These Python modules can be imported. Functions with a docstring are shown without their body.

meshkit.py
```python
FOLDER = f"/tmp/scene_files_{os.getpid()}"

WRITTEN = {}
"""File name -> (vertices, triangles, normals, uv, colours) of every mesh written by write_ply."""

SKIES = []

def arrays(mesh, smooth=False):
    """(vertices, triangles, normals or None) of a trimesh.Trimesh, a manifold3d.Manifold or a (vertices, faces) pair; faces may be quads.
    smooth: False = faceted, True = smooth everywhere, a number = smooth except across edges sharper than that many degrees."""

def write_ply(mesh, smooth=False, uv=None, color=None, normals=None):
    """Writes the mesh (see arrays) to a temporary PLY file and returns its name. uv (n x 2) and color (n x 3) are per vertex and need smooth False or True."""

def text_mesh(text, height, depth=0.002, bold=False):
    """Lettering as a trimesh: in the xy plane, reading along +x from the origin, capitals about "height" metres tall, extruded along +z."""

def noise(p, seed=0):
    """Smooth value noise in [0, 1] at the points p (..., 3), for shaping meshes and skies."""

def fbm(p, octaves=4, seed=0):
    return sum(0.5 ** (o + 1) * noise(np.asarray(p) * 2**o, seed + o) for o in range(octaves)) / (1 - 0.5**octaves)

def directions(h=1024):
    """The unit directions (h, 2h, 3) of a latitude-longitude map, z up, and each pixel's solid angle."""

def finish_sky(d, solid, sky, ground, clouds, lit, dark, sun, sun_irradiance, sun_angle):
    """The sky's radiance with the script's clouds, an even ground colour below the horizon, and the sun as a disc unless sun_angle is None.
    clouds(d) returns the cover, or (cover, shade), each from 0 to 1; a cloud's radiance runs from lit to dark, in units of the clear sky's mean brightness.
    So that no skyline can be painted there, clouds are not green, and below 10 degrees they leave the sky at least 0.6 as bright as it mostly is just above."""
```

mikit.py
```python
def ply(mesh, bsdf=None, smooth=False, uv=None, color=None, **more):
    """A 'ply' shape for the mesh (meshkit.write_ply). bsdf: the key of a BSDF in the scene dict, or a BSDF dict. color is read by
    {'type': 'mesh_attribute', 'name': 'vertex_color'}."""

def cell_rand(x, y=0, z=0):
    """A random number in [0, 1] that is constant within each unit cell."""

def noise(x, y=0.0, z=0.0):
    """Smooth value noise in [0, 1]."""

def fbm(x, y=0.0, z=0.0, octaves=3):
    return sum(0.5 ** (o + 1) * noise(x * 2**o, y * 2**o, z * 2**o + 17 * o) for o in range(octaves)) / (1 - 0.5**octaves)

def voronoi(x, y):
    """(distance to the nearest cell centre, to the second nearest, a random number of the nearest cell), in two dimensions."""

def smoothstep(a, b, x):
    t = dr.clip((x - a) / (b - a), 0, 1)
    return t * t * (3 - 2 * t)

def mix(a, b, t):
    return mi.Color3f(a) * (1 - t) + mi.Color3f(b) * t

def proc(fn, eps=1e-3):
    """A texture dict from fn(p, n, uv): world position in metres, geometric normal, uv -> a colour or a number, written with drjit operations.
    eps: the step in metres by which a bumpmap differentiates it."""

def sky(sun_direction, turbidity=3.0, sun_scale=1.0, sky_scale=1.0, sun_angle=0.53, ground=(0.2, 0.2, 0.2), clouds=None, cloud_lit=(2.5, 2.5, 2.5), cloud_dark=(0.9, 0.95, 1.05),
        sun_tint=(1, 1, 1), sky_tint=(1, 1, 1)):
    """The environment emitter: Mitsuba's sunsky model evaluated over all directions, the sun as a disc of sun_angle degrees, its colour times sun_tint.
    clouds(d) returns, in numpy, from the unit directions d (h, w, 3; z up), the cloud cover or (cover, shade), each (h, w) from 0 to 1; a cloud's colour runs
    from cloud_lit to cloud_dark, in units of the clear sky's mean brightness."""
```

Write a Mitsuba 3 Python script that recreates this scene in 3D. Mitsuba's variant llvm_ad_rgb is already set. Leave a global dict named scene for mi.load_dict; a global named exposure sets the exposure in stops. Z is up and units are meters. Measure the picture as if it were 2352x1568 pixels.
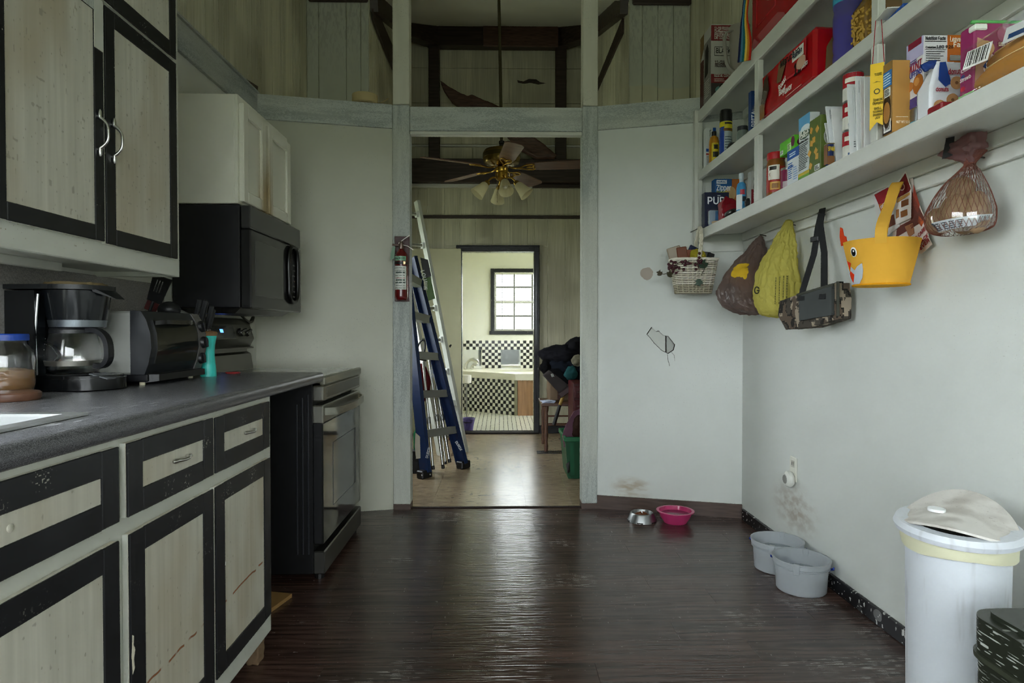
import math, random
import numpy as np, trimesh, manifold3d, mitsuba as mi, mikit, meshkit, drjit as dr
from shapely.geometry import Polygon, box as sbox, LineString, Point
from shapely import affinity
from mikit import fbm, noise, cell_rand, smoothstep, mix, voronoi
rng = random.Random(7)
T = mi.ScalarTransform4f
# ---- camera, sky, exposure -------------------------------------------------------------------------------------
CAM = np.array([0.0, 0.0, 1.13]); FOCAL = 1450.0
YAW, PITCH = math.atan(27 / FOCAL), math.atan(24 / FOCAL)
FWD = np.array([math.sin(YAW) * math.cos(PITCH), math.cos(YAW) * math.cos(PITCH), -math.sin(PITCH)])
RIGHT = np.array([math.cos(YAW), -math.sin(YAW), 0.0]); UP = np.cross(RIGHT, FWD)
scene, labels = {}, {}
scene['camera'] = {'type': 'perspective', 'fov': math.degrees(2 * math.atan(1176 / FOCAL)), 'fov_axis': 'x', 'near_clip': 0.05,
                   'to_world': T().look_at(origin=CAM.tolist(), target=(CAM + FWD).tolist(), up=[0, 0, 1])}
def overcast(d):
    n = meshkit.fbm(d * np.array([2.2, 2.2, 5.0]), 4, 3)
    return 0.86 + 0.14 * n, 0.25 * n
scene['sky'] = mikit.sky((0.3, -0.5, 0.8), turbidity=4.0, sun_scale=0.0, sky_scale=1.0, clouds=overcast, cloud_lit=(2.2, 2.34, 2.38), cloud_dark=(1.45, 1.56, 1.64), ground=(0.25, 0.27, 0.2))
exposure = 5.62
# ---- helpers ---------------------------------------------------------------------------------------------------
def lin(c):
    if isinstance(c, str):
        c = [int(c[i:i + 2], 16) / 255 for i in (0, 2, 4)]
        return np.array([x / 12.92 if x < 0.04045 else ((x + 0.055) / 1.055) ** 2.4 for x in c])
    return np.array(c, float)
def at(px, py, X=None, Y=None, Z=None):
    d = FWD + RIGHT * (px - 1176) / FOCAL - UP * (py - 784) / FOCAL
    t = (X - CAM[0]) / d[0] if X is not None else (Y - CAM[1]) / d[1] if Y is not None else (Z - CAM[2]) / d[2]
    return CAM + d * t
def TM(v, f): return trimesh.Trimesh(np.asarray(v, float), np.asarray(f, int), process=False)
def cat(*ms): return trimesh.util.concatenate([m for m in ms if m is not None])
def mt(m, M): m = m.copy(); m.apply_transform(M); return m
def mv(m, x=0, y=0, z=0): m = m.copy(); m.apply_translation([x, y, z]); return m
def rot(m, deg, axis, point=(0, 0, 0)): m = m.copy(); m.apply_transform(trimesh.transformations.rotation_matrix(math.radians(deg), axis, point)); return m
def RT(deg=0, loc=(0, 0, 0)):
    M = trimesh.transformations.rotation_matrix(math.radians(deg), [0, 0, 1]); M[:3, 3] = loc; return M
def bx(x0, x1, y0, y1, z0, z1, b=0.0):
    x0, x1, y0, y1, z0, z1 = min(x0, x1), max(x0, x1), min(y0, y1), max(y0, y1), min(z0, z1), max(z0, z1)
    if b <= 0: return trimesh.creation.box(bounds=[[x0, y0, z0], [x1, y1, z1]])
    b = min(b, (x1 - x0) * .49, (y1 - y0) * .49, (z1 - z0) * .49); pts = []
    for x, sx in ((x0, 1), (x1, -1)):
        for y, sy in ((y0, 1), (y1, -1)):
            for z, sz in ((z0, 1), (z1, -1)):
                pts += [(x, y + sy * b, z + sz * b), (x + sx * b, y, z + sz * b), (x + sx * b, y + sy * b, z)]
    return trimesh.convex.convex_hull(np.array(pts))
def frame(o, u, v):
    u = np.array(u, float) / np.linalg.norm(u); v = np.array(v, float); v -= u * (u @ v); v /= np.linalg.norm(v)
    M = np.eye(4); M[:3, 0], M[:3, 1], M[:3, 2], M[:3, 3] = u, v, np.cross(u, v), o; return M
def ext(poly, t):                                       # extrude a shapely polygon (or list of points), front at 0, back at -t
    if not hasattr(poly, 'geom_type'): poly = Polygon(poly)
    gs = getattr(poly, 'geoms', [poly])
    return cat(*[mv(trimesh.creation.extrude_polygon(g, t, engine='earcut'), 0, 0, -t) for g in gs if g.area > 1e-9])
def slab(poly, o, u, v, t): return mt(ext(poly, t), frame(o, u, v))
def lathe(prof, n=32, cap=True):
    prof = np.array(prof, float); k = len(prof); a = np.arange(n) * 2 * np.pi / n
    v = np.stack([prof[:, None, 0] * np.cos(a), prof[:, None, 0] * np.sin(a), np.broadcast_to(prof[:, None, 1], (k, n))], -1).reshape(-1, 3); f = []
    for i in range(k - 1):
        for j in range(n):
            q = (i * n + j, i * n + (j + 1) % n, (i + 1) * n + (j + 1) % n, (i + 1) * n + j); f += [q[:3], (q[0], q[2], q[3])]
    if cap:
        for r, flip in ((0, True), (k - 1, False)):
            if prof[r, 0] > 1e-6:
                v = np.vstack([v, [[0, 0, prof[r, 1]]]]); c = len(v) - 1
                for j in range(n):
                    t = (r * n + j, r * n + (j + 1) % n, c); f.append(t[::-1] if flip else t)
    return TM(v, f)
def tube(pts, r, n=8, closed=False):
    p = np.array(pts, float); k = len(p); r = np.broadcast_to(np.array(r, float), (k,))
    t = np.gradient(p, axis=0) if not closed else np.roll(p, -1, 0) - np.roll(p, 1, 0)
    t /= np.linalg.norm(t, axis=1, keepdims=True) + 1e-12
    a = np.cross(t[0], [0, 0, 1.0] if abs(t[0][2]) < .9 else [1.0, 0, 0]); N = []
    for i in range(k):
        a = a - t[i] * (a @ t[i]); a /= np.linalg.norm(a) + 1e-12; N.append(a.copy())
    N = np.array(N); B = np.cross(t, N); g = np.arange(n) * 2 * np.pi / n
    v = (p[:, None] + r[:, None, None] * (np.cos(g)[None, :, None] * N[:, None] + np.sin(g)[None, :, None] * B[:, None])).reshape(-1, 3); f = []
    for i in range(k if closed else k - 1):
        for j in range(n):
            i2 = (i + 1) % k; q = (i * n + j, i * n + (j + 1) % n, i2 * n + (j + 1) % n, i2 * n + j); f += [q[:3], (q[0], q[2], q[3])]
    if not closed:
        v = np.vstack([v, p[:1], p[-1:]])
        for j in range(n): f += [(j, len(v) - 2, (j + 1) % n), ((k - 1) * n + j, (k - 1) * n + (j + 1) % n, len(v) - 1)]
    return TM(v, [x[::-1] for x in f])
def curve(pts, n=24):
    from scipy.interpolate import CubicSpline
    p = np.array(pts, float); s = np.r_[0, np.cumsum(np.linalg.norm(np.diff(p, axis=0), axis=1))]
    return CubicSpline(s, p)(np.linspace(0, s[-1], n))
def strip(path, w, t, side):                            # a flat strap: width w along side, thickness t
    p = np.array(path, float); side = np.array(side, float); side = np.broadcast_to(side, p.shape) / np.linalg.norm(side, axis=-1, keepdims=True)
    d = np.gradient(p, axis=0); nn = np.cross(d, side); nn /= np.linalg.norm(nn, axis=1, keepdims=True) + 1e-12
    c = [p + side * w * a / 2 + nn * t * b / 2 for a, b in ((-1, -1), (1, -1), (1, 1), (-1, 1))]; k = len(p); v = np.stack(c, 1).reshape(-1, 3); f = []
    for i in range(k - 1):
        for j in range(4): q = (i * 4 + j, i * 4 + (j + 1) % 4, (i + 1) * 4 + (j + 1) % 4, (i + 1) * 4 + j); f += [q[:3], (q[0], q[2], q[3])]
    e = (k - 1) * 4; f += [(0, 2, 1), (0, 3, 2), (e, e + 1, e + 2), (e, e + 2, e + 3)]
    m = TM(v, f); trimesh.repair.fix_normals(m); return m
def ball(c, r, s=(1, 1, 1), n=2): m = trimesh.creation.icosphere(n, 1.0); m.apply_scale(np.array(s) * r); return mv(m, *c)
def hull(pts): return trimesh.convex.convex_hull(np.array(pts))
def cyl(p0, p1, r, n=16): return tube([p0, p1], r, n)
def wobble(m, amp, freq, seed=0, sub=0):
    for _ in range(sub): m = m.subdivide()
    m = m.copy(); m.merge_vertices(); n = m.vertex_normals; m.vertices = m.vertices + n * ((meshkit.fbm(np.array(m.vertices) * freq, 3, seed) - .5) * 2 * amp)[:, None]; return m
def split(m, deg):
    return trimesh.graph.smooth_shade(m, angle=math.radians(deg), facet_minarea=None) if deg else m
COUNT = {}
def uniq(key):
    if key not in COUNT: COUNT[key] = 0; return key
    COUNT[key] += 1; return f'{key}_{COUNT[key]:03d}'
def props(key, label=None, cat=None, group=None, kind=None):
    d = {k: v for k, v in (('label', label), ('category', cat), ('group', group), ('kind', kind)) if v}
    if d: labels[key] = d
def put(key, mesh, mat, col=None, sm=30, label=None, cat=None, group=None, kind=None):
    key = uniq(key)
    if col is not None:
        m = split(mesh, sm) if sm not in (True, False, None) else mesh
        r_, g_, b_ = (int(col[i:i + 2], 16) for i in (0, 2, 4))          # the one plain colour of this mesh, packed into its uv
        scene[key] = mikit.ply(m, 'mat_' + mat, smooth=bool(sm), uv=np.tile([r_ * 256 + g_ + .5, b_ + .5], (len(m.vertices), 1)))
    else: scene[key] = mikit.ply(mesh, 'mat_' + mat, smooth=sm)
    props(key, label, cat, group, kind); return key
def thing(name, label, cat, group=None): key = uniq(name); props(key, label, cat, group); return key
def part(parent, name, mesh, mat, col=None, sm=30, label=None, kind=None): return put(f'{parent}__{name}', mesh, mat, col, sm, label, None, None, kind)
def struct(name, mesh, mat, col=None, sm=False): return put(name, mesh, mat, col, sm, kind='structure')
def text(parent, name, s, h, o, u, v, col, mat='matte', width=None, depth=.0006, bold=True, center=False):
    m = meshkit.text_mesh(s, h, depth, bold); w = m.extents[0]
    if width: m.apply_scale([width / w, 1, 1]); w = width
    m.apply_translation([-m.bounds[0][0] - (w / 2 if center else 0), 0, 0]); return part(parent, name, mt(m, frame(o, u, v)), mat, col, False)
# ---- materials -------------------------------------------------------------------------------------------------
def f_plain(p, n, uv):                                   # one plain colour per mesh, as packed by put()
    k = dr.floor(uv.x); r = dr.floor(k / 256); c = mi.Color3f(r, k - 256 * r, dr.floor(uv.y)) / 255
    return dr.select(c < .04045, c / 12.92, dr.power((c + .055) / 1.055, 2.4))
VC = mikit.proc(f_plain)
def pr(base, rough=.5, **k): return {'type': 'twosided', 'm': {'type': 'principled', 'base_color': base, 'roughness': rough, **k}}
def px_(fn, eps=1e-3): return mikit.proc(fn, eps)
scene['mat_matte'] = pr(VC, .7, specular=.25); scene['mat_satin'] = pr(VC, .42, specular=.45); scene['mat_gloss'] = pr(VC, .16, specular=.5)
scene['mat_fabric'] = pr(VC, .9, specular=.1); scene['mat_metal'] = pr(VC, .22, metallic=1.0); scene['mat_brushed'] = pr(VC, .36, metallic=1.0)
scene['mat_film'] = {'type': 'principledthin', 'base_color': VC, 'roughness': .25, 'diff_trans': .7, 'spec_trans': .05, 'eta': 1.4}
scene['mat_clear'] = {'type': 'principledthin', 'base_color': {'type': 'rgb', 'value': [.93, .94, .94]}, 'roughness': .12, 'diff_trans': .2, 'spec_trans': .8, 'eta': 1.4}
scene['mat_film_soft'] = {'type': 'principledthin', 'base_color': VC, 'roughness': .2, 'diff_trans': .7, 'spec_trans': .55, 'eta': 1.35}
scene['mat_bucket'] = {'type': 'principledthin', 'base_color': {'type': 'rgb', 'value': [.66, .69, .71]}, 'roughness': .25, 'diff_trans': .7, 'spec_trans': .42, 'eta': 1.4}
scene['mat_potato'] = pr(px_(lambda p, n, uv: mix((.17, .10, .05), (.30, .19, .10), fbm(p.x * 40, p.y * 40, p.z * 40))), .7)
scene['mat_pane'] = {'type': 'thindielectric', 'int_ior': 1.5}
scene['mat_glass'] = {'type': 'dielectric', 'int_ior': 1.5}
scene['mat_smoked'] = pr({'type': 'rgb', 'value': [.012, .013, .012]}, .06, specular=.6)
scene['mat_mirror'] = pr({'type': 'rgb', 'value': [.86, .88, .9]}, .04, metallic=1.0)
def dirt(p, f=1.0): return smoothstep(.82, .92, noise(p.x * 260 * f, p.y * 260 * f, p.z * 260 * f)) * smoothstep(.5, .75, fbm(p.x * 5, p.y * 5, p.z * 5, 2))
def f_wall(p, n, uv):
    f = fbm(p.x * 1.7, p.y * 1.7, p.z * 1.7, 2); q = fbm(p.x * 22 + p.y * 22, p.y * 13, p.z * 34, 4)
    c = mix((.50, .52, .485), (.585, .605, .57), f)
    c = mix(c, (.25, .24, .2), smoothstep(.86, .93, noise(p.x * 210, p.y * 210, p.z * 210)) * smoothstep(.42, .62, f) * .45)
    def spot(x, y, z, rx, ry, rz):
        d = dr.sqrt(dr.square((p.x - x) / rx) + dr.square((p.y - y) / ry) + dr.square((p.z - z) / rz)); return smoothstep(1, .1, d) * (.25 + .75 * smoothstep(.3, .7, q))
    c = mix(c, (.3, .22, .12), spot(.83, 3.95, .14, .16, .5, .1) * .8)
    return mix(c, (.28, .23, .17), spot(1.46, 3.1, .25, .5, .32, .17) * .75)
scene['mat_wall'] = pr(px_(f_wall), .55, specular=.35)
scene['mat_wall_warm'] = pr(px_(lambda p, n, uv: mix((.40, .40, .325), (.47, .47, .39), noise(p.x * 2.5, p.y * 2.5, p.z * 2.5)) * (1 - .45 * dirt(p))), .55, specular=.35)
def f_wall_dim(p, n, uv):
    return mix((.40, .40, .36), (.52, .52, .46), fbm(p.x * 2, p.y * 2, p.z * 2)) * (1 - .5 * dirt(p))
scene['mat_old_wall'] = pr(px_(f_wall_dim), .6, specular=.3)
def f_splash(p, n, uv): return mix((.10, .095, .088), (.27, .255, .235), noise(p.x * 520, p.y * 520, p.z * 520))
scene['mat_backsplash'] = pr(px_(f_splash), .5)
def brush(a, b):
    g = .55 * fbm(a * 420, b * 160) + .45 * fbm(a * 45, b * 5)
    return mix(mix((.27, .295, .275), (.40, .425, .395), smoothstep(.38, .6, g)), (.46, .465, .40), smoothstep(.4, .7, fbm(a * 3 + 5, b * 1.4 + 2)) * .7)
scene['mat_brush_across'] = pr(px_(lambda p, n, uv: brush(p.z, p.x)), .6, specular=.3)
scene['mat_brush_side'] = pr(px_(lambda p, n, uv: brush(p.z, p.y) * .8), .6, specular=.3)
scene['mat_groove'] = pr(px_(lambda p, n, uv: mix((.42, .41, .30), (.52, .51, .39), fbm(p.x * 30, p.y * 30, p.z * 2))), .6)
scene['mat_brush_up'] = pr(px_(lambda p, n, uv: brush(p.x + p.y, p.z)), .6, specular=.3)
def f_cream_post(p, n, uv): return mix((.43, .42, .33), (.52, .51, .42), fbm(p.x * 30, p.y * 30, p.z * 3)) * (1 - .5 * dirt(p))
scene['mat_cream_post'] = pr(px_(f_cream_post), .6)
def f_board(p, n, uv):
    k = cell_rand((p.x + 9) / .11, (p.y + 9) / .13, 2); c = mix((.41, .39, .275), (.51, .485, .355), noise((p.x + p.y) * 110, p.z * 5)) * (.88 + .24 * k)
    return mix(c, (.22, .2, .13), smoothstep(.45, .8, fbm((p.x + p.y) * 2.5, p.z * 2.2, 0, 2)) * .5)
scene['mat_board'] = pr(px_(f_board), .5, specular=.4)
def f_patch(p, n, uv):                                # boards half painted: cream below, rubbed primer above
    e = 2.78 + .05 * noise((p.x + p.y) * 9, 1) + .2 * smoothstep(0, .2, p.x); up = smoothstep(e, e + .012, p.z)
    pm = mix((.37, .38, .31), (.30, .305, .255), smoothstep(.42, .7, fbm(p.x * 90, p.z * 30)) * smoothstep(2.9, 3.6, p.z))
    return mix(mix((.43, .42, .31), (.38, .36, .26), fbm(p.x * 20, p.z * 3)), pm, up)
scene['mat_patch'] = pr(px_(f_patch), .6)
def f_dark(p, n, uv): return mix((.010, .007, .006), (.045, .026, .018), fbm(p.x * 6 + p.y * 9, p.y * 40, p.z * 55))
scene['mat_dark_wood'] = pr(px_(f_dark), .45)
def f_drift(p, n, uv): return mix((.025, .012, .009), (.11, .055, .035), fbm(p.x * 14 + p.z * 8, p.y * 30, p.z * 60))
scene['mat_drift'] = pr(px_(f_drift), .55)
def f_black(p, n, uv):
    chips = smoothstep(.80, .84, noise(p.y * 260, p.z * 260, p.x * 60)) * smoothstep(.58, .75, fbm(p.y * 12, p.z * 12, p.x * 12))
    return mix(mix((.004, .0045, .0055), (.011, .012, .014), fbm(p.y * 9, p.z * 9, p.x * 9)), (.42, .4, .34), chips * .7)
scene['mat_black_paint'] = pr(px_(f_black), .34, specular=.4)
def f_cream(p, n, uv):
    c = mix((.40, .385, .315), (.52, .50, .42), fbm(p.y * 80 + p.x * 40, p.z * 3, 4)); c = mix(c, (.33, .27, .17), smoothstep(.42, .75, fbm(p.y * 6 + 3, p.z * 2.5, p.x)) * .65)
    c = mix(c, (.2, .18, .14), smoothstep(.82, .9, noise(p.y * 150, p.z * 85, p.x * 20)) * .5)
    line = smoothstep(.004, .0018, dr.abs(p.z - .352 - .006 * noise(p.y * 40, 2) - .03 * (p.y - 1.7))) * smoothstep(1.3, 1.36, p.y) * smoothstep(.15, .3, noise(p.y * 45, 9))
    return mix(c, (.23, .09, .04), line)
scene['mat_cream_paint'] = pr(px_(f_cream), .45, specular=.4)
def f_frame(p, n, uv): return mix(mix((.43, .44, .39), (.52, .52, .45), fbm(p.y * 4, p.z * 7, p.x)), (.22, .17, .1), dirt(p, .6) * .9)
scene['mat_frame_paint'] = pr(px_(f_frame), .4, specular=.45)
scene['mat_frame_white'] = pr(px_(lambda p, n, uv: mix(mix((.50, .51, .47), (.60, .61, .575), fbm(p.x * 6, p.y * 3, p.z * 8)), (.3, .28, .22), dirt(p) * .5)), .45, specular=.4)
def f_whitecab(p, n, uv):
    st = dr.minimum(1.7 * smoothstep(.13, .0, dr.abs(p.y - 3.15)) * smoothstep(2.2, 1.72, p.z) * fbm(p.y * 50, p.z * 4), .9)
    return mix((.56, .55, .46), (.30, .22, .10), st * 1.1)
scene['mat_white_cabinet'] = pr(px_(f_whitecab), .4, specular=.45)
def f_counter(p, n, uv):
    c = mix((.040, .040, .043), (.13, .13, .137), smoothstep(.2, .85, noise(p.x * 800, p.y * 800, p.z * 800)))
    s = smoothstep(.68, .78, noise(p.x * 190, p.y * 22, 2)) * smoothstep(.48, .68, fbm(p.x * 9, p.y * 5)) * smoothstep(1.85, 1.3, p.y) * smoothstep(.944, .949, p.z)
    return mix(c, (.36, .36, .38), s * .6)
scene['mat_counter'] = pr(px_(f_counter), .3, specular=.5)
ROW, PLEN = .152, .915
def f_floor(p, n, uv):
    r = dr.floor(p.y / ROW); cc = dr.floor((p.x + 3 + .37 * (r - 3 * dr.floor(r / 3)) * PLEN) / PLEN); k = cell_rand(r, cc, 5)
    g = fbm(p.x * 5 + k * 40, p.y * 95, k * 9, 4); ring = dr.abs(dr.sin((p.y * 90 + 5 * fbm(p.x * 3 + k * 30, p.y * 12))))
    c = mix((.008, .0045, .0036), (.092, .052, .041), smoothstep(.12, .92, .62 * g + .25 * ring * noise(p.x * 4, p.y * 20, k) + .13 * noise(p.x * 30, p.y * 420) + .08 * k))
    sc = smoothstep(.74, .80, noise(p.x * 26, p.y * 420)) * smoothstep(.64, .76, fbm(p.x * 3.1, p.y * 4.5)) + smoothstep(.965, .975, noise(p.x * 110, p.y * 110, 4))
    return mix(c, (.33, .31, .29), dr.minimum(sc, 1) * .7)
scene['mat_floor_wood'] = {'type': 'twosided', 'b': {'type': 'bumpmap', 't': px_(lambda p, n, uv: fbm(p.x * 9, p.y * 160, 1, 2), 8e-4), 'scale': .0011,
                       'm': {'type': 'principled', 'base_color': px_(f_floor), 'roughness': .21, 'specular': .62}}}
def f_vinyl(p, n, uv):
    c = mix((.15, .105, .06), (.33, .26, .17), fbm(p.x * 22, p.y * 60, 3, 4)); sc = smoothstep(.74, .8, noise(p.x * 40, p.y * 40)) * smoothstep(.5, .7, fbm(p.x * 4, p.y * 4))
    return mix(c, (.04, .035, .03), sc * .8)
scene['mat_vinyl'] = pr(px_(f_vinyl), .24, specular=.65)
scene['mat_bath_wall'] = pr(px_(lambda p, n, uv: mix((.66, .65, .54), (.72, .71, .60), noise(p.x * 3, p.z * 3))), .6)
def f_oak(p, n, uv): return mix((.20, .095, .035), (.38, .21, .10), fbm(p.x * 60 + p.y * 60, p.z * 4, 2))
scene['mat_oak'] = pr(px_(f_oak), .45)
scene['mat_walnut'] = pr(px_(lambda p, n, uv: mix((.05, .022, .014), (.14, .068, .040), fbm(p.x * 8, p.y * 40, p.z * 60))), .35)
def f_vbase(p, n, uv):
    chip = smoothstep(.62, .66, noise(p.y * 16, p.z * 25)) * smoothstep(1.4, 2.1, 4.0 - p.y) + smoothstep(.86, .88, noise(p.y * 110, p.z * 110))
    return mix((.008, .008, .009), (.5, .5, .48), dr.minimum(chip, 1) * .9)
scene['mat_black_base'] = pr(px_(f_vbase), .35)
scene['mat_brown_base'] = pr(px_(lambda p, n, uv: mix((.035, .018, .012), (.075, .042, .028), fbm(p.x * 9, p.z * 80))), .45)
def f_camo(p, n, uv):
    q = 1 / .007; a = fbm(dr.floor(p.y * q) * .2, dr.floor(p.z * q) * .16, dr.floor(p.x * q) * .18); b = fbm(dr.floor(p.y * q) * .24 + 40, dr.floor(p.z * q) * .17, dr.floor(p.x * q) * .2 + 9)
    c = mix((.06, .052, .042), (.022, .02, .018), smoothstep(.49, .5, a)); c = mix(c, (.30, .25, .19), smoothstep(.56, .565, b)); return mix(c, (.10, .075, .055), smoothstep(.60, .605, a))
scene['mat_camo'] = pr(px_(f_camo), .85, specular=.15)
def f_olive(p, n, uv):
    sc = smoothstep(.66, .72, noise(p.x * 50 + p.z * 60, p.y * 50 + p.z * 60, p.z * 330)) * smoothstep(.45, .62, fbm(p.x * 9, p.y * 9, p.z * 14)); return mix((.014, .017, .011), (.36, .38, .34), sc * .9)
scene['mat_olive_metal'] = pr(px_(f_olive), .35, specular=.5)
scene['mat_trash_plastic'] = pr(px_(lambda p, n, uv: mix((.52, .55, .58), (.30, .30, .29), smoothstep(.55, .8, fbm(p.x * 60, p.y * 60, p.z * 7)) * .35)), .38)
scene['mat_lid_plastic'] = pr(px_(lambda p, n, uv: mix((.55, .53, .49), (.26, .23, .19), smoothstep(.35, .8, fbm(p.x * 16, p.y * 16, p.z * 9, 4)) * .6 + dirt(p) * .5)), .4)
# ---- the setting: kitchen, hall, bathroom ---------------------------------------------------------------------
XL, XR, YP, YB = -1.47, 1.46, 4.0, -1.7
def wallF(key, poly, Y, t, mat, **k): return struct(key, slab(poly, (0, Y, 0), (1, 0, 0), (0, 0, 1), t), mat, **k)      # faces the camera (-y)
# floors
fl = struct('floor', bx(XL - .1, XR + .1, YB - .1, 4.03, -.06, -.004), 'floor_wood')
for r in range(int(1.2 / ROW), 27):
    sh = .37 * (r % 3) * PLEN
    for c in range(0, 6):
        x0 = c * PLEN - 3 - sh; x1 = x0 + PLEN; y0, y1 = r * ROW, (r + 1) * ROW
        x0, x1, y1 = max(x0, XL), min(x1, XR), min(y1, 4.02)
        if x1 - x0 > .03 and y1 - y0 > .02: part(fl, 'plank', bx(x0 + .0003, x1 - .0003, y0 + .0003, y1 - .0003, -.004, 0, .0004), 'floor_wood', None, False)
fh = struct('floor_hall', bx(-1.4, 1.4, 4.03, 6.97, -.06, -.003), 'vinyl')
xs = [-1.36 + .305 * i for i in range(10)]; ys = [4.03, 4.32, 5.02, 5.7, 6.38, 6.96]
for i in range(9):
    for j in range(5): part(fh, 'floor_tile', bx(xs[i] + .001, xs[i + 1] - .001, ys[j] + .001, ys[j + 1] - .001, -.003, 0), 'vinyl', None, False)
struct('trim_1', bx(-.575, .53, 4.015, 4.04, 0, .006, .002), 'matte', '2a211d')          # threshold strip
struct('trim_2', bx(-.46, .42, 6.9, 7.06, 0, .018, .004), 'matte', '1d1715')             # bathroom sill
# kitchen side walls
def holed(poly, *holes): p = Polygon(poly); return p.difference(__import__('shapely').union_all([sbox(*h) for h in holes])) if holes else p
def rect(a, b, c, d): return [(a, c), (b, c), (b, d), (a, d)]
WIN = (-.75, 1.38, 1.10, 2.3)                                                            # window over the sink: y0 y1 z0 z1
struct('wall_left', slab(holed(rect(YB, 4.86, 0, 2.41), (WIN[0], WIN[2], WIN[1], WIN[3])), (XL, 0, 0), (0, 1, 0), (0, 0, 1), .1), 'old_wall')
wl = struct('wall_left_upper', slab(rect(YB, 5.0, 2.41, 3.7), (XL - .003, 0, 0), (0, 1, 0), (0, 0, 1), .1), 'groove')
y = 1.9
while y < 4.84:
    w = rng.choice([.06, .09, .12, .16, .19]); y1 = min(y + w, 4.86)
    part(wl, 'board', bx(XL - .003, XL, y + .004, y1 - .004, 2.54, 3.66, .001), 'board', None, False); y = y1
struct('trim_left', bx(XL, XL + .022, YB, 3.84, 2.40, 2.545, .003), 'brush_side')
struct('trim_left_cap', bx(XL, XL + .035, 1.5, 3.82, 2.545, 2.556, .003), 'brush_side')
struct('trim_left_gap', hull([(XL + .002, y, z) for y, z in ((3.62, 2.575), (3.80, 2.557), (3.82, 2.60), (3.70, 2.557))] + [(XL + .03, y, z) for y, z in ((3.70, 2.557), (3.80, 2.557), (3.81, 2.585))]), 'dark_wood')
struct('wall_right', slab(rect(-3.95, -YB, 0, 2.52), (XR, 0, 0), (0, -1, 0), (0, 0, 1), .1), 'wall')
wr = struct('wall_right_upper', slab(rect(-5.0, -YB, 2.52, 3.7), (XR + .003, 0, 0), (0, -1, 0), (0, 0, 1), .1), 'groove')
y = 1.5
while y < 4.84:
    w = rng.choice([.09, .12, .16, .19]); y1 = min(y + w, 4.86)
    part(wr, 'board', bx(XR, XR + .003, y + .004, y1 - .004, 2.52, 3.66, .001), 'board', None, False); y = y1
bwin = (-1.3, 1.3, .9, 2.3)
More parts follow.
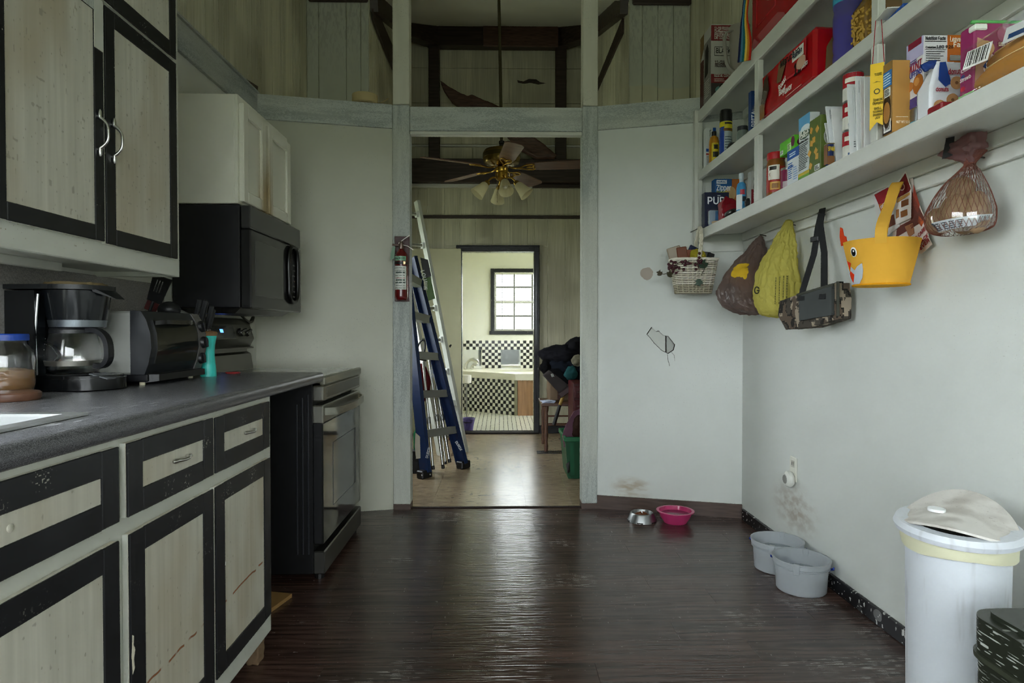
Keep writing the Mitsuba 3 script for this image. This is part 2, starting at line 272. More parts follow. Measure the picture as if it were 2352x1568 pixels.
wallF('wall_back', holed(rect(XL - .1, XR + .1, 0, 3.7), (bwin[0], bwin[2], bwin[1], bwin[3])), YB, .1, 'wall')
# (its front faces -y, so the room sees its back: thickness is 0.1)
struct('ceiling', bx(XL - .1, XR + .1, YB - .1, 4.9, 3.68, 3.75), 'old_wall')
# angled partitions with their header boards; posts; lintel
uL = np.array([.794, .17, 0]); oL = np.array([XL, 3.83, 0]); lenL = np.linalg.norm(uL); uL /= lenL
uR = np.array([.86, -.24, 0]); oR = np.array([.60, 4.015, 0]); lenR = np.linalg.norm(uR); uR /= lenR
pl = struct('wall_left_partition', slab(rect(0, lenL, .0, 2.54), oL, uL, (0, 0, 1), .09), 'wall_warm')
def onR(px, py):                                        # a pixel on the right partition -> (u, z)
    n = np.cross(uR, [0, 0, 1]); d = at(px, py, Y=4.0) - CAM; P = CAM + d * ((oR - CAM) @ n / (d @ n)); return float((P - oR) @ uR), float(P[2])
hole = [onR(*q) for q in ((1486, 768), (1497, 752), (1507, 762), (1513, 760), (1523, 770), (1534, 772), (1549, 791), (1546, 803), (1534, 811), (1521, 805), (1511, 796), (1502, 787), (1493, 775))]
hc = np.mean(hole, 0); hole = [tuple(hc + (np.array(q) - hc) * 1.05) for q in hole]
wp = struct('wall_right_partition', slab(Polygon(rect(0, lenR, 0, 2.54)).difference(Polygon(hole)), oR, uR, (0, 0, 1), .014), 'wall')
struct('wall_right_partition_backing', slab(rect(0, lenR, 0, 2.54), oR + np.array([.025, .085, 0]), uR, (0, 0, 1), .02), 'brown_base')
flap = [tuple(hc + (np.array(q) - hc) * .95) for q in hole]
fr = frame(oR, uR, (0, 0, 1)) @ trimesh.transformations.translation_matrix([0, 0, -.022])
kx = np.array(onR(1528, 770))[0]
L_, R_ = Polygon(flap).intersection(sbox(-9, -9, kx, 9)), Polygon(flap).intersection(sbox(kx + .009, -9, 9, 9))
part(wp, 'broken_flap', mt(ext(L_, .01), fr), 'matte', 'b9bbb4', False, 'broken drywall pushed into the hole')
part(wp, 'broken_flap', mt(rot(ext(R_, .01), 12, (0, 1, 0), (kx, hc[1], 0)), fr), 'matte', 'a2a49e', False)
def crack(pts, w=.0025):
    q = [onR(*p) for p in pts]; return slab(LineString(q).buffer(w / 2), oR + np.cross(uR, [0, 0, 1]) * .0012, uR, (0, 0, 1), .0016)
part(wp, 'crack', crack([(1533, 812), (1534, 825), (1538, 840)]), 'matte', '55544e', False)
part(wp, 'crack', crack([(1541, 807), (1548, 815), (1550, 828)], .002), 'matte', '55544e', False)
pp = [onR(1485 + 15 * math.cos(a) + rng.uniform(-1.5, 1.5), 628 + 14 * math.sin(a) + rng.uniform(-1.5, 1.5)) for a in np.linspace(0, 2 * math.pi, 18)[:-1]]
part(wp, 'filler_patch', slab(pp, oR + np.cross(uR, [0, 0, 1]) * .002, uR, (0, 0, 1), .003), 'matte', 'a79c90', False, 'round tan filler patch')
pq = slab([(0, 0), (.05, .01), (.045, .05), (.01, .045)], at(818, 520, Y=3.955) , uL, (0, 0, 1), .004); part(pl, 'filler_patch', pq, 'matte', 'a29d8e', False)
struct('trim_header_left', slab(rect(0, lenL, 2.398, 2.545), oL + np.array([0, -.018, 0]), uL, (0, 0, 1), .11), 'brush_across')
struct('trim_header_right', slab(rect(0, lenR, 2.398, 2.545), oR + np.array([0, -.018, 0]), uR, (0, 0, 1), .11), 'brush_across')
for nm, x0, x1 in (('left', -.676, -.568), ('right', .517, .616)):
    struct(f'trim_post_{nm}', bx(x0, x1, 3.985, 4.09, .035, 2.545, .004), 'brush_up')
    struct(f'trim_post_{nm}_foot', bx(x0, x1, 3.99, 4.085, 0, .04), 'brown_base')
    struct(f'trim_post_{nm}_upper', bx(x0 + .003, x1 - .001, 3.988, 4.088, 2.549, 3.69, .004), 'cream_post')
struct('trim_lintel', bx(-.566, .516, 3.985, 4.09, 2.385, 2.535, .004), 'brush_across')
struct('trim_lintel_lower', bx(-.566, .516, 3.99, 4.04, 2.362, 2.384, .003), 'frame_paint')
struct('baseboard_right', bx(XR - .014, XR, YB, 3.74, 0, .066, .003), 'black_base')
struct('baseboard_partition', slab(rect(.018, lenR, 0, .083), oR + np.array([-.003, -.014, 0]), uR, (0, 0, 1), .014), 'brown_base')
# upper walls behind the kitchen header: boards at Y 4.86, hall sides, sloped ceiling, beams
for nm, x0, x1, seams in (('left', XL, -1.0, [-1.38, -1.17, -1.06]), ('right', .99, XR, [1.09, 1.21, 1.33])):
    w = struct(f'wall_loft_{nm}', bx(x0, x1, 4.872, 6.97, 2.45, 4.6), 'groove'); e = [x0] + seams + [x1]
    for a, b in zip(e, e[1:]): part(w, 'plank', bx(a + .002, b - .002, 4.86, 4.872, 2.45, 3.70, .002), 'patch', None, False)
    s = 1 if nm == 'left' else -1; xi = x1 if nm == 'left' else x0
    y = 4.862
    while y < 6.9:
        y1 = min(y + rng.choice([.05, .07, .1, .14]), 6.95); part(w, 'board', bx(xi, xi + s * .003, y + .004, y1 - .004, 2.45, 3.62 + .36 * (y1 - 4.86), .001), 'board', None, False); y = y1
    struct(f'trim_loft_{nm}', bx(x0 + .02, x1, 4.83, 4.86, 3.62, 3.70, .01), 'dark_wood')
zc = lambda y: 3.70 + (y - 4.86) * .352
struct('ceiling_hall', hull([(sx, yy, zc(yy) + d) for sx in (-1.0, 1.0) for yy in (4.8, 7.0) for d in (0, .05)]), 'wall_warm')
def beam(a, b, w, h, key, mat='dark_wood', up=(0, 0, 1)):
    a, b = np.array(a, float), np.array(b, float); u = (b - a) / np.linalg.norm(b - a); v = np.array(up, float); v -= u * (u @ v); v /= np.linalg.norm(v); n = np.cross(u, v)
    return struct(key, hull([q + v * h * i / 2 + n * w * j / 2 for q in (a, b) for i in (-1, 1) for j in (-1, 1)]), mat)
beam((-.70, 6.88, 4.295), (.66, 6.88, 4.295), .12, .21, 'beam_far')
beam((-.69, 6.88, 4.29), (-1.0, 6.58, 4.27), .12, .2, 'beam_corner_left'); beam((.66, 6.88, 4.29), (1.0, 6.56, 4.27), .12, .2, 'beam_corner_right')
beam((-.985, 4.88, 3.66), (-.985, 6.62, 4.25), .10, .17, 'rafter_left'); beam((.975, 4.88, 3.66), (.975, 6.6, 4.25), .10, .17, 'rafter_right')
struct('trim_loft_edge_right', hull([(x, yy, z) for x in (.985, .97) for yy, z0, z1 in ((5.05, 3.5, 3.62), (6.5, 3.55, 3.64)) for z in (z0, z1)]), 'dark_wood')
struct('trim_loft_edge_left', hull([(x, yy, z) for x in (-.985, -.97) for yy, z0, z1 in ((4.9, 3.52, 3.66), (6.5, 3.5, 3.75)) for z in (z0, z1)]), 'dark_wood')
struct('trim_beam_patch', bx(-.18, .62, 6.78, 6.815, 4.17, 4.41, .004), 'drift')
# far hall wall at Y 6.95
wf = struct('wall_far', slab(holed(rect(-1.4, 1.4, 0, 4.5), (-.42, -1, .37, 2.0)), (0, 6.965, 0), (1, 0, 0), (0, 0, 1), .09), 'groove')
x = -1.36
edges = [x]
while x < 1.36: x += rng.choice([.075, .1, .12, .15, .17, .19]); edges.append(min(x, 1.38))
for a, b in zip(edges, edges[1:]):
    for z0, z1 in ((0.02, 2.362), (2.398, 2.72)):
        if z0 < 1 and a < .43 and b > -.48:
            z0 = 2.065
            if b > .43 and b - .43 > .03: part(wf, 'board', bx(.436, b - .0035, 6.960, 6.965, .02, 2.06, .0015), 'board', None, False)
            if a < -.48 and -.48 - a > .03: part(wf, 'board', bx(a + .0035, -.486, 6.960, 6.965, .02, 2.06, .0015), 'board', None, False)
        part(wf, 'board', bx(a + .0035, b - .0035, 6.960, 6.965, z0, z1, .0015), 'board', None, False)
for (a, b, c, d) in ((-1, -.3, 2.98, 3.14), (-.3, .35, 2.98, 3.14), (.35, 1, 2.98, 3.14), (-1, -.42, 3.17, 3.62), (-.42, .3, 3.17, 3.62), (.3, 1, 3.17, 3.62), (-1, .1, 3.62, 4.0), (.1, 1, 3.62, 4.0), (-1, 1, 4.0, 4.45)):
    part(wf, 'panel', bx(a + .002, b - .002, 6.953, 6.965, c + .002, d - .002, .002), 'board', None, False)
struct('trim_far_1', bx(-1.38, 1.38, 6.935, 6.952, 2.362, 2.398, .003), 'dark_wood')
struct('trim_far_2', bx(-1, 1, 6.935, 6.953, 3.145, 3.165, .003), 'frame_paint')
struct('beam_far_lower', bx(-1.0, 1.0, 6.83, 6.95, 2.735, 2.985, .005), 'dark_wood')
struct('trim_far_3', bx(-1.0, .35, 6.90, 6.951, 2.695, 2.733, .004), 'frame_paint')
struct('trim_far_3_dark', bx(.35, 1.0, 6.90, 6.951, 2.695, 2.733, .004), 'dark_wood')
struct('post_far_left', bx(-.77, -.655, 6.84, 6.95, 2.985, 4.2, .004), 'dark_wood'); struct('post_far_right', bx(.60, .715, 6.84, 6.95, 2.985, 4.2, .004), 'dark_wood')
# bathroom door casing and open slab
dc = struct('door_1', cat(bx(.37, .43, 6.92, 7.06, 0, 2.06, .006), bx(-.48, -.42, 6.92, 7.06, 0, 2.06, .006), bx(-.48, .43, 6.915, 7.06, 2.0, 2.066, .006)), 'black_paint')
part(dc, 'moulding', cat(bx(.385, .40, 6.906, 6.92, 0, 2.05), bx(-.48, .43, 6.9, 6.915, 2.045, 2.066), bx(-.46, .41, 6.905, 6.915, 2.02, 2.03)), 'gloss', '15161a', False)
part(dc, 'door_slab', bx(-1.17, -.425, 6.84, 6.878, .02, 2.02, .003), 'matte', 'b3b091', False, 'cream hollow door slab swung open against the wall')
part(dc, 'puncture', slab([(0, .005), (.022, .022), (.03, .01), (.012, -.018)], at(1031, 795, Y=6.839), (1, 0, 0), (0, 0, 1), .002), 'matte', '14120f', False, 'small dark puncture')
struct('wall_hall_right', bx(1.38, 1.45, 4.0, 6.97, 0, 2.46), 'board')
struct('wall_hall_left', slab(holed(rect(4.0, 6.97, 0, 2.46), (4.3, .8, 5.9, 2.2)), (-1.38, 0, 0), (0, 1, 0), (0, 0, 1), .08), 'board')
wz_ = struct('window_5', cat(bx(-1.47, -1.37, 4.25, 4.3, .75, 2.25), bx(-1.47, -1.37, 5.9, 5.95, .75, 2.25), bx(-1.47, -1.37, 4.3, 5.9, 2.2, 2.25), bx(-1.47, -1.37, 4.3, 5.9, .75, .8)), 'frame_paint')
struct('baseboard_hall', bx(.43, 1.38, 6.94, 6.95, 0, .09, .003), 'black_paint')
# bathroom shell
BY = 9.6; bw = (-.09, 1.13, .78, 2.02)
wb = struct('wall_bath_far', slab(holed(rect(-1.6, 1.6, 0, 2.5), bw), (0, BY, 0), (1, 0, 0), (0, 0, 1), .1), 'bath_wall')
struct('wall_bath_left', bx(-1.6, -1.5, 7.05, BY, 0, 2.5), 'bath_wall')
struct('wall_bath_right', slab(holed(rect(-BY, -7.05, 0, 2.5), (-9.1, .95, -7.5, 2.2)), (1.5, 0, 0), (0, -1, 0), (0, 0, 1), .1), 'bath_wall')
struct('wall_bath_near', slab(holed(rect(-1.6, 1.6, 0, 2.5), (-.42, -1, .37, 2.0)), (0, 7.055, 0), (1, 0, 0), (0, 0, 1), .02), 'bath_wall')
struct('ceiling_bath', bx(-1.6, 1.6, 7.0, BY + .1, 2.5, 2.56), 'bath_wall')
fb = struct('floor_bath', bx(-1.6, 1.6, 7.03, BY, -.06, -.001), 'matte', '3a3834')
tv = []
for j in range(36):
    for i in range(40):
        x0 = -1.0 + i * .052 + (j % 2) * .0; y0 = 7.06 + j * .052
        if y0 < 9.0: tv.append(bx(x0 + .003, x0 + .049, y0 + .006, y0 + .046, -.001, .003))
part(fb, 'mosaic_tile', cat(*tv), 'gloss', 'c9c8ba', False, 'small pale square floor mosaic with dark grout', kind='stuff')
# windows
def window(n, inner, axis, pos, thick, out, casing, mat, muntin_x, muntin_z, meet):
    a0, b0, a1, b1 = inner
    def B(a, b, c, d, t0, t1, bev=.003):
        return bx(a, b, pos + t0, pos + t1, c, d, bev) if axis == 'y' else bx(pos + t0, pos + t1, a, b, c, d, bev)
    w = struct(f'window_{n}', cat(B(a0 - casing, a0, b0 - casing, b1 + casing, *thick), B(a1, a1 + casing, b0 - casing, b1 + casing, *thick), B(a0, a1, b1, b1 + casing, *thick), B(a0 - casing - .02, a1 + casing + .02, b0 - casing, b0, thick[0] - out, thick[1])), mat)
    t0, t1 = (.05, .075) if axis == 'y' or pos > 0 else (-.075, -.05)
    fr_ = [B(a0, a0 + .03, b0, b1, t0, t1), B(a1 - .03, a1, b0, b1, t0, t1), B(a0, a1, b1 - .03, b1, t0, t1), B(a0, a1, b0, b0 + .03, t0, t1), B(a0, a1, meet - .02, meet + .02, t0, t1)]
    part(w, 'sash', cat(*fr_), 'satin', '9a9a92', False)
    for m in muntin_x: part(w, 'muntin', B(m - .011, m + .011, b0 + .03, b1 - .03, t0 + .004, t1 - .004, 0), 'satin', '4e4f4b', False)
    for m in muntin_z: part(w, 'muntin', B(a0 + .03, a1 - .03, m - .011, m + .011, t0 + .004, t1 - .004, 0), 'satin', '4e4f4b', False)
    part(w, 'pane', B(a0 + .03, a1 - .03, b0 + .03, b1 - .03, (t0 + t1) / 2, (t0 + t1) / 2 + .0001, 0) if False else None or sheet(axis, pos + (t0 + t1) / 2, a0 + .03, a1 - .03, b0 + .03, b1 - .03), 'pane', None, False); return w
def sheet(axis, p, a, b, c, d):
    v = [(x, p, z) if axis == 'y' else (p, x, z) for x, z in ((a, c), (b, c), (b, d), (a, d))]; return TM(v, [(0, 1, 2), (0, 2, 3)])
w1 = window(1, bw, 'y', BY, (-.03, .1), .0, .055, 'black_paint', [.215, .49], [1.36, 1.80], 1.575)
for k in range(32):
    z = 1.16 + k * .026; part(w1, 'blind_slat', bx(-.075, .765, BY - .012, BY + .012, z, z + .0015), 'satin', 'e6e5da', False)
part(w1, 'headrail', bx(-.08, .77, BY - .015, BY + .015, 1.985, 2.015), 'satin', 'dcdac8', False)
part(w1, 'blind_cord', cat(*[cyl((x, BY - .014, 1.14), (x, BY - .014, 2.0), .0035, 6) for x in (.03, .215, .49, .74)]), 'matte', '6b6c68', False)
window(2, (WIN[0], WIN[2], WIN[1], WIN[3]), 'x', XL, (-.1, .02), 0, .06, 'frame_paint', [], [], 1.6)
wx = struct('window_3', cat(bx(bwin[0] - .05, bwin[0], YB - .02, YB + .12, .85, 2.35), bx(bwin[2], bwin[2] + .05, YB - .02, YB + .12, .85, 2.35), bx(bwin[0], bwin[2], YB - .02, YB + .12, 2.3, 2.35), bx(bwin[0], bwin[2], YB - .02, YB + .12, .85, .9), bx(-.03, .03, YB + .02, YB + .08, .9, 2.3)), 'frame_paint')
part(wx, 'pane', sheet('y', YB + .05, bwin[0], bwin[2], .9, 2.3), 'pane', None, False)
wy = struct('window_4', cat(bx(1.49, 1.61, 7.45, 7.5, .9, 2.25), bx(1.49, 1.61, 9.1, 9.15, .9, 2.25), bx(1.49, 1.61, 7.5, 9.1, 2.2, 2.25), bx(1.49, 1.61, 7.5, 9.1, .9, .95)), 'frame_paint')
part(wy, 'pane', sheet('x', 1.55, 7.5, 9.1, .95, 2.2), 'pane', None, False)
part(wz_, 'pane', sheet('x', -1.42, 4.3, 5.9, .8, 2.2), 'pane', None, False)
part(wf, 'wall_damage', slab([(at(*q, Y=6.95)[0], at(*q, Y=6.95)[2]) for q in ((1188, 184), (1202, 187), (1215, 181), (1232, 182), (1240, 188), (1254, 191), (1236, 194), (1218, 190), (1205, 192), (1190, 190))], (0, 6.9515, 0), (1, 0, 0), (0, 0, 1), .0015), 'dark_wood', None, False, 'dark water damaged patch')
# ---- left side of the kitchen: cabinets, counter, range, microwave and what stands there ------------------------
def bw_front(parent, name, y0, y1, z0, z1, Xf, sw, rw, label=None, th=.015, sides=(1, 1), trims=True):
    """an overlay door or drawer front facing +x: cream panel with black painted border boards"""
    d = part(parent, name, bx(Xf, Xf + th, y0, y1, z0, z1, .003), 'cream_paint', None, False, label); t = Xf + th; e = .0035
    part(d, 'stile', bx(t - .002, t + e, y0 - .001, y0 + sw, z0 + .0, z1, .0015), 'black_paint', None, False)
    part(d, 'stile', bx(t - .002, t + e, y1 - sw, y1 + .001, z0, z1, .0015), 'black_paint', None, False)
    if trims:
        part(d, 'rail', bx(t - .002, t + e, y0 + sw + .001, y1 - sw - .001, z0 - .001, z0 + rw, .0015), 'black_paint', None, False)
        part(d, 'rail', bx(t - .002, t + e, y0 + sw + .001, y1 - sw - .001, z1 - rw, z1 + .001, .0015), 'black_paint', None, False)
    part(d, 'edge', cat(bx(Xf + .001, t - .003, y0 - .0012, y0 + .002, z0, z1), bx(Xf + .001, t - .003, y0, y1, z0 - .0012, z0)), 'frame_paint', None, False); return d
def pull(parent, X, y, z, L, h, vertical=True):
    g = np.linspace(-1, 1, 25); off = h * (1 - np.abs(g) ** 3); r = .0036 + .0022 * np.exp(-((np.abs(g) - 1) / .22) ** 2)
    g2 = np.r_[-1.42, -1.3, -1.15, g, 1.15, 1.3, 1.42]; off = np.r_[.006, .006, .006, np.maximum(off, .006), .006, .006, .006]; r = np.r_[.002, .005, .0055, r, .0055, .005, .002]
    p = [(X + o, y, z + q * L / 2) if vertical else (X + o, y + q * L / 2, z) for q, o in zip(g2, off)]
    feet = [cyl((X, *((y, z + s * L / 2) if vertical else (y + s * L / 2, z))), (X + .008, *((y, z + s * L / 2) if vertical else (y + s * L / 2, z))), .005, 10) for s in (-1, 1)]
    return part(parent, 'handle', cat(tube(p, r, 10), *feet), 'metal', 'd6d6d2', 60, 'chrome handle')
uc = thing('upper_cabinet', 'cream upper cabinet with black painted door borders and chrome pulls above the coffee maker', 'cabinet')
UX = -1.175
part(uc, 'body', cat(bx(XL, UX - .02, 1.40, 2.33, 1.345, 3.0), bx(XL, UX, 2.318, 2.34, 1.327, 3.0, .002)), 'frame_paint', None, False)
part(uc, 'face_frame', cat(bx(UX - .02, UX, 1.40, 2.335, 1.327, 1.40, .003), bx(UX - .02, UX, 1.40, 2.335, 2.07, 2.12), bx(UX - .02, UX, 1.40, 1.47, 1.4, 3.0), bx(UX - .02, UX, 1.86, 1.90, 1.4, 3.0), bx(UX - .02, UX, 2.28, 2.335, 1.4, 3.0, .002)), 'frame_paint', None, False)
part(uc, 'bottom_rail', bx(-1.40, -1.38, 1.40, 2.02, 1.318, 1.345, .002), 'old_wall', None, False)
d1 = bw_front(uc, 'door', 1.468, 1.874, 1.392, 2.088, UX, .04, .043)
part(d1, 'primer_patch', bx(UX + .0185, UX + .0196, 1.8335, 1.875, 1.94, 2.088), 'frame_paint', None, False, 'white repainted end of the stile')
part(d1, 'primer_patch', bx(UX + .0185, UX + .0196, 1.62, 1.833, 2.045, 2.089), 'brush_up', None, False)
d2 = bw_front(uc, 'door', 1.886, 2.292, 1.388, 2.084, UX, .045, .047); d3 = bw_front(uc, 'door', 1.886, 2.292, 2.098, 2.72, UX, .04, .05); d4 = bw_front(uc, 'door', 1.468, 1.874, 2.098, 2.72, UX, .04, .05)
pull(d1, UX + .018, 1.848, 1.70, .095, .03); pull(d2, UX + .018, 1.915, 1.697, .095, .03)
# white cabinet over the microwave
wc = thing('overhead_cabinet', 'plain off-white overhead cabinet with two panelled doors above the microwave', 'cabinet')
part(wc, 'body', cat(bx(XL, -1.185, 2.85, 3.51, 1.70, 2.186, .002), bx(-1.185, -1.17, 2.85, 3.51, 1.70, 2.186, .002)), 'white_cabinet', None, False)
for y0, y1 in ((2.862, 3.135), (3.172, 3.495)):
    zz0, zz1, f, x0, x1 = 1.712, 2.15, .052, -1.17, -1.147
    d = part(wc, 'door', cat(bx(x0, x1, y0, y0 + f, zz0, zz1, .003), bx(x0, x1, y1 - f, y1, zz0, zz1, .003), bx(x0, x1, y0 + f, y1 - f, zz0, zz0 + f, .003), bx(x0, x1, y0 + f, y1 - f, zz1 - f, zz1, .003)), 'white_cabinet', None, False)
    part(d, 'panel', bx(x0, x1 - .015, y0 + f - .003, y1 - f + .003, zz0 + f - .003, zz1 - f + .003), 'white_cabinet', None, False)
    part(d, 'panel_bead', tube([(x1 - .007, a, b) for a, b in ((y0 + f, zz0 + f), (y1 - f, zz0 + f), (y1 - f, zz1 - f), (y0 + f, zz1 - f))], .006, 6, True), 'white_cabinet', None, False)
# microwave
mw = thing('microwave', 'black over-the-range microwave hung under the white wall cabinet', 'microwave')
Y0, Y1, Z0, Z1 = 2.85, 3.56, 1.222, 1.695
part(mw, 'body', bx(XL + .005, -1.165, Y0, Y1, Z0 + .012, Z1, .004), 'satin', '0b0c0f', False)
part(mw, 'underside', hull([(XL + .02, Y0 + .02, Z0 + .012), (XL + .02, Y1 - .02, Z0 + .012), (-1.17, Y0 + .02, Z0 + .012), (-1.17, Y1 - .02, Z0 + .012), (XL + .06, Y0 + .04, Z0 - .012), (XL + .06, Y1 - .05, Z0 - .012), (-1.2, Y0 + .03, Z0 - .012), (-1.2, Y1 - .06, Z0 - .012)]), 'brushed', '5c5c5a', False, 'grey vented underside')
part(mw, 'vent_panel', bx(-1.16, -1.118, Y0 + .002, Y1, Z1 - .105, Z1 - .002, .004), 'gloss', '2d2d2c', False)
mwd = part(mw, 'door', bx(-1.163, -1.115, Y0 + .002, Y1, Z0 + .01, Z1 - .109, .006), 'gloss', '1c1c1c', False)
part(mwd, 'window', bx(-1.116, -1.1135, Y0 + .05, Y0 + .42, Z0 + .07, Z1 - .15, .001), 'smoked', None, False)
yy = Y1 - .16; loop = [(-1.105, yy + a, b) for a, b in [(-.068, 1.34), (-.072, 1.43), (-.066, 1.53), (-.05, 1.56), (.05, 1.56), (.066, 1.53), (.072, 1.43), (.068, 1.34), (.05, 1.30), (-.05, 1.30)]]
part(mwd, 'handle', tube(curve(loop + loop[:1], 48)[:-1], .011, 8, True), 'brushed', '3a3a3a', 60, 'dark curved loop handle')
part(mwd, 'seam', bx(-1.1148, -1.1138, yy - .002, yy + .002, Z0 + .03, Z1 - .12), 'matte', '050505', False)
part(mw, 'keypad', cat(*[bx(-1.1145, -1.1135, yy + .02 + i * .013, yy + .028 + i * .013, 1.31 + j * .028, 1.318 + j * .028) for i in range(3) for j in range(7)]), 'matte', '5a5a58', False, kind='stuff')
part(mw, 'task_light', bx(-1.36, -1.28, 2.90, 2.98, Z0 - .0135, Z0 - .0115), 'satin', '3d62c8', False, 'bluish work light lens under the microwave')
put('power_cord', tube(curve([(XL + .03, 3.50, 1.235), (XL + .05, 3.53, 1.20), (XL + .055, 3.60, 1.18), (XL + .05, 3.66, 1.20), (XL + .045, 3.68, 1.225), (XL + .02, 3.66, 1.165), (XL + .006, 3.64, 1.155)], 30), .006, 8), 'satin', '26261f', True, 'grey power cord looping down the wall beside the microwave', 'cord')
# base cabinet
CX = -.80
bc = thing('base_cabinet', 'cream base cabinet with black bordered doors and drawers under the grey counter', 'cabinet')
part(bc, 'body', cat(bx(XL + .01, CX - .02, 0.2, 1.38, .09, .74), bx(XL + .01, CX - .02, 1.38, 2.20, .09, .90), bx(XL + .01, CX, 2.18, 2.203, .087, .905, .002)), 'frame_paint', None, False)
part(bc, 'face_frame', cat(bx(CX - .02, CX, .2, 2.203, .087, .163, .002), bx(CX - .02, CX, .2, 2.203, .885, .906), bx(CX - .02, CX, .2, 2.203, .69, .75), *[bx(CX - .02, CX, a, b, .16, .89) for a, b in ((.85, .9), (1.28, 1.36), (1.71, 1.76), (2.14, 2.203))]), 'frame_paint', None, False)
part(bc, 'toe_kick', bx(XL + .01, CX - .07, .2, 2.19, 0, .09), 'brown_base', None, False)
part(bc, 'foot_block', wobble(bx(CX - .06, CX - .018, 2.13, 2.19, 0, .086, .004), .005, 60, 3, 3), 'matte', '6a5640', False, 'chipped bare wood block under the cabinet end')
dA = bw_front(bc, 'drawer', .60, 1.305, .738, .893, CX, .055, .052, 'wide drawer front'); dB = bw_front(bc, 'drawer', 1.337, 1.731, .738, .894, CX, .055, .05); dC = bw_front(bc, 'drawer', 1.745, 2.150, .738, .892, CX, .055, .05)
eA = bw_front(bc, 'door', .60, 1.303, .165, .70, CX, .05, .05); eB = bw_front(bc, 'door', 1.342, 1.728, .165, .70, CX, .055, .05); eC = bw_front(bc, 'door', 1.745, 2.155, .165, .70, CX, .055, .05)
pull(dB, CX + .017, 1.555, .818, .06, .018, False); pull(dC, CX + .017, 1.975, .818, .058, .018, False)
part(dA, 'screw_plug', cyl((CX + .014, 1.02, .815), (CX + .017, 1.02, .815), .007, 12), 'cream_paint', None, True)
for d, y in ((eB, 1.700), (eC, 1.800)):
    m = lathe([(.0, .0), (.007, 0), (.006, .012), (.012, .018), (.0155, .024), (.014, .031), (.005, .034), (0, .034)], 20); m.apply_transform(frame((CX + .017, y, .468), (0, 0, 1), (0, -1, 0)) @ np.diag([1, 1, -1, 1])); m.invert()
    part(d, 'knob', m, 'gloss', 'e4e6e2', 40, 'white porcelain knob')
chip = slab([(0, 0), (.008, .01), (.005, .03), (.010, .05), (.004, .062), (.006, .08), (0, .085), (-.003, .04)], (CX + .0188, 1.345, .40), (0, 1, 0), (0, 0, 1), .0008); part(eB, 'paint_chip', chip, 'matte', 'c9c3b0', False)
# counter with the sink
ct = thing('countertop', 'dark grey speckled laminate countertop with a rolled front edge', 'countertop')
sk = sbox(-1.37, .58, -.885, 1.36)
part(ct, 'top', mv(ext(sbox(XL + .001, .2, CX - .0, 2.785).difference(sk.buffer(-.012)), .043), 0, 0, .95), 'counter', None, False)
prof = [(CX - .001, .907), (CX + .012, .907), (CX + .02, .912), (CX + .024, .922), (CX + .0245, .932), (CX + .022, .942), (CX + .014, .949), (CX - .001, .950)]
part(ct, 'front_edge', slab([(a, b) for a, b in prof], (0, .2, 0), (1, 0, 0), (0, 0, 1), 2.585) , 'counter', None, 40)
put('backsplash', bx(XL + .0008, XL + .008, 1.45, 2.78, .951, 1.331, .002), 'backsplash', None, False, 'grey speckled laminate backsplash behind the coffee maker', 'backsplash')
sn = thing('sink', 'stainless steel drop-in sink at the near end of the counter', 'sink')
part(sn, 'rim', mv(ext(sk.buffer(.006).difference(sk.buffer(-.028)), .006), 0, 0, .957), 'brushed', 'dcdedd', False)
part(sn, 'basin', cat(bx(-1.345, -1.343, .605, 1.335, .77, .956), bx(-.912, -.910, .605, 1.335, .77, .956), bx(-1.345, -.91, .605, .607, .77, .956), bx(-1.345, -.91, 1.333, 1.335, .77, .956), bx(-1.345, -.91, .605, 1.335, .768, .77)), 'brushed', 'd0d2d2', False)
# range
rg = thing('kitchen_range', 'stainless steel electric range with black glass oven door at the end of the counter', 'stove')
RY0, RY1 = 2.85, 3.60
part(rg, 'body', bx(XL + .02, -.845, RY0 + .003, RY1 - .003, .03, .895, .003), 'satin', '0a0b0d', False)
part(rg, 'side_rib', cat(*[bx(x - .003, x + .003, RY0 - .002, RY0 + .004, .12, zt, .0015) for x, zt in ((-.915, .80), (-.89, .83), (-.865, .845))]), 'gloss', '2a2c30', False)
part(rg, 'cooktop', cat(bx(XL + .06, -.815, RY0, RY1, .895, .915, .002), bx(-.815, -.79, RY0, RY1, .885, .925, .006)), 'brushed', 'a9a89c', False)
part(rg, 'cooktop_glass', bx(XL + .08, -.83, RY0 + .012, RY1 - .012, .915, .919, .001), 'smoked', None, False)
part(rg, 'front_panel', cat(bx(-.845, -.797, RY0, RY1, .813, .884, .006)), 'brushed', '9c9b92', False)
part(rg, 'front_panel_recess', bx(-.798, -.7955, RY0 + .06, RY1 - .03, .826, .872, .002), 'brushed', '77776f', False)
rd = part(rg, 'oven_door', bx(-.845, -.803, RY0 + .004, RY1 - .004, .165, .795, .004), 'satin', '0d0e10', False)
part(rd, 'top_band', bx(-.846, -.798, RY0 + .001, RY1 - .001, .712, .795, .005), 'brushed', 'a3a298', False)
part(rd, 'glass', bx(-.804, -.7985, RY0 + .006, RY1 - .03, .168, .711, .001), 'smoked', None, False)
part(rd, 'edge_trim', bx(-.804, -.797, RY1 - .03, RY1 - .004, .168, .711, .001), 'brushed', '8b8b83', False)
part(rd, 'window_outline', tube([(-.798, a, b) for a, b in ((RY0 + .17, .60), (RY1 - .12, .60), (RY1 - .12, .30), (RY0 + .17, .30))], .0015, 5, True), 'satin', '3c4044', False)
hp = curve([(-.80, RY0 + .03, .765), (-.775, RY0 + .06, .762), (-.752, RY0 + .2, .757), (-.745, (RY0 + RY1) / 2, .755), (-.752, RY1 - .2, .757), (-.775, RY1 - .06, .762), (-.80, RY1 - .03, .765)], 30)
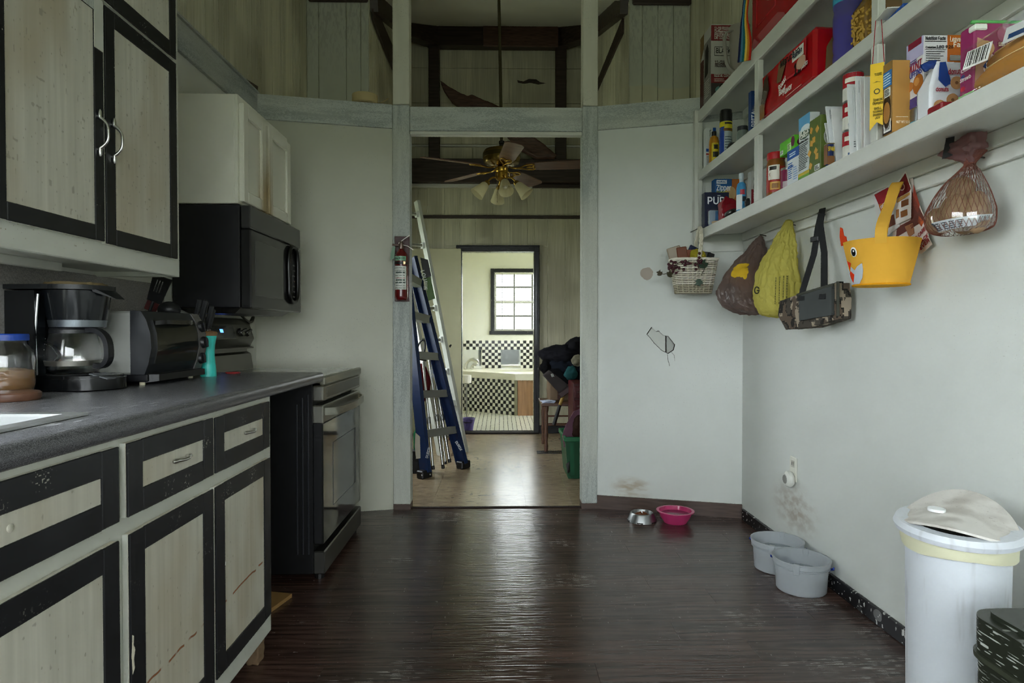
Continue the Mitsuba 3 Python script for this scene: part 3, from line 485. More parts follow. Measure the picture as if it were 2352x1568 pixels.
part(rd, 'handle', strip(hp, .034, .010, (0, 0, 1)), 'brushed', 'b5b4a8', 40, 'curved steel bar handle')
part(rg, 'drawer', bx(-.845, -.793, RY0 + .001, RY1 - .004, .03, .135, .005), 'brushed', '6d6d68', False, 'steel warming drawer front')
for y in (RY0 + .05, RY1 - .06): part(rg, 'foot', cyl((-.83, y, 0), (-.83, y, .03), .022, 12), 'satin', '101010')
bp = [(-1.468, .92), (-1.396, .92), (-1.410, 1.005), (-1.432, 1.016), (-1.432, 1.034), (-1.394, 1.034), (-1.394, 1.041), (-1.414, 1.045), (-1.391, 1.088), (-1.415, 1.165), (-1.431, 1.198), (-1.468, 1.198)]
bk = part(rg, 'backguard', slab(bp, (0, RY0 + .01, 0), (1, 0, 0), (0, 0, 1), RY1 - RY0 - .015), 'brushed', '6f6e68', False)
ku = np.array([-.024, 0, .077]) / np.linalg.norm([-.024, 0, .077])
disp = part(rg, 'display', slab([(3.03, 0.006), (3.36, 0.006), (3.36, .072), (3.03, .072)], (-1.3905, 0, 1.088), (0, 1, 0), ku, .002), 'smoked', None, False)
scene['mat_blue_glow'] = pr({'type': 'rgb', 'value': [.02, .03, .1]}, .5)
g = slab([(3.19, .036), (3.225, .036), (3.225, .054), (3.19, .054)], (-1.3898, 0, 1.088), (0, 1, 0), ku, .001)
kk = part(rg, 'clock_digits', g, 'blue_glow', None, False, 'glowing blue clock digits'); scene[kk]['emitter'] = {'type': 'area', 'radiance': {'type': 'rgb', 'value': [.006, .02, .11]}}
for y in (2.93, 3.0, 3.43, 3.51):
    o = np.array([-1.3905, y, 1.088]) + ku * .036; kn = cat(mt(lathe([(0, 0), (.024, 0), (.022, .014), (0, .014)], 18), frame(o, (0, 1, 0), ku)), mt(bx(-.020, .020, -.007, .007, .01, .034, .003), frame(o, (.5, 1, .6), ku)))
    part(rg, 'knob', kn, 'brushed', '85857f', 30)
# wood scrap lying in the gap
put('plywood_scrap', mt(bx(-.14, .07, -.2, .2, 0, .016), RT(-14, (-1.0, 2.50, .001))), 'matte', '8a6a40', False, 'loose plywood offcut lying on the floor beside the range', 'wood scrap')
# coffee maker and carafe
cm = thing('coffee_maker', 'black drip coffee maker with hinged lid against the backsplash', 'coffee maker')
M = RT(-4, (-1.458, 1.985, .95))
def cmp(name, mesh, mat, col, sm=30, label=None, par=None): return part(par or cm, name, mt(mesh, M), mat, col, sm, label)
base2d = sbox(0, -.098, .18, .098).union(Point(.19, 0).buffer(.098, 24))
cmp('base', cat(mv(ext(base2d, .034), 0, 0, .038), mv(ext(base2d.buffer(-.008), .008), 0, 0, .046)), 'gloss', '0a0b0c', 30)
cmp('warming_plate', mv(lathe([(0, .046), (.07, .046), (.072, .049), (.066, .051), (0, .05)], 32), .138), 'satin', '1b1b1b')
col2d = sbox(0, -.095, .095, .095).difference(Point(.16, 0).buffer(.085, 24))
cmp('water_tank', mv(ext(col2d, .262), 0, 0, .300), 'gloss', '0b0d0f', 30)
for s in (-1, 1): cmp('chrome_strip', tube([(.092, s * .088, .05), (.090, s * .089, .17), (.10, s * .088, .29)], .005, 8), 'metal', 'b9bcbd', True)
cmp('brew_basket', mv(lathe([(0, .190), (.072, .190), (.080, .225), (.090, .302), (0, .302)], 36), .155), 'gloss', '0c0f12', 40)
cmp('silver_band', mv(lathe([(.0742, .192), (.0775, .213), (.0765, .213), (.0735, .192)], 36, False), .155), 'brushed', '8d949a', 40, 'silver band around the basket')
lid = cat(mv(ext(sbox(-.01, -.1, .14, .1).union(Point(.155, 0).buffer(.100, 24)), .014), 0, 0, .318), hull([(.235, -.05, .312), (.235, .05, .312), (.24, -.05, .298), (.24, .05, .298), (.292, -.02, .277), (.292, .02, .277), (.27, 0, .296)]))
cmp('lid', lid, 'satin', '101214', 30, 'hinged lid with a front tab')
cmp('lid_residue', wobble(mv(ext(Point(.15, 0).buffer(.082, 16), .006), 0, 0, .326), .004, 40, 5, 2), 'matte', '63563a', 30, 'tan crust of dried grounds')
cmp('control_panel', mt(bx(-.025, .035, -.035, .035, 0, .004, .001), trimesh.transformations.translation_matrix([.252, -.02, .043]) @ trimesh.transformations.rotation_matrix(.25, [0, 1, 0])), 'satin', '55585b', 30, 'grey control panel')
cf = thing('glass_carafe', 'glass coffee carafe with black lid and handle standing in the coffee maker', 'carafe')
Mc = M @ trimesh.transformations.translation_matrix([.145, -.008, .051])
def cfp(name, mesh, mat, col, sm=30, label=None): return part(cf, name, mt(mesh, Mc), mat, col, sm, label)
outer = [(0, 0), (.058, 0), (.065, .006), (.071, .025), (.075, .05), (.072, .08), (.063, .118), (.058, .126)]; inner = [(r - .0022 if r > .01 else 0, z + (.0022 if i < 3 else 0)) for i, (r, z) in enumerate(outer)][::-1]
cfp('glass_bowl', lathe(outer + inner, 40, False), 'glass', None, 40)
cfp('metal_band', lathe([(.0725, .024), (.0762, .040), (.0758, .040), (.0722, .024)], 40, False), 'brushed', 'c4c2b8', 40, 'steel band')
cfp('collar', lathe([(.0575, .122), (.061, .122), (.061, .133), (.0575, .133)], 36, False), 'satin', '17181a')
cfp('lid', lathe([(0, .146), (.04, .148), (.058, .140), (.061, .132), (0, .130)][::-1], 36), 'satin', '0f1012')
hd = curve([(.055, -.01, .130), (.092, -.014, .128), (.118, -.018, .108), (.128, -.02, .070), (.122, -.019, .036), (.098, -.015, .022), (.080, -.012, .026)], 26)
cfp('handle', strip(hd, .026, .014, (0, 1, 0)), 'satin', '141518', 40, 'black loop handle')
for i in range(5): cfp('level_mark', mt(bx(-.006, .006, 0, .0006, -.0006, .0006), trimesh.transformations.rotation_matrix(-.75, [0, 0, 1]) @ trimesh.transformations.translation_matrix([.0, -.0735 + max(0, (i - 2)) * .002, .04 + i * .0165])), 'matte', 'e8e8e4', False)
# jar of sugar, wooden disc
jr = thing('glass_jar', 'glass jar half full of brown sugar with a blue lid', 'jar')
J = trimesh.transformations.translation_matrix([-1.385, 1.80, .9505])
jo = [(0, 0), (.052, 0), (.061, .008), (.065, .03), (.065, .105), (.060, .125), (.047, .142), (.046, .155)]; ji = [(r - .003 if r > .01 else 0, z + (.004 if i < 3 else 0)) for i, (r, z) in enumerate(jo)][::-1]
part(jr, 'glass_body', mt(lathe(jo + ji, 40, False), J), 'glass', None, 40)
part(jr, 'lid', mt(lathe([(0, .172), (.048, .172), (.050, .169), (.050, .153), (.047, .153)][::-1] , 40), J), 'satin', '173a8a', 30, 'blue screw lid')
sg = lathe([(0, .006), (.046, .006), (.056, .013), (.0605, .03), (.0605, .068), (.03, .075), (0, .077)], 40); sg = wobble(sg, .0012, 60, 2); part(jr, 'brown_sugar', mt(sg, J), 'matte', '6f5030', True, 'brown sugar filling the lower half')
put('wooden_disc', mt(lathe([(0, 0), (.06, 0), (.064, .006), (.064, .018), (.06, .022), (0, .022)], 40), RT(0, (-1.272, 1.665, .9505))), 'walnut', None, 40, 'reddish brown wooden disc lying on the counter in front of the jar', 'trivet')
# toaster oven
to = thing('toaster_oven', 'black and grey toaster oven with a smoked glass door on the counter', 'toaster oven')
TY0, TY1, tb = 2.09, 2.475, .952
part(to, 'shell', bx(-1.45, -1.205, TY0, TY1, tb + .035, 1.195, .006), 'satin', '7f807b', False, 'grey metal side shell')
fp = [(-1.21, tb + .035), (-1.165, tb + .035), (-1.152, tb + .07), (-1.142, tb + .12), (-1.145, tb + .17), (-1.158, tb + .215), (-1.175, tb + .243), (-1.21, tb + .246)]
part(to, 'front_frame', slab(fp, (0, TY0 - .003, 0), (1, 0, 0), (0, 0, 1), TY1 - TY0 + .006), 'satin', '14171b', 30)
part(to, 'base', cat(bx(-1.45, -1.16, TY0 + .003, TY1 - .003, tb + .01, tb + .037, .004), hull([(-1.17, y, z) for y in (TY0 + .01, TY1 - .01) for z in (tb + .008, tb + .035)] + [(-1.135, y, z) for y in (TY0 + .03, TY1 - .03) for z in (tb + .012, tb + .034)])), 'satin', '0e0f12', False)
dp = [(x + .004, z) for x, z in fp[2:6]] + [(x - .006, z) for x, z in fp[2:6][::-1]]
tod = part(to, 'door', slab(dp, (0, TY0 + .03, 0), (1, 0, 0), (0, 0, 1), .28), 'smoked', None, 40, 'smoked glass door')
part(tod, 'handle', strip(curve([(-1.150, TY0 + .035, tb + .205), (-1.132, TY0 + .06, tb + .208), (-1.126, TY0 + .15, tb + .208), (-1.132, TY0 + .25, tb + .208), (-1.150, TY0 + .27, tb + .205)], 20), .014, .008, (0, 0, 1)), 'gloss', '0c0c0d', 40)
cp = part(to, 'control_panel', slab([(x + .0035, z) for x, z in fp[1:7]] + [(x - .01, z) for x, z in fp[1:7][::-1]], (0, TY1 - .062, 0), (1, 0, 0), (0, 0, 1), .056), 'satin', '4e4c4a', 30)
for z, x in ((tb + .075, -1.149), (tb + .135, -1.139), (tb + .195, -1.148)):
    part(to, 'knob', cat(mt(lathe([(0, 0), (.0225, 0), (.020, .012), (0, .012)], 18), frame((x, TY1 - .034, z), (0, 1, 0), (0, 0, 1))), mt(bx(-.004, .004, -.018, .018, .008, .02, .002), frame((x, TY1 - .034, z), (.2, 1, .3), (0, 0, 1)))), 'satin', '101113', 30)
for x, y in ((-1.19, TY0 + .03), (-1.19, TY1 - .03), (-1.42, TY0 + .03), (-1.42, TY1 - .03)): part(to, 'foot', cyl((x, y, .9505), (x, y, tb + .012), .009, 10), 'matte', 'b9b49b')
# teal cup, knife block, crock with utensils, red coaster
put('teal_vase', mt(lathe([(0, 0), (.030, 0), (.029, .02), (.023, .08), (.024, .12), (.031, .160), (.029, .160), (.022, .12), (.021, .08), (.026, .008), (0, .008)], 32, False), RT(0, (-1.160, 2.530, .9505))), 'satin', '33b3a8', 40, 'turquoise flared cup standing behind the toaster oven', 'cup')
kb = thing('knife_block', 'wooden knife block behind the toaster oven', 'knife block')
K = frame((-1.275, 2.64, .9505), (1, 0, 0), (0, 1, 0)) @ trimesh.transformations.rotation_matrix(.24, [0, 1, 0])
part(kb, 'block', mt(bx(-.045, .04, -.05, .05, .01, .19, .004), K), 'oak', None, False)
for i, (x, y, h, c) in enumerate(((-.03, -.03, .115, 0), (-.005, -.032, .118, 0), (.02, -.02, .10, 0), (-.022, .015, .112, 0), (.012, .018, .085, 0))):
    kn = thing('kitchen_knife', 'black handled knife, ' + ('leftmost in the near row of the knife block', 'middle of the near row of the knife block', 'rightmost in the near row of the knife block', 'left one in the back row of the knife block', 'short one at the back right of the knife block')[i], 'knife')
    part(kn, 'handle', mt(bx(x - .010, x + .010, y - .0075, y + .0075, .198, .198 + h, .005), K), 'satin', '111214', 30)
    part(kn, 'bolster', mt(bx(x - .009, x + .009, y - .005, y + .005, .1905, .199, .002), K), 'brushed', '9a9a96', False)
uk = put('utensil_crock', mt(lathe([(0, 0), (.055, 0), (.06, .01), (.062, .15), (.058, .15), (.055, .012), (0, .012)], 32, False), RT(0, (-1.365, 2.60, .9505))), 'satin', '1a1b1d', 40, 'dark crock of cooking utensils behind the toaster oven', 'crock')
sp = thing('slotted_spatula', 'black slotted spatula standing in the crock', 'spatula')
S = frame((-1.385, 2.585, 1.305), (.93, -.1, -.35), (.35, 0, .93)); hs = [sbox(-.016 + i * .012, -.02, -.012 + i * .012, .03) for i in range(3)]
part(sp, 'blade', mt(ext(Polygon([(-.04, .045), (.045, .05), (.035, -.06), (-.028, -.06)]).difference(__import__('shapely').union_all(hs)), .003), S), 'satin', '141416', False); part(sp, 'stem', mt(cyl((0, -.058, -.0015), (0.0, -.2, -.0015), .006, 8), S), 'satin', '141416')
ld = thing('ladle', 'black round ladle leaning in the crock', 'ladle'); part(ld, 'bowl', mt(ball((0, 0, 0), .042, (1, 1, .8), 3), RT(0, (-1.325, 2.555, 1.215))), 'satin', '121315', True); part(ld, 'stem', tube([(-1.32, 2.58, 1.20), (-1.35, 2.60, 1.0)], .006, 8), 'satin', '121315')
l2 = thing('serving_spoon', 'black serving spoon lying low in the crock', 'spoon'); part(l2, 'bowl', mt(ball((0, 0, 0), .038, (1.3, .5, .7), 3), RT(0, (-1.425, 2.575, 1.185))), 'satin', '18191b', True); part(l2, 'stem', tube([(-1.41, 2.58, 1.175), (-1.375, 2.60, 1.0)], .006, 8), 'satin', '18191b')
rs = thing('turner', 'dark red turner behind the slotted spatula', 'turner'); part(rs, 'blade', mt(bx(-.025, .025, -.035, .03, -.002, .002, .001), frame((-1.425, 2.62, 1.245), (.9, 0, -.4), (.4, 0, .9))), 'satin', '4a1c1c', False); part(rs, 'stem', tube([(-1.435, 2.62, 1.215), (-1.38, 2.61, 1.0)], .005, 8), 'satin', '3a1616')
put('coaster', mt(lathe([(0, 0), (.028, 0), (.030, .003), (.028, .006), (0, .005)], 24), RT(0, (-1.135, 2.70, .9505))), 'gloss', '8a2a2c', 40, 'small red disc lying on the counter near the range', 'coaster')
# ---- doorway, hall and bathroom things -------------------------------------------------------------------------
# fire extinguisher on the left post
fe = thing('fire_extinguisher', 'small dark red fire extinguisher strapped to the left door post', 'fire extinguisher')
ex, ey = -.613, 3.928
part(fe, 'mounting_board', bx(-.66, -.568, 3.968, 3.984, 1.315, 1.722, .002), 'satin', '3a1412', False)
part(fe, 'cylinder', mt(lathe([(0, 1.322), (.03, 1.322), (.038, 1.332), (.0395, 1.345), (.0395, 1.585), (.034, 1.61), (.018, 1.628), (.014, 1.64), (0, 1.64)], 32), RT(0, (ex, ey, 0))), 'gloss', '560f10', 40)
def band(r, z0, z1, a0, a1, n=16):
    a = np.linspace(math.radians(a0), math.radians(a1), n); v = [(ex + r * math.cos(t), ey + r * math.sin(t), z) for z in (z0, z1) for t in a]
    return TM(v, [f for i in range(n - 1) for f in ((i, i + 1, n + i + 1), (i, n + i + 1, n + i))])
part(fe, 'instruction_label', band(.0402, 1.385, 1.53, -155, -30), 'satin', 'c9cbc4', True, 'white instruction label')
part(fe, 'class_label', band(.0402, 1.562, 1.59, -150, -35), 'satin', '7fae92', True, 'green class label')
for i in range(9): part(fe, 'label_print', cat(*[band(.0405, 1.392 + i * .0155, 1.392 + i * .0155 + (.009 if i in (2, 3, 6) else .003), a, a + b, 6) for a, b in ((-146 + (i * 7) % 11, 34), (-105, 30), (-68, 26 - (i * 5) % 9))]), 'matte', '55605a' if i != 4 else '9a3038', True)
text(fe, 'lettering', 'HALON 1211', .011, (ex - .0325, ey - .0409, 1.571), (1, 0, 0), (0, 0, 1), '10301c', width=.062)
part(fe, 'strap', band(.0412, 1.54, 1.556, -180, 0, 24), 'satin', '141414', True); part(fe, 'buckle', bx(ex + .018, ex + .034, ey - .043, ey - .036, 1.537, 1.558, .002), 'brushed', 'c9b38a', False)
part(fe, 'valve', cat(mt(lathe([(0, 0), (.016, 0), (.016, .03), (.01, .045), (0, .045)], 16), RT(0, (ex, ey, 1.638))), cyl((ex, ey, 1.66), (ex - .055, ey, 1.664), .006, 10)), 'brushed', '8c7a74')
part(fe, 'lever', cat(strip([(ex - .015, ey, 1.67), (ex + .01, ey, 1.69), (ex + .055, ey - .004, 1.722)], .018, .004, (0, 1, 0)), strip([(ex, ey, 1.665), (ex + .04, ey - .004, 1.655), (ex + .078, ey - .006, 1.630)], .016, .004, (0, 1, 0))), 'brushed', 'a9a49c', False, 'metal carry lever')
part(fe, 'inspection_tag', slab([(0, 0), (.016, .004), (.012, -.07), (-.014, -.085), (-.01, -.04)], (ex - .052, ey - .004, 1.65), (1, 0, 0), (0, .1, 1), .0015), 'matte', '7f9a86', False)
# masking tape on the header
tp = thing('tape_roll', 'roll of cream masking tape with a loose tail on the left header board', 'tape roll'); TX, TYy = -.845, 3.985
part(tp, 'roll', mt(lathe([(.052, 0), (.079, 0), (.079, .052), (.052, .052), (.052, 0)], 40, False), RT(0, (TX, TYy, 2.5462))), 'matte', 'a9996e', 40)
part(tp, 'tail', strip(curve([(TX + .074, TYy + .0, 2.555), (TX + .10, TYy - .01, 2.553), (TX + .13, TYy - .012, 2.565), (TX + .148, TYy - .01, 2.582)], 12), .03, .0015, (0, 1, .25)), 'matte', 'a9996e', 40)
# blue stepladder, aluminium ladder, poles
la = thing('stepladder', 'blue fibreglass stepladder with grey steps leaning in the hall behind the left post', 'ladder')
A0, A1 = np.array([-.585, 4.86, 0.04]), np.array([-.78, 4.99, 1.78]); B0, B1 = np.array([-.305, 5.20, .04]), np.array([-.725, 5.26, 1.74])
def channel(p, q, s, w, fl):
    ax = (q - p) / np.linalg.norm(q - p); s = s - ax * (s @ ax); s /= np.linalg.norm(s); d = np.cross(ax, s)
    pl_ = [(-w / 2, -.003), (w / 2, -.003), (w / 2, fl), (w / 2 - .005, fl), (w / 2 - .005, .003), (-w / 2 + .005, .003), (-w / 2 + .005, fl), (-w / 2, fl)]
    return slab(pl_, q, d, s, np.linalg.norm(q - p)) if np.cross(d, s) @ ax > 0 else slab(pl_[::-1], p, d, s, np.linalg.norm(q - p))
sv = (B0 - A0); 
part(la, 'rail', channel(A0, A1, sv, .095, .032), 'satin', '10254a', False); part(la, 'rail', channel(B0, B1, -sv, .105, .035), 'satin', '0b1f42', False)
for k, t in enumerate((.17, .345, .52, .70, .875)):
    a, b = A0 + (A1 - A0) * t, B0 + (B1 - B0) * (t - .004); u = (b - a) / np.linalg.norm(b - a); n = np.cross(u, [0, 0, 1])
    part(la, 'step', hull([q + n * s1 * .04 + np.array([0, 0, z]) for q in (a + u * .004, b - u * .004) for s1 in (-1, 1) for z in (-.03, .03 - .012 * (s1 < 0))]), 'satin', '6d6e68' if k < 2 else '83857c', False, 'grey ribbed tread')
for q, r0 in ((A0, 0), (B0, 0)): part(la, 'foot', mt(bx(-.035, .035, -.055, .055, 0, .062, .008), RT(-38, (q[0], q[1], 0))), 'satin', '111214', False, 'black rubber foot')
for q in (A0, ): part(la, 'rivet', cat(*[ball((q[0] + .02 + i * .03, q[1] - .062 + i * .012, .036), .006, n=1) for i in (-1, 1)]), 'metal', 'c8c8c8', True)
part(la, 'rail_label', slab([(0, 0), (.034, .004), (.03, .17), (-.004, .2), (-.01, .1)], A0 + np.array([-.055, -.068, .12]), (1, 0, 0), (-.1, 0, 1), .001), 'matte', 'b7b2a6', False, 'torn paper label')
for w, (px, py), dz in (('werner', (1005, 855), 0), ):
    text(la, 'lettering', w.upper(), .018, at(997, 866, Y=5.12), (-.2, 0, 1), (-1, 0, -.2), 'aab2bd', width=.085)
text(la, 'lettering', 'DUROX', .02, at(983, 1052, Y=4.80), (.25, 0, 1), (-1, 0, .25), 'd0d4d8', width=.085); text(la, 'lettering', 'DUROX', .02, at(1045, 1015, Y=5.1), (.6, 0, -1), (1, 0, .6), 'd0d4d8', width=.085)
pk = thing('hanging_package', 'green and black retail card stuck between the ladder rails', 'package')
part(pk, 'card', slab([(-.03, .17), (.025, .15), (.085, -.13), (.03, -.15)], at(975, 648, Y=5.1), (1, 0, 0), (0, 0, 1), .01), 'satin', '3d5c1e', False)
part(pk, 'black_panel', slab([(-.035, .2), (.028, .18), (.055, .05), (0, .03)], at(975, 648, Y=5.095), (1, 0, 0), (0, 0, 1), .006), 'satin', '0d0f10', False)
text(pk, 'lettering', 'LOU', .03, at(966, 622, Y=5.085), (.25, 0, -1), (1, 0, .25), 'd8dcd8', width=.08)
part(pk, 'barcode', cat(*[slab([(0, i * .011), (.03, i * .011 - .004), (.031, i * .011 + .002), (.001, i * .011 + .006)], at(973, 665, Y=5.085), (1, 0, 0), (0, 0, 1), .001) for i in range(7)]), 'matte', 'cfd4c8', False)
al = thing('aluminium_ladder', 'silver aluminium ladder leaning against the open door behind the blue ladder', 'ladder')
C0, C1 = np.array([-.335, 5.88, 0.0]), np.array([-.80, 6.02, 2.36]); D0, D1 = C0 + np.array([-.22, -.16, 0]), C1 + np.array([-.2, -.15, 0])
for p, q in ((C0, C1), (D0, D1)): part(al, 'rail', channel(p, q, np.array([.8, .6, 0]), .065, .028), 'satin', 'b9bcb2', False)
for i in range(8):
    t = .07 + i * .125; a, b = C0 + (C1 - C0) * t, D0 + (D1 - D0) * t; part(al, 'rung', cyl(a, b, .016, 10), 'brushed', 'b9bbb4')
    part(al, 'rung_bracket', mt(bx(-.03, .03, -.02, .02, -.028, .028, .004), RT(35, a)), 'satin', 'c9cdc8', False)
for i, (p, q, r) in enumerate((((995, 1078), (972, 830), .011), ((1018, 1076), (985, 820), .011), ((1033, 1062), (994, 835), .012), ((1024, 1066), (1000, 880), .009))):
    a, b = at(*p, Y=5.02 + i * .06), at(*q, Y=5.16 + i * .06); a[2] = max(a[2], .02)
    po = thing('chrome_pole', ['thin chrome pole leaning inside the blue stepladder, leftmost of four', 'chrome pole second from the left inside the blue stepladder', 'thicker chrome pole nearest the right rail of the blue stepladder', 'short chrome pole third from the left inside the blue stepladder'][[0, 1, 2, 3][i]], 'pole', 'chrome poles inside the stepladder')
    part(po, 'tube', tube([a + (b - a) * .03, b], r, 10), 'metal', 'b9bbb6', True); part(po, 'tip', tube([a, a + (b - a) * .035], r * 1.25, 10), 'satin', '121212', True)
    part(po, 'clamp', tube([a + (b - a) * .42, a + (b - a) * .48], r * 1.6, 10), 'brushed', '8f908c', True)
put('red_bag', wobble(ball(at(966, 880, Y=5.3), .11, (.75, .6, 1.5), 3), .012, 14, 4), 'fabric', '4d1519', True, 'dark red cloth bag behind the ladder steps', 'bag')
gb = thing('green_bottle', 'green squeeze bottle between the left post and the ladder foot', 'bottle'); gx = at(961, 1010, Y=5.05)
part(gb, 'body', mt(lathe([(0, 0), (.035, 0), (.04, .02), (.04, .13), (.02, .17), (0, .17)], 20), RT(0, (gx[0], gx[1], .18))), 'gloss', '0f5a37'); part(gb, 'box_under', bx(gx[0] - .06, gx[0] + .05, gx[1] - .05, gx[1] + .05, 0, .18, .004), 'matte', '2b2a2c', False, 'dark carton it stands on')
put('camera_tripod_head', cat(cyl(at(953, 812, Y=5.3), at(982, 815, Y=5.3), .022, 12), cyl(at(958, 822, Y=5.3), at(980, 826, Y=5.3), .014, 10), tube(curve([at(962, 812, Y=5.3), at(962, 790, Y=5.3), at(967, 783, Y=5.3), at(974, 812, Y=5.3)], 14), .008, 8)), 'satin', '232424', True, 'dark metal clamp assembly above the third ladder step', 'clamp')
# ceiling fan
cfn = thing('ceiling_fan', 'brass ceiling fan with brown blades and four glass light shades hanging in the hall', 'ceiling fan')
F = np.array([.012, 5.0, 0.0]); zf = 2.43
part(cfn, 'downrod', tube([(F[0] - .022, F[1], 3.76), (F[0], F[1], zf + .14)], .0125, 10), 'brushed', '5e5844'); part(cfn, 'coupling', mt(lathe([(0, 0), (.02, 0), (.024, .02), (.018, .05), (.024, .055), (.022, .075), (0, .075)], 18), RT(0, (F[0], F[1], zf + .12))), 'satin', '1c1a16')
def cyf(prof, n=40): return mt(lathe(prof, n), RT(0, F))
part(cfn, 'motor_housing', cyf([(0, zf), (.08, zf), (.135, zf + .02), (.148, zf + .045), (.148, zf + .10), (.135, zf + .12), (.06, zf + .135), (0, zf + .137)]), 'metal', '7a6634', 40)
part(cfn, 'housing_band', cyf([(.149, zf + .06), (.150, zf + .062), (.150, zf + .09), (.149, zf + .092)]), 'brushed', '54492a', 40)
part(cfn, 'switch_housing', cyf([(0, zf - .115), (.03, zf - .115), (.048, zf - .10), (.05, zf - .06), (.044, zf - .05), (.05, zf - .04), (.05, zf - .015), (.03, zf), (0, zf)]), 'metal', 'b08d3c', 40)
for k, ang in enumerate((206, 134, 62, -10, -82)):
    R_ = RT(ang, F) @ trimesh.transformations.translation_matrix([0, 0, zf - .012]) @ trimesh.transformations.rotation_matrix(math.radians(-12), [1, 0, 0])
    bl = Polygon([(.2, -.05), (.3, -.062), (.62, -.07), (.655, -.05), (.66, 0), (.655, .05), (.62, .07), (.3, .062), (.2, .05)])
    b = part(cfn, 'blade', mt(mv(ext(bl, .006), 0, 0, .003), R_), 'walnut', None, False, 'brown wooden blade')
    arm = cat(*[tube(curve([(.06, 0, .006), (.12, 0, -.012), (.17, s * .02, -.008), (.22, s * .042, -.006), (.262, s * .03, -.006), (.25, s * .008, -.006), (.2, s * .004, -.006)], 22), .0055, 6) for s in (-1, 1)])
    part(b, 'blade_iron', mt(arm, R_), 'metal', 'b08d3c', True, 'scrolled brass blade iron')
for k, (ang, tilt) in enumerate(((195, 42), (-15, 42), (-80, 38), (100, 38))):
    R_ = RT(ang, F) @ trimesh.transformations.translation_matrix([0, 0, zf - .10]); c = curve([(.03, 0, 0), (.075, 0, .004), (.105, 0, -.02), (.118, 0, -.04)], 12)
    part(cfn, 'light_arm', mt(tube(c, .007, 8), R_), 'metal', 'b08d3c', True)
    Q = R_ @ trimesh.transformations.translation_matrix([.118, 0, -.04]) @ trimesh.transformations.rotation_matrix(math.radians(180 - tilt), [0, 1, 0])
    part(cfn, 'socket', mt(lathe([(0, -.012), (.02, -.012), (.024, 0), (.024, .02), (0, .02)], 18), Q), 'metal', '8d7436')
    rr = lathe([(.026, .012), (.034, .03), (.043, .07), (.052, .105), (.058, .128)], 48, False); av = np.arctan2(rr.vertices[:, 1], rr.vertices[:, 0]); rr.vertices[:, :2] *= (1 + .022 * np.sin(av * 24) * (rr.vertices[:, 2] > .04))[:, None]
    part(cfn, 'light_shade', mt(rr, Q), 'film', 'cfc7a4', True, 'ribbed bell glass shade'); part(cfn, 'bulb', mt(ball((0, 0, .06), .022, (1, 1, 1.4)), Q), 'satin', 'd9d3bd', True)
part(cfn, 'pull_chain', cyl((F[0] - .035, F[1] - .06, zf - .06), (F[0] - .035, F[1] - .06, zf - .30), .0018, 5), 'brushed', '6d6144')
# driftwood on the far beam
dw = [(1013, 193), (1030, 205), (1060, 222), (1075, 228), (1085, 225), (1100, 233), (1120, 240), (1150, 253), (1190, 290), (1225, 322), (1250, 338), (1276, 362), (1272, 366), (1232, 367), (1190, 345), (1150, 300), (1105, 262), (1060, 253), (1038, 238), (1020, 212)]
put('driftwood', wobble(slab([(at(*p, Y=6.80)[0], at(*p, Y=6.80)[2]) for p in dw], (0, 6.70, 0), (1, 0, 0), (0, 0, 1), .09), .012, 12, 5, 3), 'drift', None, True, 'long dark driftwood branch resting slantwise on the far hall beam', 'driftwood')
# right side of the hall
st = thing('side_table', 'small worn wooden table with turned legs beyond the right door post', 'table')
part(st, 'tabletop', bx(.385, 1.0, 5.86, 6.35,   .43, .456, .004), 'walnut', None, False)
legp = [(0, 0), (.016, 0), (.02, .05), (.014, .09), (.022, .16), (.016, .2), (.021, .33), (.016, .36), (.024, .40), (.024, .43), (0, .43)]
for x, y in ((.43, 5.90), (.96, 5.90), (.43, 6.3), (.96, 6.3)): part(st, 'leg', mt(lathe(legp, 16), RT(0, (x, y, .001))), 'walnut', None, 40)
for y, z in ((5.9, .25), (6.3, .28), (6.3, .2)): part(st, 'stretcher', cyl((.43, y, z), (.96, y, z), .009, 8), 'walnut', None, True)
put('paper_stack', mt(cat(*[mt(bx(-.05, .06, -.05, .05, i * .004, i * .004 + .003), RT(i * 9)) for i in range(5)]), RT(0, (.445, 5.93, .457))), 'matte', 'b9c3d6', False, 'few white papers at the corner of the wooden table', 'papers')
lb = thing('leather_box', 'tan box bag with brown straps on the wooden table', 'bag')
part(lb, 'body', wobble(bx(.46, .80, 6.0, 6.25, .457, .70, .02), .006, 9, 3, 3), 'matte', '6a5844', True)
for x in (.56, .72): part(lb, 'strap', cat(bx(x - .015, x + .015, 5.985, 5.995, .48, .69), bx(x - .016, x + .016, 5.98, 5.99, .58, .60)), 'satin', '3a1a12', False)
cloth = [('black_jacket', (1290, 815), 6.05, (.22, .16, .09), '17171b', 'black jacket on top of the clothes pile in the hall'), ('dark_beanie', (1257, 840), 5.98, (.06, .08, .08), '08080a', 'black knit hat hanging off the left side of the clothes pile'),
         ('dark_coat', (1300, 848), 6.0, (.2, .15, .13), '12161d', 'dark navy coat in the middle of the clothes pile'), ('black_hood', (1325, 795), 6.05, (.12, .12, .08), '161618', 'black hood at the highest point of the clothes pile')]
for nm, q, y, r, c, l in cloth: put(nm, wobble(ball(at(*q, Y=y), 1, r, 4), .035, 13, len(nm)), 'fabric', c, True, l, 'clothing')
gbag = thing('grey_bag', 'grey and black soft bag slumped on the clothes pile', 'bag'); gp = [at(*q, Y=5.82) for q in ((1247, 862), (1262, 850), (1300, 878), (1306, 893), (1292, 908), (1282, 900))]
gm = slab([(p[0], p[2]) for p in gp], (0, 5.78, 0), (1, 0, 0), (0, 0, 1), .10); part(gbag, 'body', wobble(gm, .006, 20, 3, 3), 'fabric', '3a3635', True)
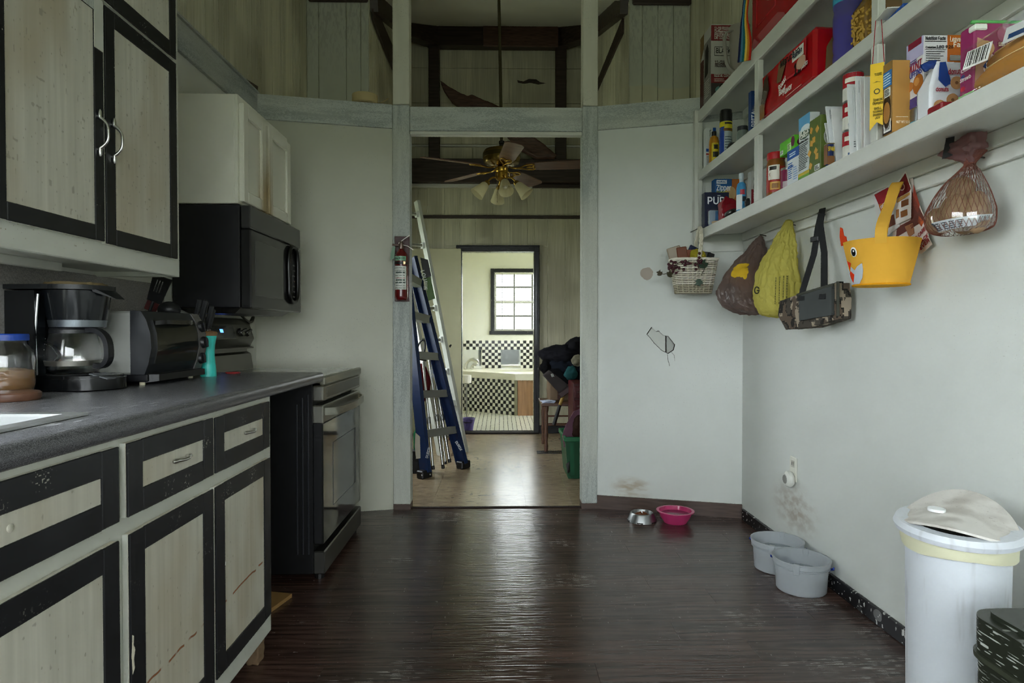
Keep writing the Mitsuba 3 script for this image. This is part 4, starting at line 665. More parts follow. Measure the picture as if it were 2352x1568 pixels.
part(gbag, 'flap', wobble(slab([(p[0], p[2]) for p in [at(*q, Y=5.8) for q in ((1262, 848), (1282, 845), (1312, 872), (1303, 882))]], (0, 5.768, 0), (1, 0, 0), (0, 0, 1), .03), .004, 25, 8, 2), 'fabric', '0f1012', True)
text(gbag, 'lettering', 'R', .028, at(1268, 866, Y=5.755), (.9, 0, .4), (-.4, 0, .9), 'b9bbb8')
put('teal_cloth', wobble(ball(at(1311, 858, Y=5.72), 1, (.06, .05, .07), 3), .02, 22, 2), 'fabric', '1f4546', True, 'crumpled teal cloth hanging on the clothes pile', 'cloth')
put('patterned_cloth', wobble(ball(at(1326, 828, Y=5.75), 1, (.05, .04, .055), 3), .022, 26, 6), 'fabric', '6d6a58', True, 'small pale patterned cloth near the right door post', 'cloth')
put('dark_folder', cat(bx(.53, .69, 6.02, 6.03, .886, .893), bx(.53, .536, 6.02, 6.03, .70, .893)), 'satin', '8c8c88', False, 'thin silver edge of a dark folder among the clothes', 'folder')
hm = thing('splitting_hammer', 'long handled hammer with yellow and black grip leaning off the table', 'hammer'); h0, h1, h2 = at(1295, 905, Y=5.74), at(1286, 930, Y=5.72), at(1272, 976, Y=5.70)
part(hm, 'shaft', tube([h0, h1], .015, 10), 'satin', '9a7d3a'); part(hm, 'grip', tube([h1, h2], [.016, .018], 10), 'satin', '101010', 30, 'black rubber grip'); part(hm, 'head', mt(bx(-.06, .06, -.025, .025, -.025, .025, .006), frame(h0 + np.array([.01, 0, .02]), (.8, 0, .6), (0, 1, 0))), 'brushed', '4a4040', False)
tc = thing('red_tool_chest', 'red metal tool chest behind the right door post', 'tool chest'); part(tc, 'body', bx(.62, 1.2, 5.35, 5.75, .30, .69, .006), 'satin', '3d0c0f', False)
for z in (.56, .44): part(tc, 'drawer', bx(.63, 1.19, 5.335, 5.35, z, z + .10, .004), 'satin', '4a1013', False); part(tc, 'drawer_handle', bx(.65, .80, 5.325, 5.337, z + .045, z + .06, .002), 'brushed', '6c5452', False)
for x, y in ((.64, 5.38), (1.17, 5.38), (.64, 5.7), (1.17, 5.7)): part(tc, 'leg', bx(x - .015, x + .015, y - .015, y + .015, 0, .30), 'satin', '3f0d10', False)
gn = thing('green_bin', 'green plastic storage bin on the hall floor beside the right door post', 'storage bin')
shell = hull([(x, y, z) for x0, x1, y0, y1, z in ((.52, .96, 4.80, 5.20, .002), (.495, .985, 4.775, 5.225, .30)) for x in (x0, x1) for y in (y0, y1)])
part(gn, 'body', shell, 'satin', '0f4a2c', False); part(gn, 'rim', cat(bx(.485, .995, 4.765, 4.785, .29, .325, .004), bx(.485, .505, 4.765, 5.235, .29, .325, .004), bx(.975, .995, 4.765, 5.235, .29, .325, .004), bx(.485, .995, 5.215, 5.235, .29, .325, .004)), 'satin', '13603a', False)
for i in range(5): part(gn, 'rib', hull([(.505 + .09 * i + .03 + d, 4.790, .03) for d in (0, .03)] + [(.50 + .09 * i + .03 + d, 4.766, .285) for d in (0, .03)] + [(.505 + .09 * i + .045, 4.80, .03), (.50 + .09 * i + .045, 4.785, .28)]), 'satin', '115637', False)
part(gn, 'handle_clip', hull([(.50, 4.775, .12), (.525, 4.77, .14), (.53, 4.77, .06), (.51, 4.765, .05), (.515, 4.79, .1)]), 'satin', '0d0f0e', False, 'black handle clip')
bk_ = []; g = np.linspace(0, 1, 30)
pm = wobble(hull([at(*q, Y=y) for q in ((1333, 938), (1318, 945), (1300, 975), (1292, 1000), (1295, 1025), (1302, 1030), (1333, 1003)) for y in (4.86, 5.05)]), .008, 26, 9, 4)
put('pink_blanket', pm, 'fabric', '694a58', True, 'pink knitted blanket spilling over the green bin', 'blanket')
put('brown_cloth', wobble(ball(at(1328, 985, Y=4.88), 1, (.05, .07, .12), 3), .02, 18, 3), 'fabric', '33231c', True, 'dark brown cloth stuffed in the green bin beside the pink blanket', 'cloth')
fv = thing('floor_vent', 'dark metal floor register in the hall vinyl', 'vent'); part(fv, 'frame', cat(bx(.34, .66, 5.79, 5.80, .001, .006), bx(.34, .66, 5.90, 5.91, .001, .006), bx(.34, .35, 5.79, 5.91, .001, .006), bx(.65, .66, 5.79, 5.91, .001, .006), bx(.34, .66, 5.79, 5.91, .0005, .002)), 'satin', '1c1b1a', False)
for i in range(18): part(fv, 'louver', bx(.357 + i * .0165, .363 + i * .0165, 5.80, 5.90, .001, .006), 'brushed', '4a4846', False)
# bathroom
tb_ = thing('bathtub', 'cream bathtub with black and white chequered tile skirt under the bathroom window', 'bathtub')
skA, skB = np.array([-.62, 9.08, 0]), np.array([.225, 8.40, 0]); us = (skB - skA); Ls = np.linalg.norm(us); us /= Ls; ns = np.cross(us, [0, 0, 1])
deck = Polygon([(-1.45, 9.58), (-1.45, 9.5), (-.66, 9.09), (.20, 8.37), (1.45, 8.37), (1.45, 9.58)]); bowl = affinity.rotate(Point(.2, 9.1).buffer(1), 0); bowl = affinity.scale(bowl, .62, .3)
part(tb_, 'deck', mv(ext(deck.difference(bowl), .085), 0, 0, .56), 'satin', 'd2cfbd', False, 'cream acrylic rim')
part(tb_, 'basin', mt(trimesh.util.concatenate([lathe([(.62, .54), (.55, .25), (.3, .2), (0, .2)], 40, False)]), np.array([[1, 0, 0, .2], [0, .484, 0, 9.1], [0, 0, 1, 0], [0, 0, 0, 1]])), 'satin', 'd6d4c4', 40)
part(tb_, 'skirt', slab(rect(0, Ls, 0, .475), skA, us, (0, 0, 1), .03), 'matte', '8c8a74', False)
part(tb_, 'wood_panel', bx(.232, .95, 8.39, 8.41, .002, .475, .003), 'oak', None, False, 'unpainted brown wood access panel')
ts = .0472; nrow = 10; ncol = int(Ls / ts); tile = bx(.0012, ts - .0012, .0012, ts - .0012, 0, .004)
for j in range(nrow):
    for i in range(ncol): part(tb_, 'tile', mt(tile, frame(skA + us * (i * ts) + np.array([0, 0, j * ts + .002]), us, (0, 0, 1))), 'gloss', '0b0b0b' if (i + j) % 2 else 'cccabb', False)
for j in range(9):
    for i in range(26):
        x0 = -.66 + i * .048; z0 = .565 + j * .0468
        if any(a < x0 + .024 < b and z0 < .83 for a, b in ((-.60, -.282), (.004, .312))): continue
        part(wb, 'tile', mt(tile, frame((x0, BY - .0005, z0), (1, 0, 0), (0, 0, 1))), 'gloss', '0b0b0b' if (i + j) % 2 else 'd8d7c9', False)
for a, b, l in ((-.60, -.285, 'square mirror tile on the bathroom wall behind the tap'), (.008, .31, 'square mirror tile on the bathroom wall under the window')):
    put('mirror_panel', bx(a, b, BY - .008, BY - .001, .562, .848, .002), 'mirror', None, False, l, 'mirror')
tap = thing('bath_faucet', 'chrome arched bath faucet on the tub deck', 'faucet'); q0 = np.array([-.52, 9.38, .561])
part(tap, 'spout', tube(curve([q0, q0 + [.02, 0, .09], q0 + [.08, -.02, .135], q0 + [.15, -.05, .12], q0 + [.18, -.06, .075]], 20), [.02] * 6 + [.015] * 14, 12), 'metal', 'c9c9c0', True); part(tap, 'lever', tube(curve([q0 + [.10, 0, .0], q0 + [.1, 0, .05], q0 + [.16, -.03, .06]], 10), .012, 8), 'metal', 'c9c9c0', True)
pb = thing('purple_bucket', 'purple plastic bucket on the bathroom sill', 'bucket'); part(pb, 'body', mt(lathe([(0, 0), (.055, 0), (.075, .13), (.082, .135), (.078, .14), (.07, .13), (.05, .01), (0, .01)], 24, False), RT(0, (-.365, 7.16, .004))), 'satin', '564a86', 40); part(pb, 'handle', tube([(-.44, 7.16, .13), (-.40, 7.09, .10), (-.33, 7.09, .10), (-.29, 7.16, .13)], .004, 6), 'satin', '1b1a22', True)
rb = thing('red_bottle', 'dark red bottle standing beside the aluminium ladder foot', 'bottle'); part(rb, 'body', mt(lathe([(0, 0), (.035, 0), (.04, .03), (.04, .2), (.016, .26), (.016, .3), (0, .3)], 20), RT(0, (-.50, 6.55, .001))), 'gloss', '4d0f1a'); part(rb, 'trigger', tube(curve([(-.50, 6.55, .3), (-.49, 6.55, .35), (-.46, 6.54, .36), (-.45, 6.53, .34)], 10), .008, 6), 'satin', '1d1a1a', True)
wr_ = thing('paper_roll_stand', 'white roll on a thin stand beside the bathroom tub', 'roll stand'); part(wr_, 'stand', cat(cyl((-.43, 8.05, 0.001), (-.43, 8.05, .48), .01, 8), mt(lathe([(0, 0), (.07, 0), (.06, .015), (0, .015)], 20), RT(0, (-.43, 8.05, .001)))), 'brushed', '8d8d88', True); part(wr_, 'roll', mt(lathe([(.015, .47), (.06, .47), (.06, .57), (.015, .57), (.015, .47)], 24, False), RT(0, (-.43, 8.05, 0))), 'matte', 'd5d2c8', 40)
# ---- right side of the kitchen: open shelves and what stands on them -------------------------------------------
SX = 1.19; S1, S2, S3 = 1.733, 2.088, 2.453
sh = thing('pantry_shelf', 'white painted three tier pantry shelf crowded with groceries', 'shelf')
for zt, h in ((S1, .058), (S2, .051), (S3, .071)):
    part(sh, 'board', hull([(x, y, z) for x, y in ((SX + .02, .8), (XR - .012, .8), (XR - .012, 3.73), (1.30, 3.795), (SX + .02, 3.825)) for z in (zt - .022, zt)]), 'frame_white', None, False)
    part(sh, 'fascia', bx(SX, SX + .02, .8, 3.828, zt - h, zt, .003), 'frame_white', None, False)
    part(sh, 'support_cleat', bx(XR - .03, XR - .013, .8, 3.72, zt - .07, zt - .023, .002), 'frame_white', None, False)
for y0, y1 in ((3.79, 3.832), (2.912, 2.955), (1.985, 2.022)):
    for z0, z1 in ((S1, S2 - .051), (S2, S3 - .071)): part(sh, 'upright', bx(SX + .001, SX + .026, y0, y1, z0, z1, .002), 'frame_white', None, False)
part(sh, 'back_board', bx(XR - .012, XR - .001, .8, 3.72, 1.66, 2.45), 'frame_white', None, False)
part(sh, 'end_stile', bx(SX - .018, SX + .004, 3.80, 3.834, 1.66, 2.46, .002), 'frame_white', None, False)
cl = thing('coat_rail', 'white painted wooden rail under the shelf with nails for hanging bags', 'rail')
part(cl, 'board', bx(XR - .02, XR - .001, .6, 3.73, 1.615, 1.66, .003), 'frame_white', None, False); part(cl, 'board', slab(rect(.62, .93, 1.61, 1.672), oR + np.array([0, -.016, 0]), uR, (0, 0, 1), .014), 'frame_white', None, False)
for y in (3.40, 3.06, 2.78, 2.22, 1.86): part(cl, 'nail', cyl((XR - .02, y, 1.645), (XR - .055, y, 1.652), .003, 8), 'brushed', '5c5a56')
class Face:
    def __init__(s, parent, o, u, v, w, h): s.p, s.o, s.u, s.v, s.w, s.h, s.k = parent, np.array(o, float), np.array(u, float), np.array(v, float), w, h, 0
    def pan(s, a0, b0, a1, b1, col, mat='satin', name='print'):
        s.k += 1; n = np.cross(s.u, s.v); o = s.o + n * (.0006 + .0002 * s.k)
        return part(s.p, name, slab(rect(a0 * s.w, a1 * s.w, b0 * s.h, b1 * s.h), o, s.u, s.v, .0006), mat, col, False)
    def poly(s, pts, col, mat='satin', name='print'):
        s.k += 1; o = s.o + np.cross(s.u, s.v) * (.0006 + .0002 * s.k); return part(s.p, name, slab([(a * s.w, b * s.h) for a, b in pts], o, s.u, s.v, .0006), mat, col, False)
    def disc(s, a, b, ra, rb, col, mat='satin', name='print'): return s.poly([(a + ra * math.cos(t), b + rb * math.sin(t)) for t in np.linspace(0, 2 * math.pi, 24)[:-1]], col, mat, name)
    def txt(s, st, a, b, h, col, w=None, rot=0, name='lettering'):
        s.k += 1; n = np.cross(s.u, s.v); o = s.o + s.u * a * s.w + s.v * b * s.h + n * (.0006 + .0002 * s.k); c, d = math.cos(math.radians(rot)), math.sin(math.radians(rot))
        return text(s.p, name, st, h, o, s.u * c + s.v * d, s.v * c - s.u * d, col, width=w)
    def lines(s, a0, a1, b0, b1, n, col, fr=.4):
        s.k += 1; o = s.o + np.cross(s.u, s.v) * (.0006 + .0002 * s.k); r = random.Random(int(a0 * 1e3 + b0 * 77 + n)); P = []
        for i in range(n):
            b = b1 - (i + .5) * (b1 - b0) / n; hh = (b1 - b0) / n * fr / 2; e = a1 - (a1 - a0) * r.uniform(0, .35); P.append(slab(rect(a0 * s.w, e * s.w, (b - hh) * s.h, (b + hh) * s.h), o, s.u, s.v, .0004))
        return part(s.p, 'small_print', cat(*P), 'matte', col, False, kind='stuff')
    def bars(s, a0, a1, b0, b1, col='1a1a1a'):
        s.pan(a0, b0, a1, b1, 'e8e8e6', 'matte'); s.k += 1; o = s.o + np.cross(s.u, s.v) * (.0006 + .0002 * s.k); n = 11; P = []
        for i in range(n): x = a0 + (a1 - a0) * (.06 + .88 * i / n); P.append(slab(rect(x * s.w, (x + (a1 - a0) / n * (.25 + .35 * ((i * 7) % 3) / 2)) * s.w, (b0 + .12 * (b1 - b0)) * s.h, (b1 - .05 * (b1 - b0)) * s.h), o, s.u, s.v, .0004))
        return part(s.p, 'barcode', cat(*P), 'matte', col, False, kind='stuff')
def carton(name, label, cat_, xc, xl, xr, yt, Xf, zb, col, group=None, mat='satin', b=.0015, scol=None):
    """a carton seen by its corner: xc the near vertical edge, xl the far end of its room side, xr the end of its near side, yt its top at the corner (photo pixels on real planes)"""
    Yn = at(xc, 700, X=Xf)[1]; Yf = at(xl, 700, X=Xf)[1]; Xb = at(xr, 700, Y=Yn)[0]; zt = at(xc, yt, Y=Yn)[2]
    t = thing(name, label, cat_, group); part(t, 'carton', bx(Xf, Xb, Yn, Yf, zb, zt, b), mat, col, False)
    near = Face(t, (Xf, Yn, zb), (1, 0, 0), (0, 0, 1), Xb - Xf, zt - zb); side = Face(t, (Xf, Yf, zb), (0, -1, 0), (0, 0, 1), Yf - Yn, zt - zb); return t, near, side
G1, G2, G3 = 'groceries on the lower shelf', 'things on the middle shelf', 'things on the top shelf'
def cyl_at(px, X): return X, float(at(px, 700, X=X)[1])
def lt(t, name, prof, x, y, z, mat, col, sm=40, n=28, label=None): return part(t, name, mt(lathe(prof, n), RT(0, (x, y, z))), mat, col, sm, label)
def wrap(t, x, y, r, z0, z1, a0, a1, col, mat='satin', name='print', n=14):
    a = np.radians(np.linspace(a0, a1, n)); v = [(x + r * math.cos(q), y + r * math.sin(q), z) for z in (z0, z1) for q in a]
    return part(t, name, TM(v, [f for i in range(n - 1) for f in ((i, i + 1, n + i + 1), (i, n + i + 1, n + i))]), mat, col, True)
# lower shelf, near bay
t, N, S = carton('snack_carton', 'purple and white muffin carton raised on two small tins on the lower shelf', 'carton', 2115, 2077, 2210, 80, 1.24, S1 + .066, 'd9d8dc')
N.pan(.57, 0, 1, 1, 'b5601c'); N.txt('Nutrition Facts', .04, .925, .010, '16161a', N.w * .48); N.pan(.03, .90, .54, .91, '202024'); N.txt('Calories', .04, .80, .006, '16161a'); N.txt('180 920', .30, .80, .009, '16161a'); N.pan(.03, .78, .54, .785, '202024')
for a, b in ((.05, .77), (.05, .5), (.05, .3)): N.lines(a, .53, b - (.26 if b > .7 else .18), b, 8, '4a4a50', .35)
N.txt('Leaves', .62, .90, .014, 'f0e2c8', N.w * .3); N.txt('Fall', .70, .82, .014, 'f0e2c8'); N.pan(.62, .62, .95, .70, '8a8a84'); N.lines(.6, .95, .1, .55, 9, 'd9b98c', .3)
S.pan(0, 0, 1, .15, '4b3f80'); S.pan(0, .72, 1, 1, 'b9b4d8'); S.pan(.1, .9, .9, 1, '7c1d33'); S.txt('MINI', .08, .55, .024, '8c2a3c', S.w * .85); S.txt('MUFFINS', .06, .46, .016, '3a3f8a', S.w * .88); S.disc(.72, .32, .3, .15, 'a8642c'); S.disc(.25, .34, .2, .07, 'b5743a'); S.disc(.66, .36, .16, .06, 'c48a4c'); S.lines(.15, .8, .64, .72, 3, '5b5590', .5)
for i, (x, y, l, c) in enumerate(((1.265, 1.887, 'small silver tin with blue rim under the muffin carton', '9aa0a2'), (1.325, 1.895, 'small tin behind the blue rimmed tin under the muffin carton', '7d7a74'))):
    q = thing('small_tin', l, 'tin'); lt(q, 'body', [(0, 0), (.026, 0), (.028, .004), (.028, .060), (.026, .065), (0, .065)], x, y, S1 + .0005, 'brushed', c); wrap(q, x, y, .0283, S1 + .004, S1 + .025, 150, 330, '4c9ab0')
t, N, S = carton('cookie_carton', 'kraft brown cookie carton with a window beside the yellow ribbon', 'carton', 2045, 2024, 2099, 137, 1.186, S1, 'b58647', mat='matte')
N.lines(.15, .7, .20, .22, 1, 'ead9b8'); N.txt('NET WT 12.5', .16, .12, .007, 'ead9b8', N.w * .6); S.pan(0, 0, 1, 1, '8a6a3e'); S.pan(.0, .0, 1, .16, '241611'); S.bars(.12, .88, .03, .20); S.disc(.45, .32, .42, .24, '2a1a12'); S.disc(.45, .30, .36, .15, 'a5713a'); S.pan(.05, .66, .95, .88, '2a72b5'); S.lines(.1, .9, .68, .86, 5, 'bcd6ea'); S.pan(.2, .52, .85, .64, 'dcdcda'); S.lines(.24, .8, .53, .63, 5, '222222', .6)
# donut bag
db = thing('donut_bag', 'white and blue bag of donuts with a twisted top on the lower shelf', 'bag')
dm = wobble(hull([(x, y, S1 + z) for x, y, z in ((1.212, 1.770, .002), (1.300, 1.770, .002), (1.215, 1.83, .002), (1.297, 1.83, .002), (1.210, 1.766, .09), (1.305, 1.766, .09), (1.218, 1.835, .09), (1.300, 1.835, .09), (1.232, 1.772, .158), (1.306, 1.772, .155), (1.24, 1.80, .158), (1.30, 1.80, .155))]), .0015, 40, 3, 3)
part(db, 'bag', dm, 'satin', 'd8dbe2', True); Fd = Face(db, (1.212, 1.7625, S1 + .004), (1, 0, 0), (0, 0, 1), .092, .15)
Fd.poly([(.24, .98), (.42, .99), (.60, .60), (.42, .52), (.20, .66)], '223f86'); Fd.txt('donuts', .50, .76, .015, '8c2330', .04); Fd.txt('donuts', .12, .44, .012, '8c2330', .036)
for a, b in ((.76, .60), (.64, .28), (.24, .16)): Fd.disc(a, b, .19, .12, 'b98a5c'); Fd.disc(a, b, .05, .03, '7d5332')
part(db, 'twisted_top', wobble(hull([(1.20, 1.775, S1 + .13), (1.25, 1.78, S1 + .15), (1.195, 1.79, S1 + .155), (1.24, 1.785, S1 + .17), (1.225, 1.77, S1 + .15)]), .006, 50, 2, 3), 'satin', '1e3878', True)
# pink bag with clips
t, N, S = carton('pink_snack_bag', 'tall magenta bag of mini strawberry snacks closed with green clips on the lower shelf', 'bag', 2232, 2196, 2333, 50, 1.232, S1, '8e2a5c', b=.006)
N.pan(.02, 0, .98, .98, '8f3560'); N.poly([(0, .15), (.25, .2), (.4, .5), (.38, .72), (.05, .8)], 'b78f74'); N.disc(.24, .66, .2, .1, 'c9a070'); N.poly([(.18, .42), (.34, .36), (.42, .48), (.28, .5)], '27407f')
for k in range(5): N.disc(.30 + .035 * math.cos(k * 1.257), .435 + .03 * math.sin(k * 1.257), .022, .02, 'e6e6ea')
N.txt('Strawberry', .38, .48, .018, 'e8d8de', N.w * .55, 14); N.txt('Mini', .22, .30, .018, 'e8d8de', N.w * .22, 14); N.disc(.62, .84, .13, .1, 'a55a7c'); N.pan(.5, .66, .9, .74, '6e1f3c'); N.txt('Little Debbie', .52, .685, .010, 'e8dcc8', N.w * .36)
S.pan(0, 0, 1, .12, '86b97c'); S.txt('Little', .2, .42, .010, 'e8d8de', S.w * .6); S.txt('Strawb', .12, .30, .010, 'e8d8de', S.w * .7); S.disc(.3, .36, .12, .03, '27407f'); S.disc(.3, .2, .14, .035, 'c02a3a')
zt = N.o[2] + N.h
for x0, x1 in ((1.228, 1.262), (1.335, 1.368)): part(t, 'bag_clip', bx(x0, x1, N.o[1] - .006, N.o[1] + .02, zt - .022, zt - .006, .003), 'satin', 'dfe6dc', False, 'white tape clip')
part(t, 'clip_rod', cyl((1.225, N.o[1] + .004, zt + .001), (1.37, N.o[1] + .004, zt + .001), .005, 8), 'satin', '5fae62', True, 'green clip rod')
# buns in clear bag, red lid
bn = thing('bread_bag', 'clear bag of two long bread rolls with a white label at the shelf edge', 'bread bag')
for i, (x, z, ln, c) in enumerate(((1.245, S1 + .034, .20, 'b07a38'), (1.315, S1 + .036, .22, 'a86f30'), (1.285, S1 + .085, .20, 'b98646'))):
    m = ball((0, 0, 0), 1, (.036, ln / 2 + .04, .033), 3); m = wobble(mv(m, x, 1.50 + .01 * i, z), .002, 30, i); part(bn, 'roll', m, 'satin', c, True, 'golden long roll')
    part(bn, 'roll_split', wobble(mv(ball((0, 0, 0), 1, (.012, ln / 2 + .01, .004), 3), x, 1.50 + .01 * i, z + .0325), .001, 30, i), 'matte', 'e0c890', True)
film = wobble(hull([(x, y, z) for y, s in ((1.665, .4), (1.63, .9), (1.40, 1), (1.3, .8)) for x in (1.283 - .09 * s, 1.283 + .09 * s) for z in (S1 + .002, S1 + .06 + .07 * s)]), .004, 25, 7, 4); part(bn, 'clear_wrap', film, 'pane', None, True)
Fb = Face(bn, (1.188, 1.62, S1 + .06), (0.25, -1, 0), (.35, 0, 1), .22, .08); Fb.bars(.02, .32, .1, .75); Fb.pan(.45, .45, .85, 1.0, 'd8dadc'); Fb.poly([(.5, .55), (.8, .55), (.8, .72), (.5, .72)], '24406e')
part(t, 'x', None, 'matte') if False else put('red_tray', bx(1.20, 1.30, 1.705, 1.765, S1 + .0005, S1 + .022, .004), 'satin', '7c1a22', False, 'flat red plastic tray between the donut bag and the bread rolls', 'tray')
# envelopes filed along the shelf
for i, (y, X0, h, w, tilt, yaw, c) in enumerate(((2.36, 1.262, .135, .16, 30, 2, 'd9dadb'), (2.335, 1.24, .21, .16, 23, 2, 'd2d5d8'), (2.315, 1.225, .19, .18, 18, 2, 'dfe1e2'), (2.295, 1.215, .24, .18, 13, 2, 'd6d9dd'), (2.285, 1.222, .22, .15, 10, 2, 'e2e3e4'),
        (2.155, 1.20, .25, .17, 5, 1, 'dcdedf'), (2.14, 1.215, .235, .18, 6, 3, 'd3d6d8'), (2.12, 1.205, .26, .16, 3, 4, 'e2e4e5'), (2.105, 1.21, .25, .18, 3, 0, 'd8dadc'), (2.085, 1.215, .245, .17, 2, 2, 'c98a3c'), (2.07, 1.20, .235, .17, 1, 3, 'dfe0e0'))):
    e = thing('envelope', ['white envelope leaning farthest back beside the green cracker carton', 'security patterned envelope behind the leaning white one', 'folded white letter third in the row of mail', 'tall white envelope left of the stacked soup cans', 'white envelope touching the left of the stacked soup cans',
        'white envelope right after the stacked soup cans', 'creased grey-white letter two after the soup cans', 'tallest white envelope in the mail row', 'plain white envelope before the orange one', 'orange padded envelope in the mail row', 'white envelope nearest the yellow ribbon'][i], 'envelope', 'mail on the lower shelf')
    M_ = RT(yaw, (X0, y, S1 + .001)) @ trimesh.transformations.rotation_matrix(-math.radians(tilt), [1, 0, 0]); part(e, 'paper', mt(bx(0, w, -.0022, .0022, 0, h, .0008), M_), 'matte', c, False)
    f_ = Face(e, M_[:3, 3] - M_[:3, 1] * .0022, M_[:3, 0], M_[:3, 2], w, h)
    if i in (0, 3, 7): f_.pan(.06, .78, .24, .94, 'b9bcbe', 'matte'); f_.lines(.08, .22, .79, .93, 4, '6a6c70')
    elif i == 1: f_.lines(.02, .3, .02, .98, 22, '8f9296', .6)
    elif i in (2, 5, 8): f_.lines(.08, .25, .1, .2, 3, '5c5e62')
    elif i == 9: pass
# soup cans between the mail
for k in range(3):
    x, y, z = 1.247, 2.222, S1 + .0005 + k * .1015; q = thing('soup_can', ['red and white soup can at the bottom of the stack in the mail', 'red and white soup can in the middle of the stack in the mail', 'red and white soup can on top of the stack in the mail'][k], 'can', 'stacked soup cans')
    lt(q, 'can', [(0, 0), (.032, 0), (.033, .002), (.033, .098), (.032, .101), (0, .1005)], x, y, z, 'brushed', 'a9aaa8'); wrap(q, x, y, .0333, z + .048, z + .096, 120, 330, '9c1722'); wrap(q, x, y, .0333, z + .004, z + .048, 120, 330, 'd9d8d0'); wrap(q, x, y, .0335, z + .012, z + .022, 215, 245, '2f4d7a'); wrap(q, x, y, .0335, z + .064, z + .08, 190, 270, 'e3dcd0')
t, N, S = carton('meat_can', 'yellow and blue canned meat tin in front of the leaning mail', 'can', 1898, 1890, 1914, 327, 1.188, S1, '1d2c5a', b=.006)
N.txt('SPAM', .03, .62, .016, 'd8b92c', N.w * .94); S.pan(0, .05, 1, .9, '7a5230'); N.pan(0, .02, 1, .4, '7a5230'); part(t, 'rim', bx(1.187, N.o[0] + N.w + .001, N.o[1] - .001, N.o[1] + S.w + .001, N.o[2] + N.h - .006, N.o[2] + N.h - .001, .002), 'brushed', 'b5a878', False)
t, N, S = carton('cracker_carton', 'olive green cracker carton with pictured crackers leaning by the mail', 'carton', 1882, 1855, 1916, 262, 1.21, S1, '55652a')
N.disc(.75, .62, .55, .17, 'a6a8a2'); N.txt('Wheat', .3, .60, .012, '3a3f38', N.w * .6)
for a, b, r in ((.2, .82, 10), (.72, .78, -6), (.25, .58, 30), (.62, .40, 2), (.45, .62, 45), (.72, .30, 38), (.2, .18, 12), (.1, .42, 5)):
    c_, s_ = .17 * math.cos(math.radians(r)), .17 * math.sin(math.radians(r)); kx_ = S.w / S.h; S.poly([(a + c_, b + s_ * kx_), (a - s_, b + c_ * kx_), (a - c_, b - s_ * kx_), (a + s_, b - c_ * kx_)], 'c79a3f')
S.pan(.55, .05, .98, .15, 'd8d8d0'); S.lines(.58, .95, .06, .14, 4, '222222', .6)
t, N, S = carton('fruit_snack_carton', 'sky blue and white fruit snack carton beside the green cracker carton', 'carton', 1857, 1832, 1880, 256, 1.21, S1, 'c9cfcf')
S.pan(0, .80, 1, 1, '5b9fc9'); S.disc(.6, .80, .4, .05, 'd8e4ea'); S.disc(.55, .70, .5, .065, '173a28'); S.txt('BLACK', .12, .705, .014, 'e8e8e0', S.w * .82); S.txt('FOREST', .12, .655, .014, 'e8e8e0', S.w * .82); S.pan(0, 0, 1, .07, '5f8f2a'); S.pan(0, .07, 1, .12, 'b9a62c'); S.txt('Nutrition Facts', .06, .585, .008, '1c1c1c', S.w * .85); S.lines(.06, .92, .16, .57, 15, '44484a', .4)
t, N, S = carton('blue_white_carton', 'blue topped white carton standing right of the peanut butter jar', 'carton', 1833, 1806, 1850, 333, 1.21, S1, 'd2d6da')
S.pan(0, .74, 1, 1, '1f4d9a'); S.lines(.2, .9, .80, .92, 2, 'bcd0ea', .6); S.pan(0, 0, 1, .05, '1f4d9a'); S.lines(.1, .45, .2, .66, 8, '3a62a8'); S.lines(.55, .95, .12, .5, 6, '8aa4cc'); S.txt('HEATING', .06, .5, .008, '2a58a0', S.w * .5); Z = N.o[2] + N.h
gmx = thing('gum_carton', 'lime green gum carton lying on the blue topped carton', 'carton'); part(gmx, 'carton', bx(1.215, 1.33, 2.60, 2.735, Z + .0005, Z + .06, .0015), 'satin', '5db52c', False)
Fg = Face(gmx, (1.215, 2.735, Z), (0, -1, 0), (0, 0, 1), .135, .06); Fg.pan(.04, .12, .24, .42, 'dfe6da'); Fg.lines(.06, .22, .15, .4, 4, '333333', .5); Fg.pan(.55, .1, .8, .6, 'cfe8b0'); Fg.lines(.57, .78, .12, .58, 7, '1f5a1a', .5); Fg.disc(.92, .6, .12, .35, '5a1a3a'); Fn = Face(gmx, (1.215, 2.60, Z), (1, 0, 0), (0, 0, 1), .115, .06); Fn.disc(.4, .5, .3, .35, '4a1530')
put('white_paper_sack', wobble(bx(1.35, 1.43, 2.62, 2.86, S1 + .001, S1 + .235, .01), .004, 12, 3, 3), 'matte', 'b9bbbc', True, 'white paper sack at the back of the shelf behind the gum carton', 'sack')
q = thing('fruit_can', 'magenta labelled can behind the peanut butter jar', 'can'); x, y = 1.268, 2.762; lt(q, 'can', [(0, 0), (.034, 0), (.034, .11), (0, .11)], x, y, S1 + .0005, 'brushed', 'a09c98'); wrap(q, x, y, .0343, S1 + .008, S1 + .10, 130, 330, '7a1c44'); wrap(q, x, y, .0345, S1 + .02, S1 + .05, 200, 260, 'c9b8c0')
pj = thing('peanut_butter_jar', 'brown peanut butter jar with a red lid at the left of its shelf bay', 'jar'); x, y = cyl_at(1785, 1.247); y = max(y, 2.845)
lt(pj, 'body', [(0, 0), (.036, 0), (.040, .006), (.040, .15), (.036, .168), (0, .168)], x, y, S1 + .0005, 'gloss', '7d4a20'); lt(pj, 'lid', [(0, .168), (.037, .168), (.0385, .171), (.0385, .196), (.036, .2), (0, .2)], x, y, S1, 'satin', 'a3161c', label='red screw lid')
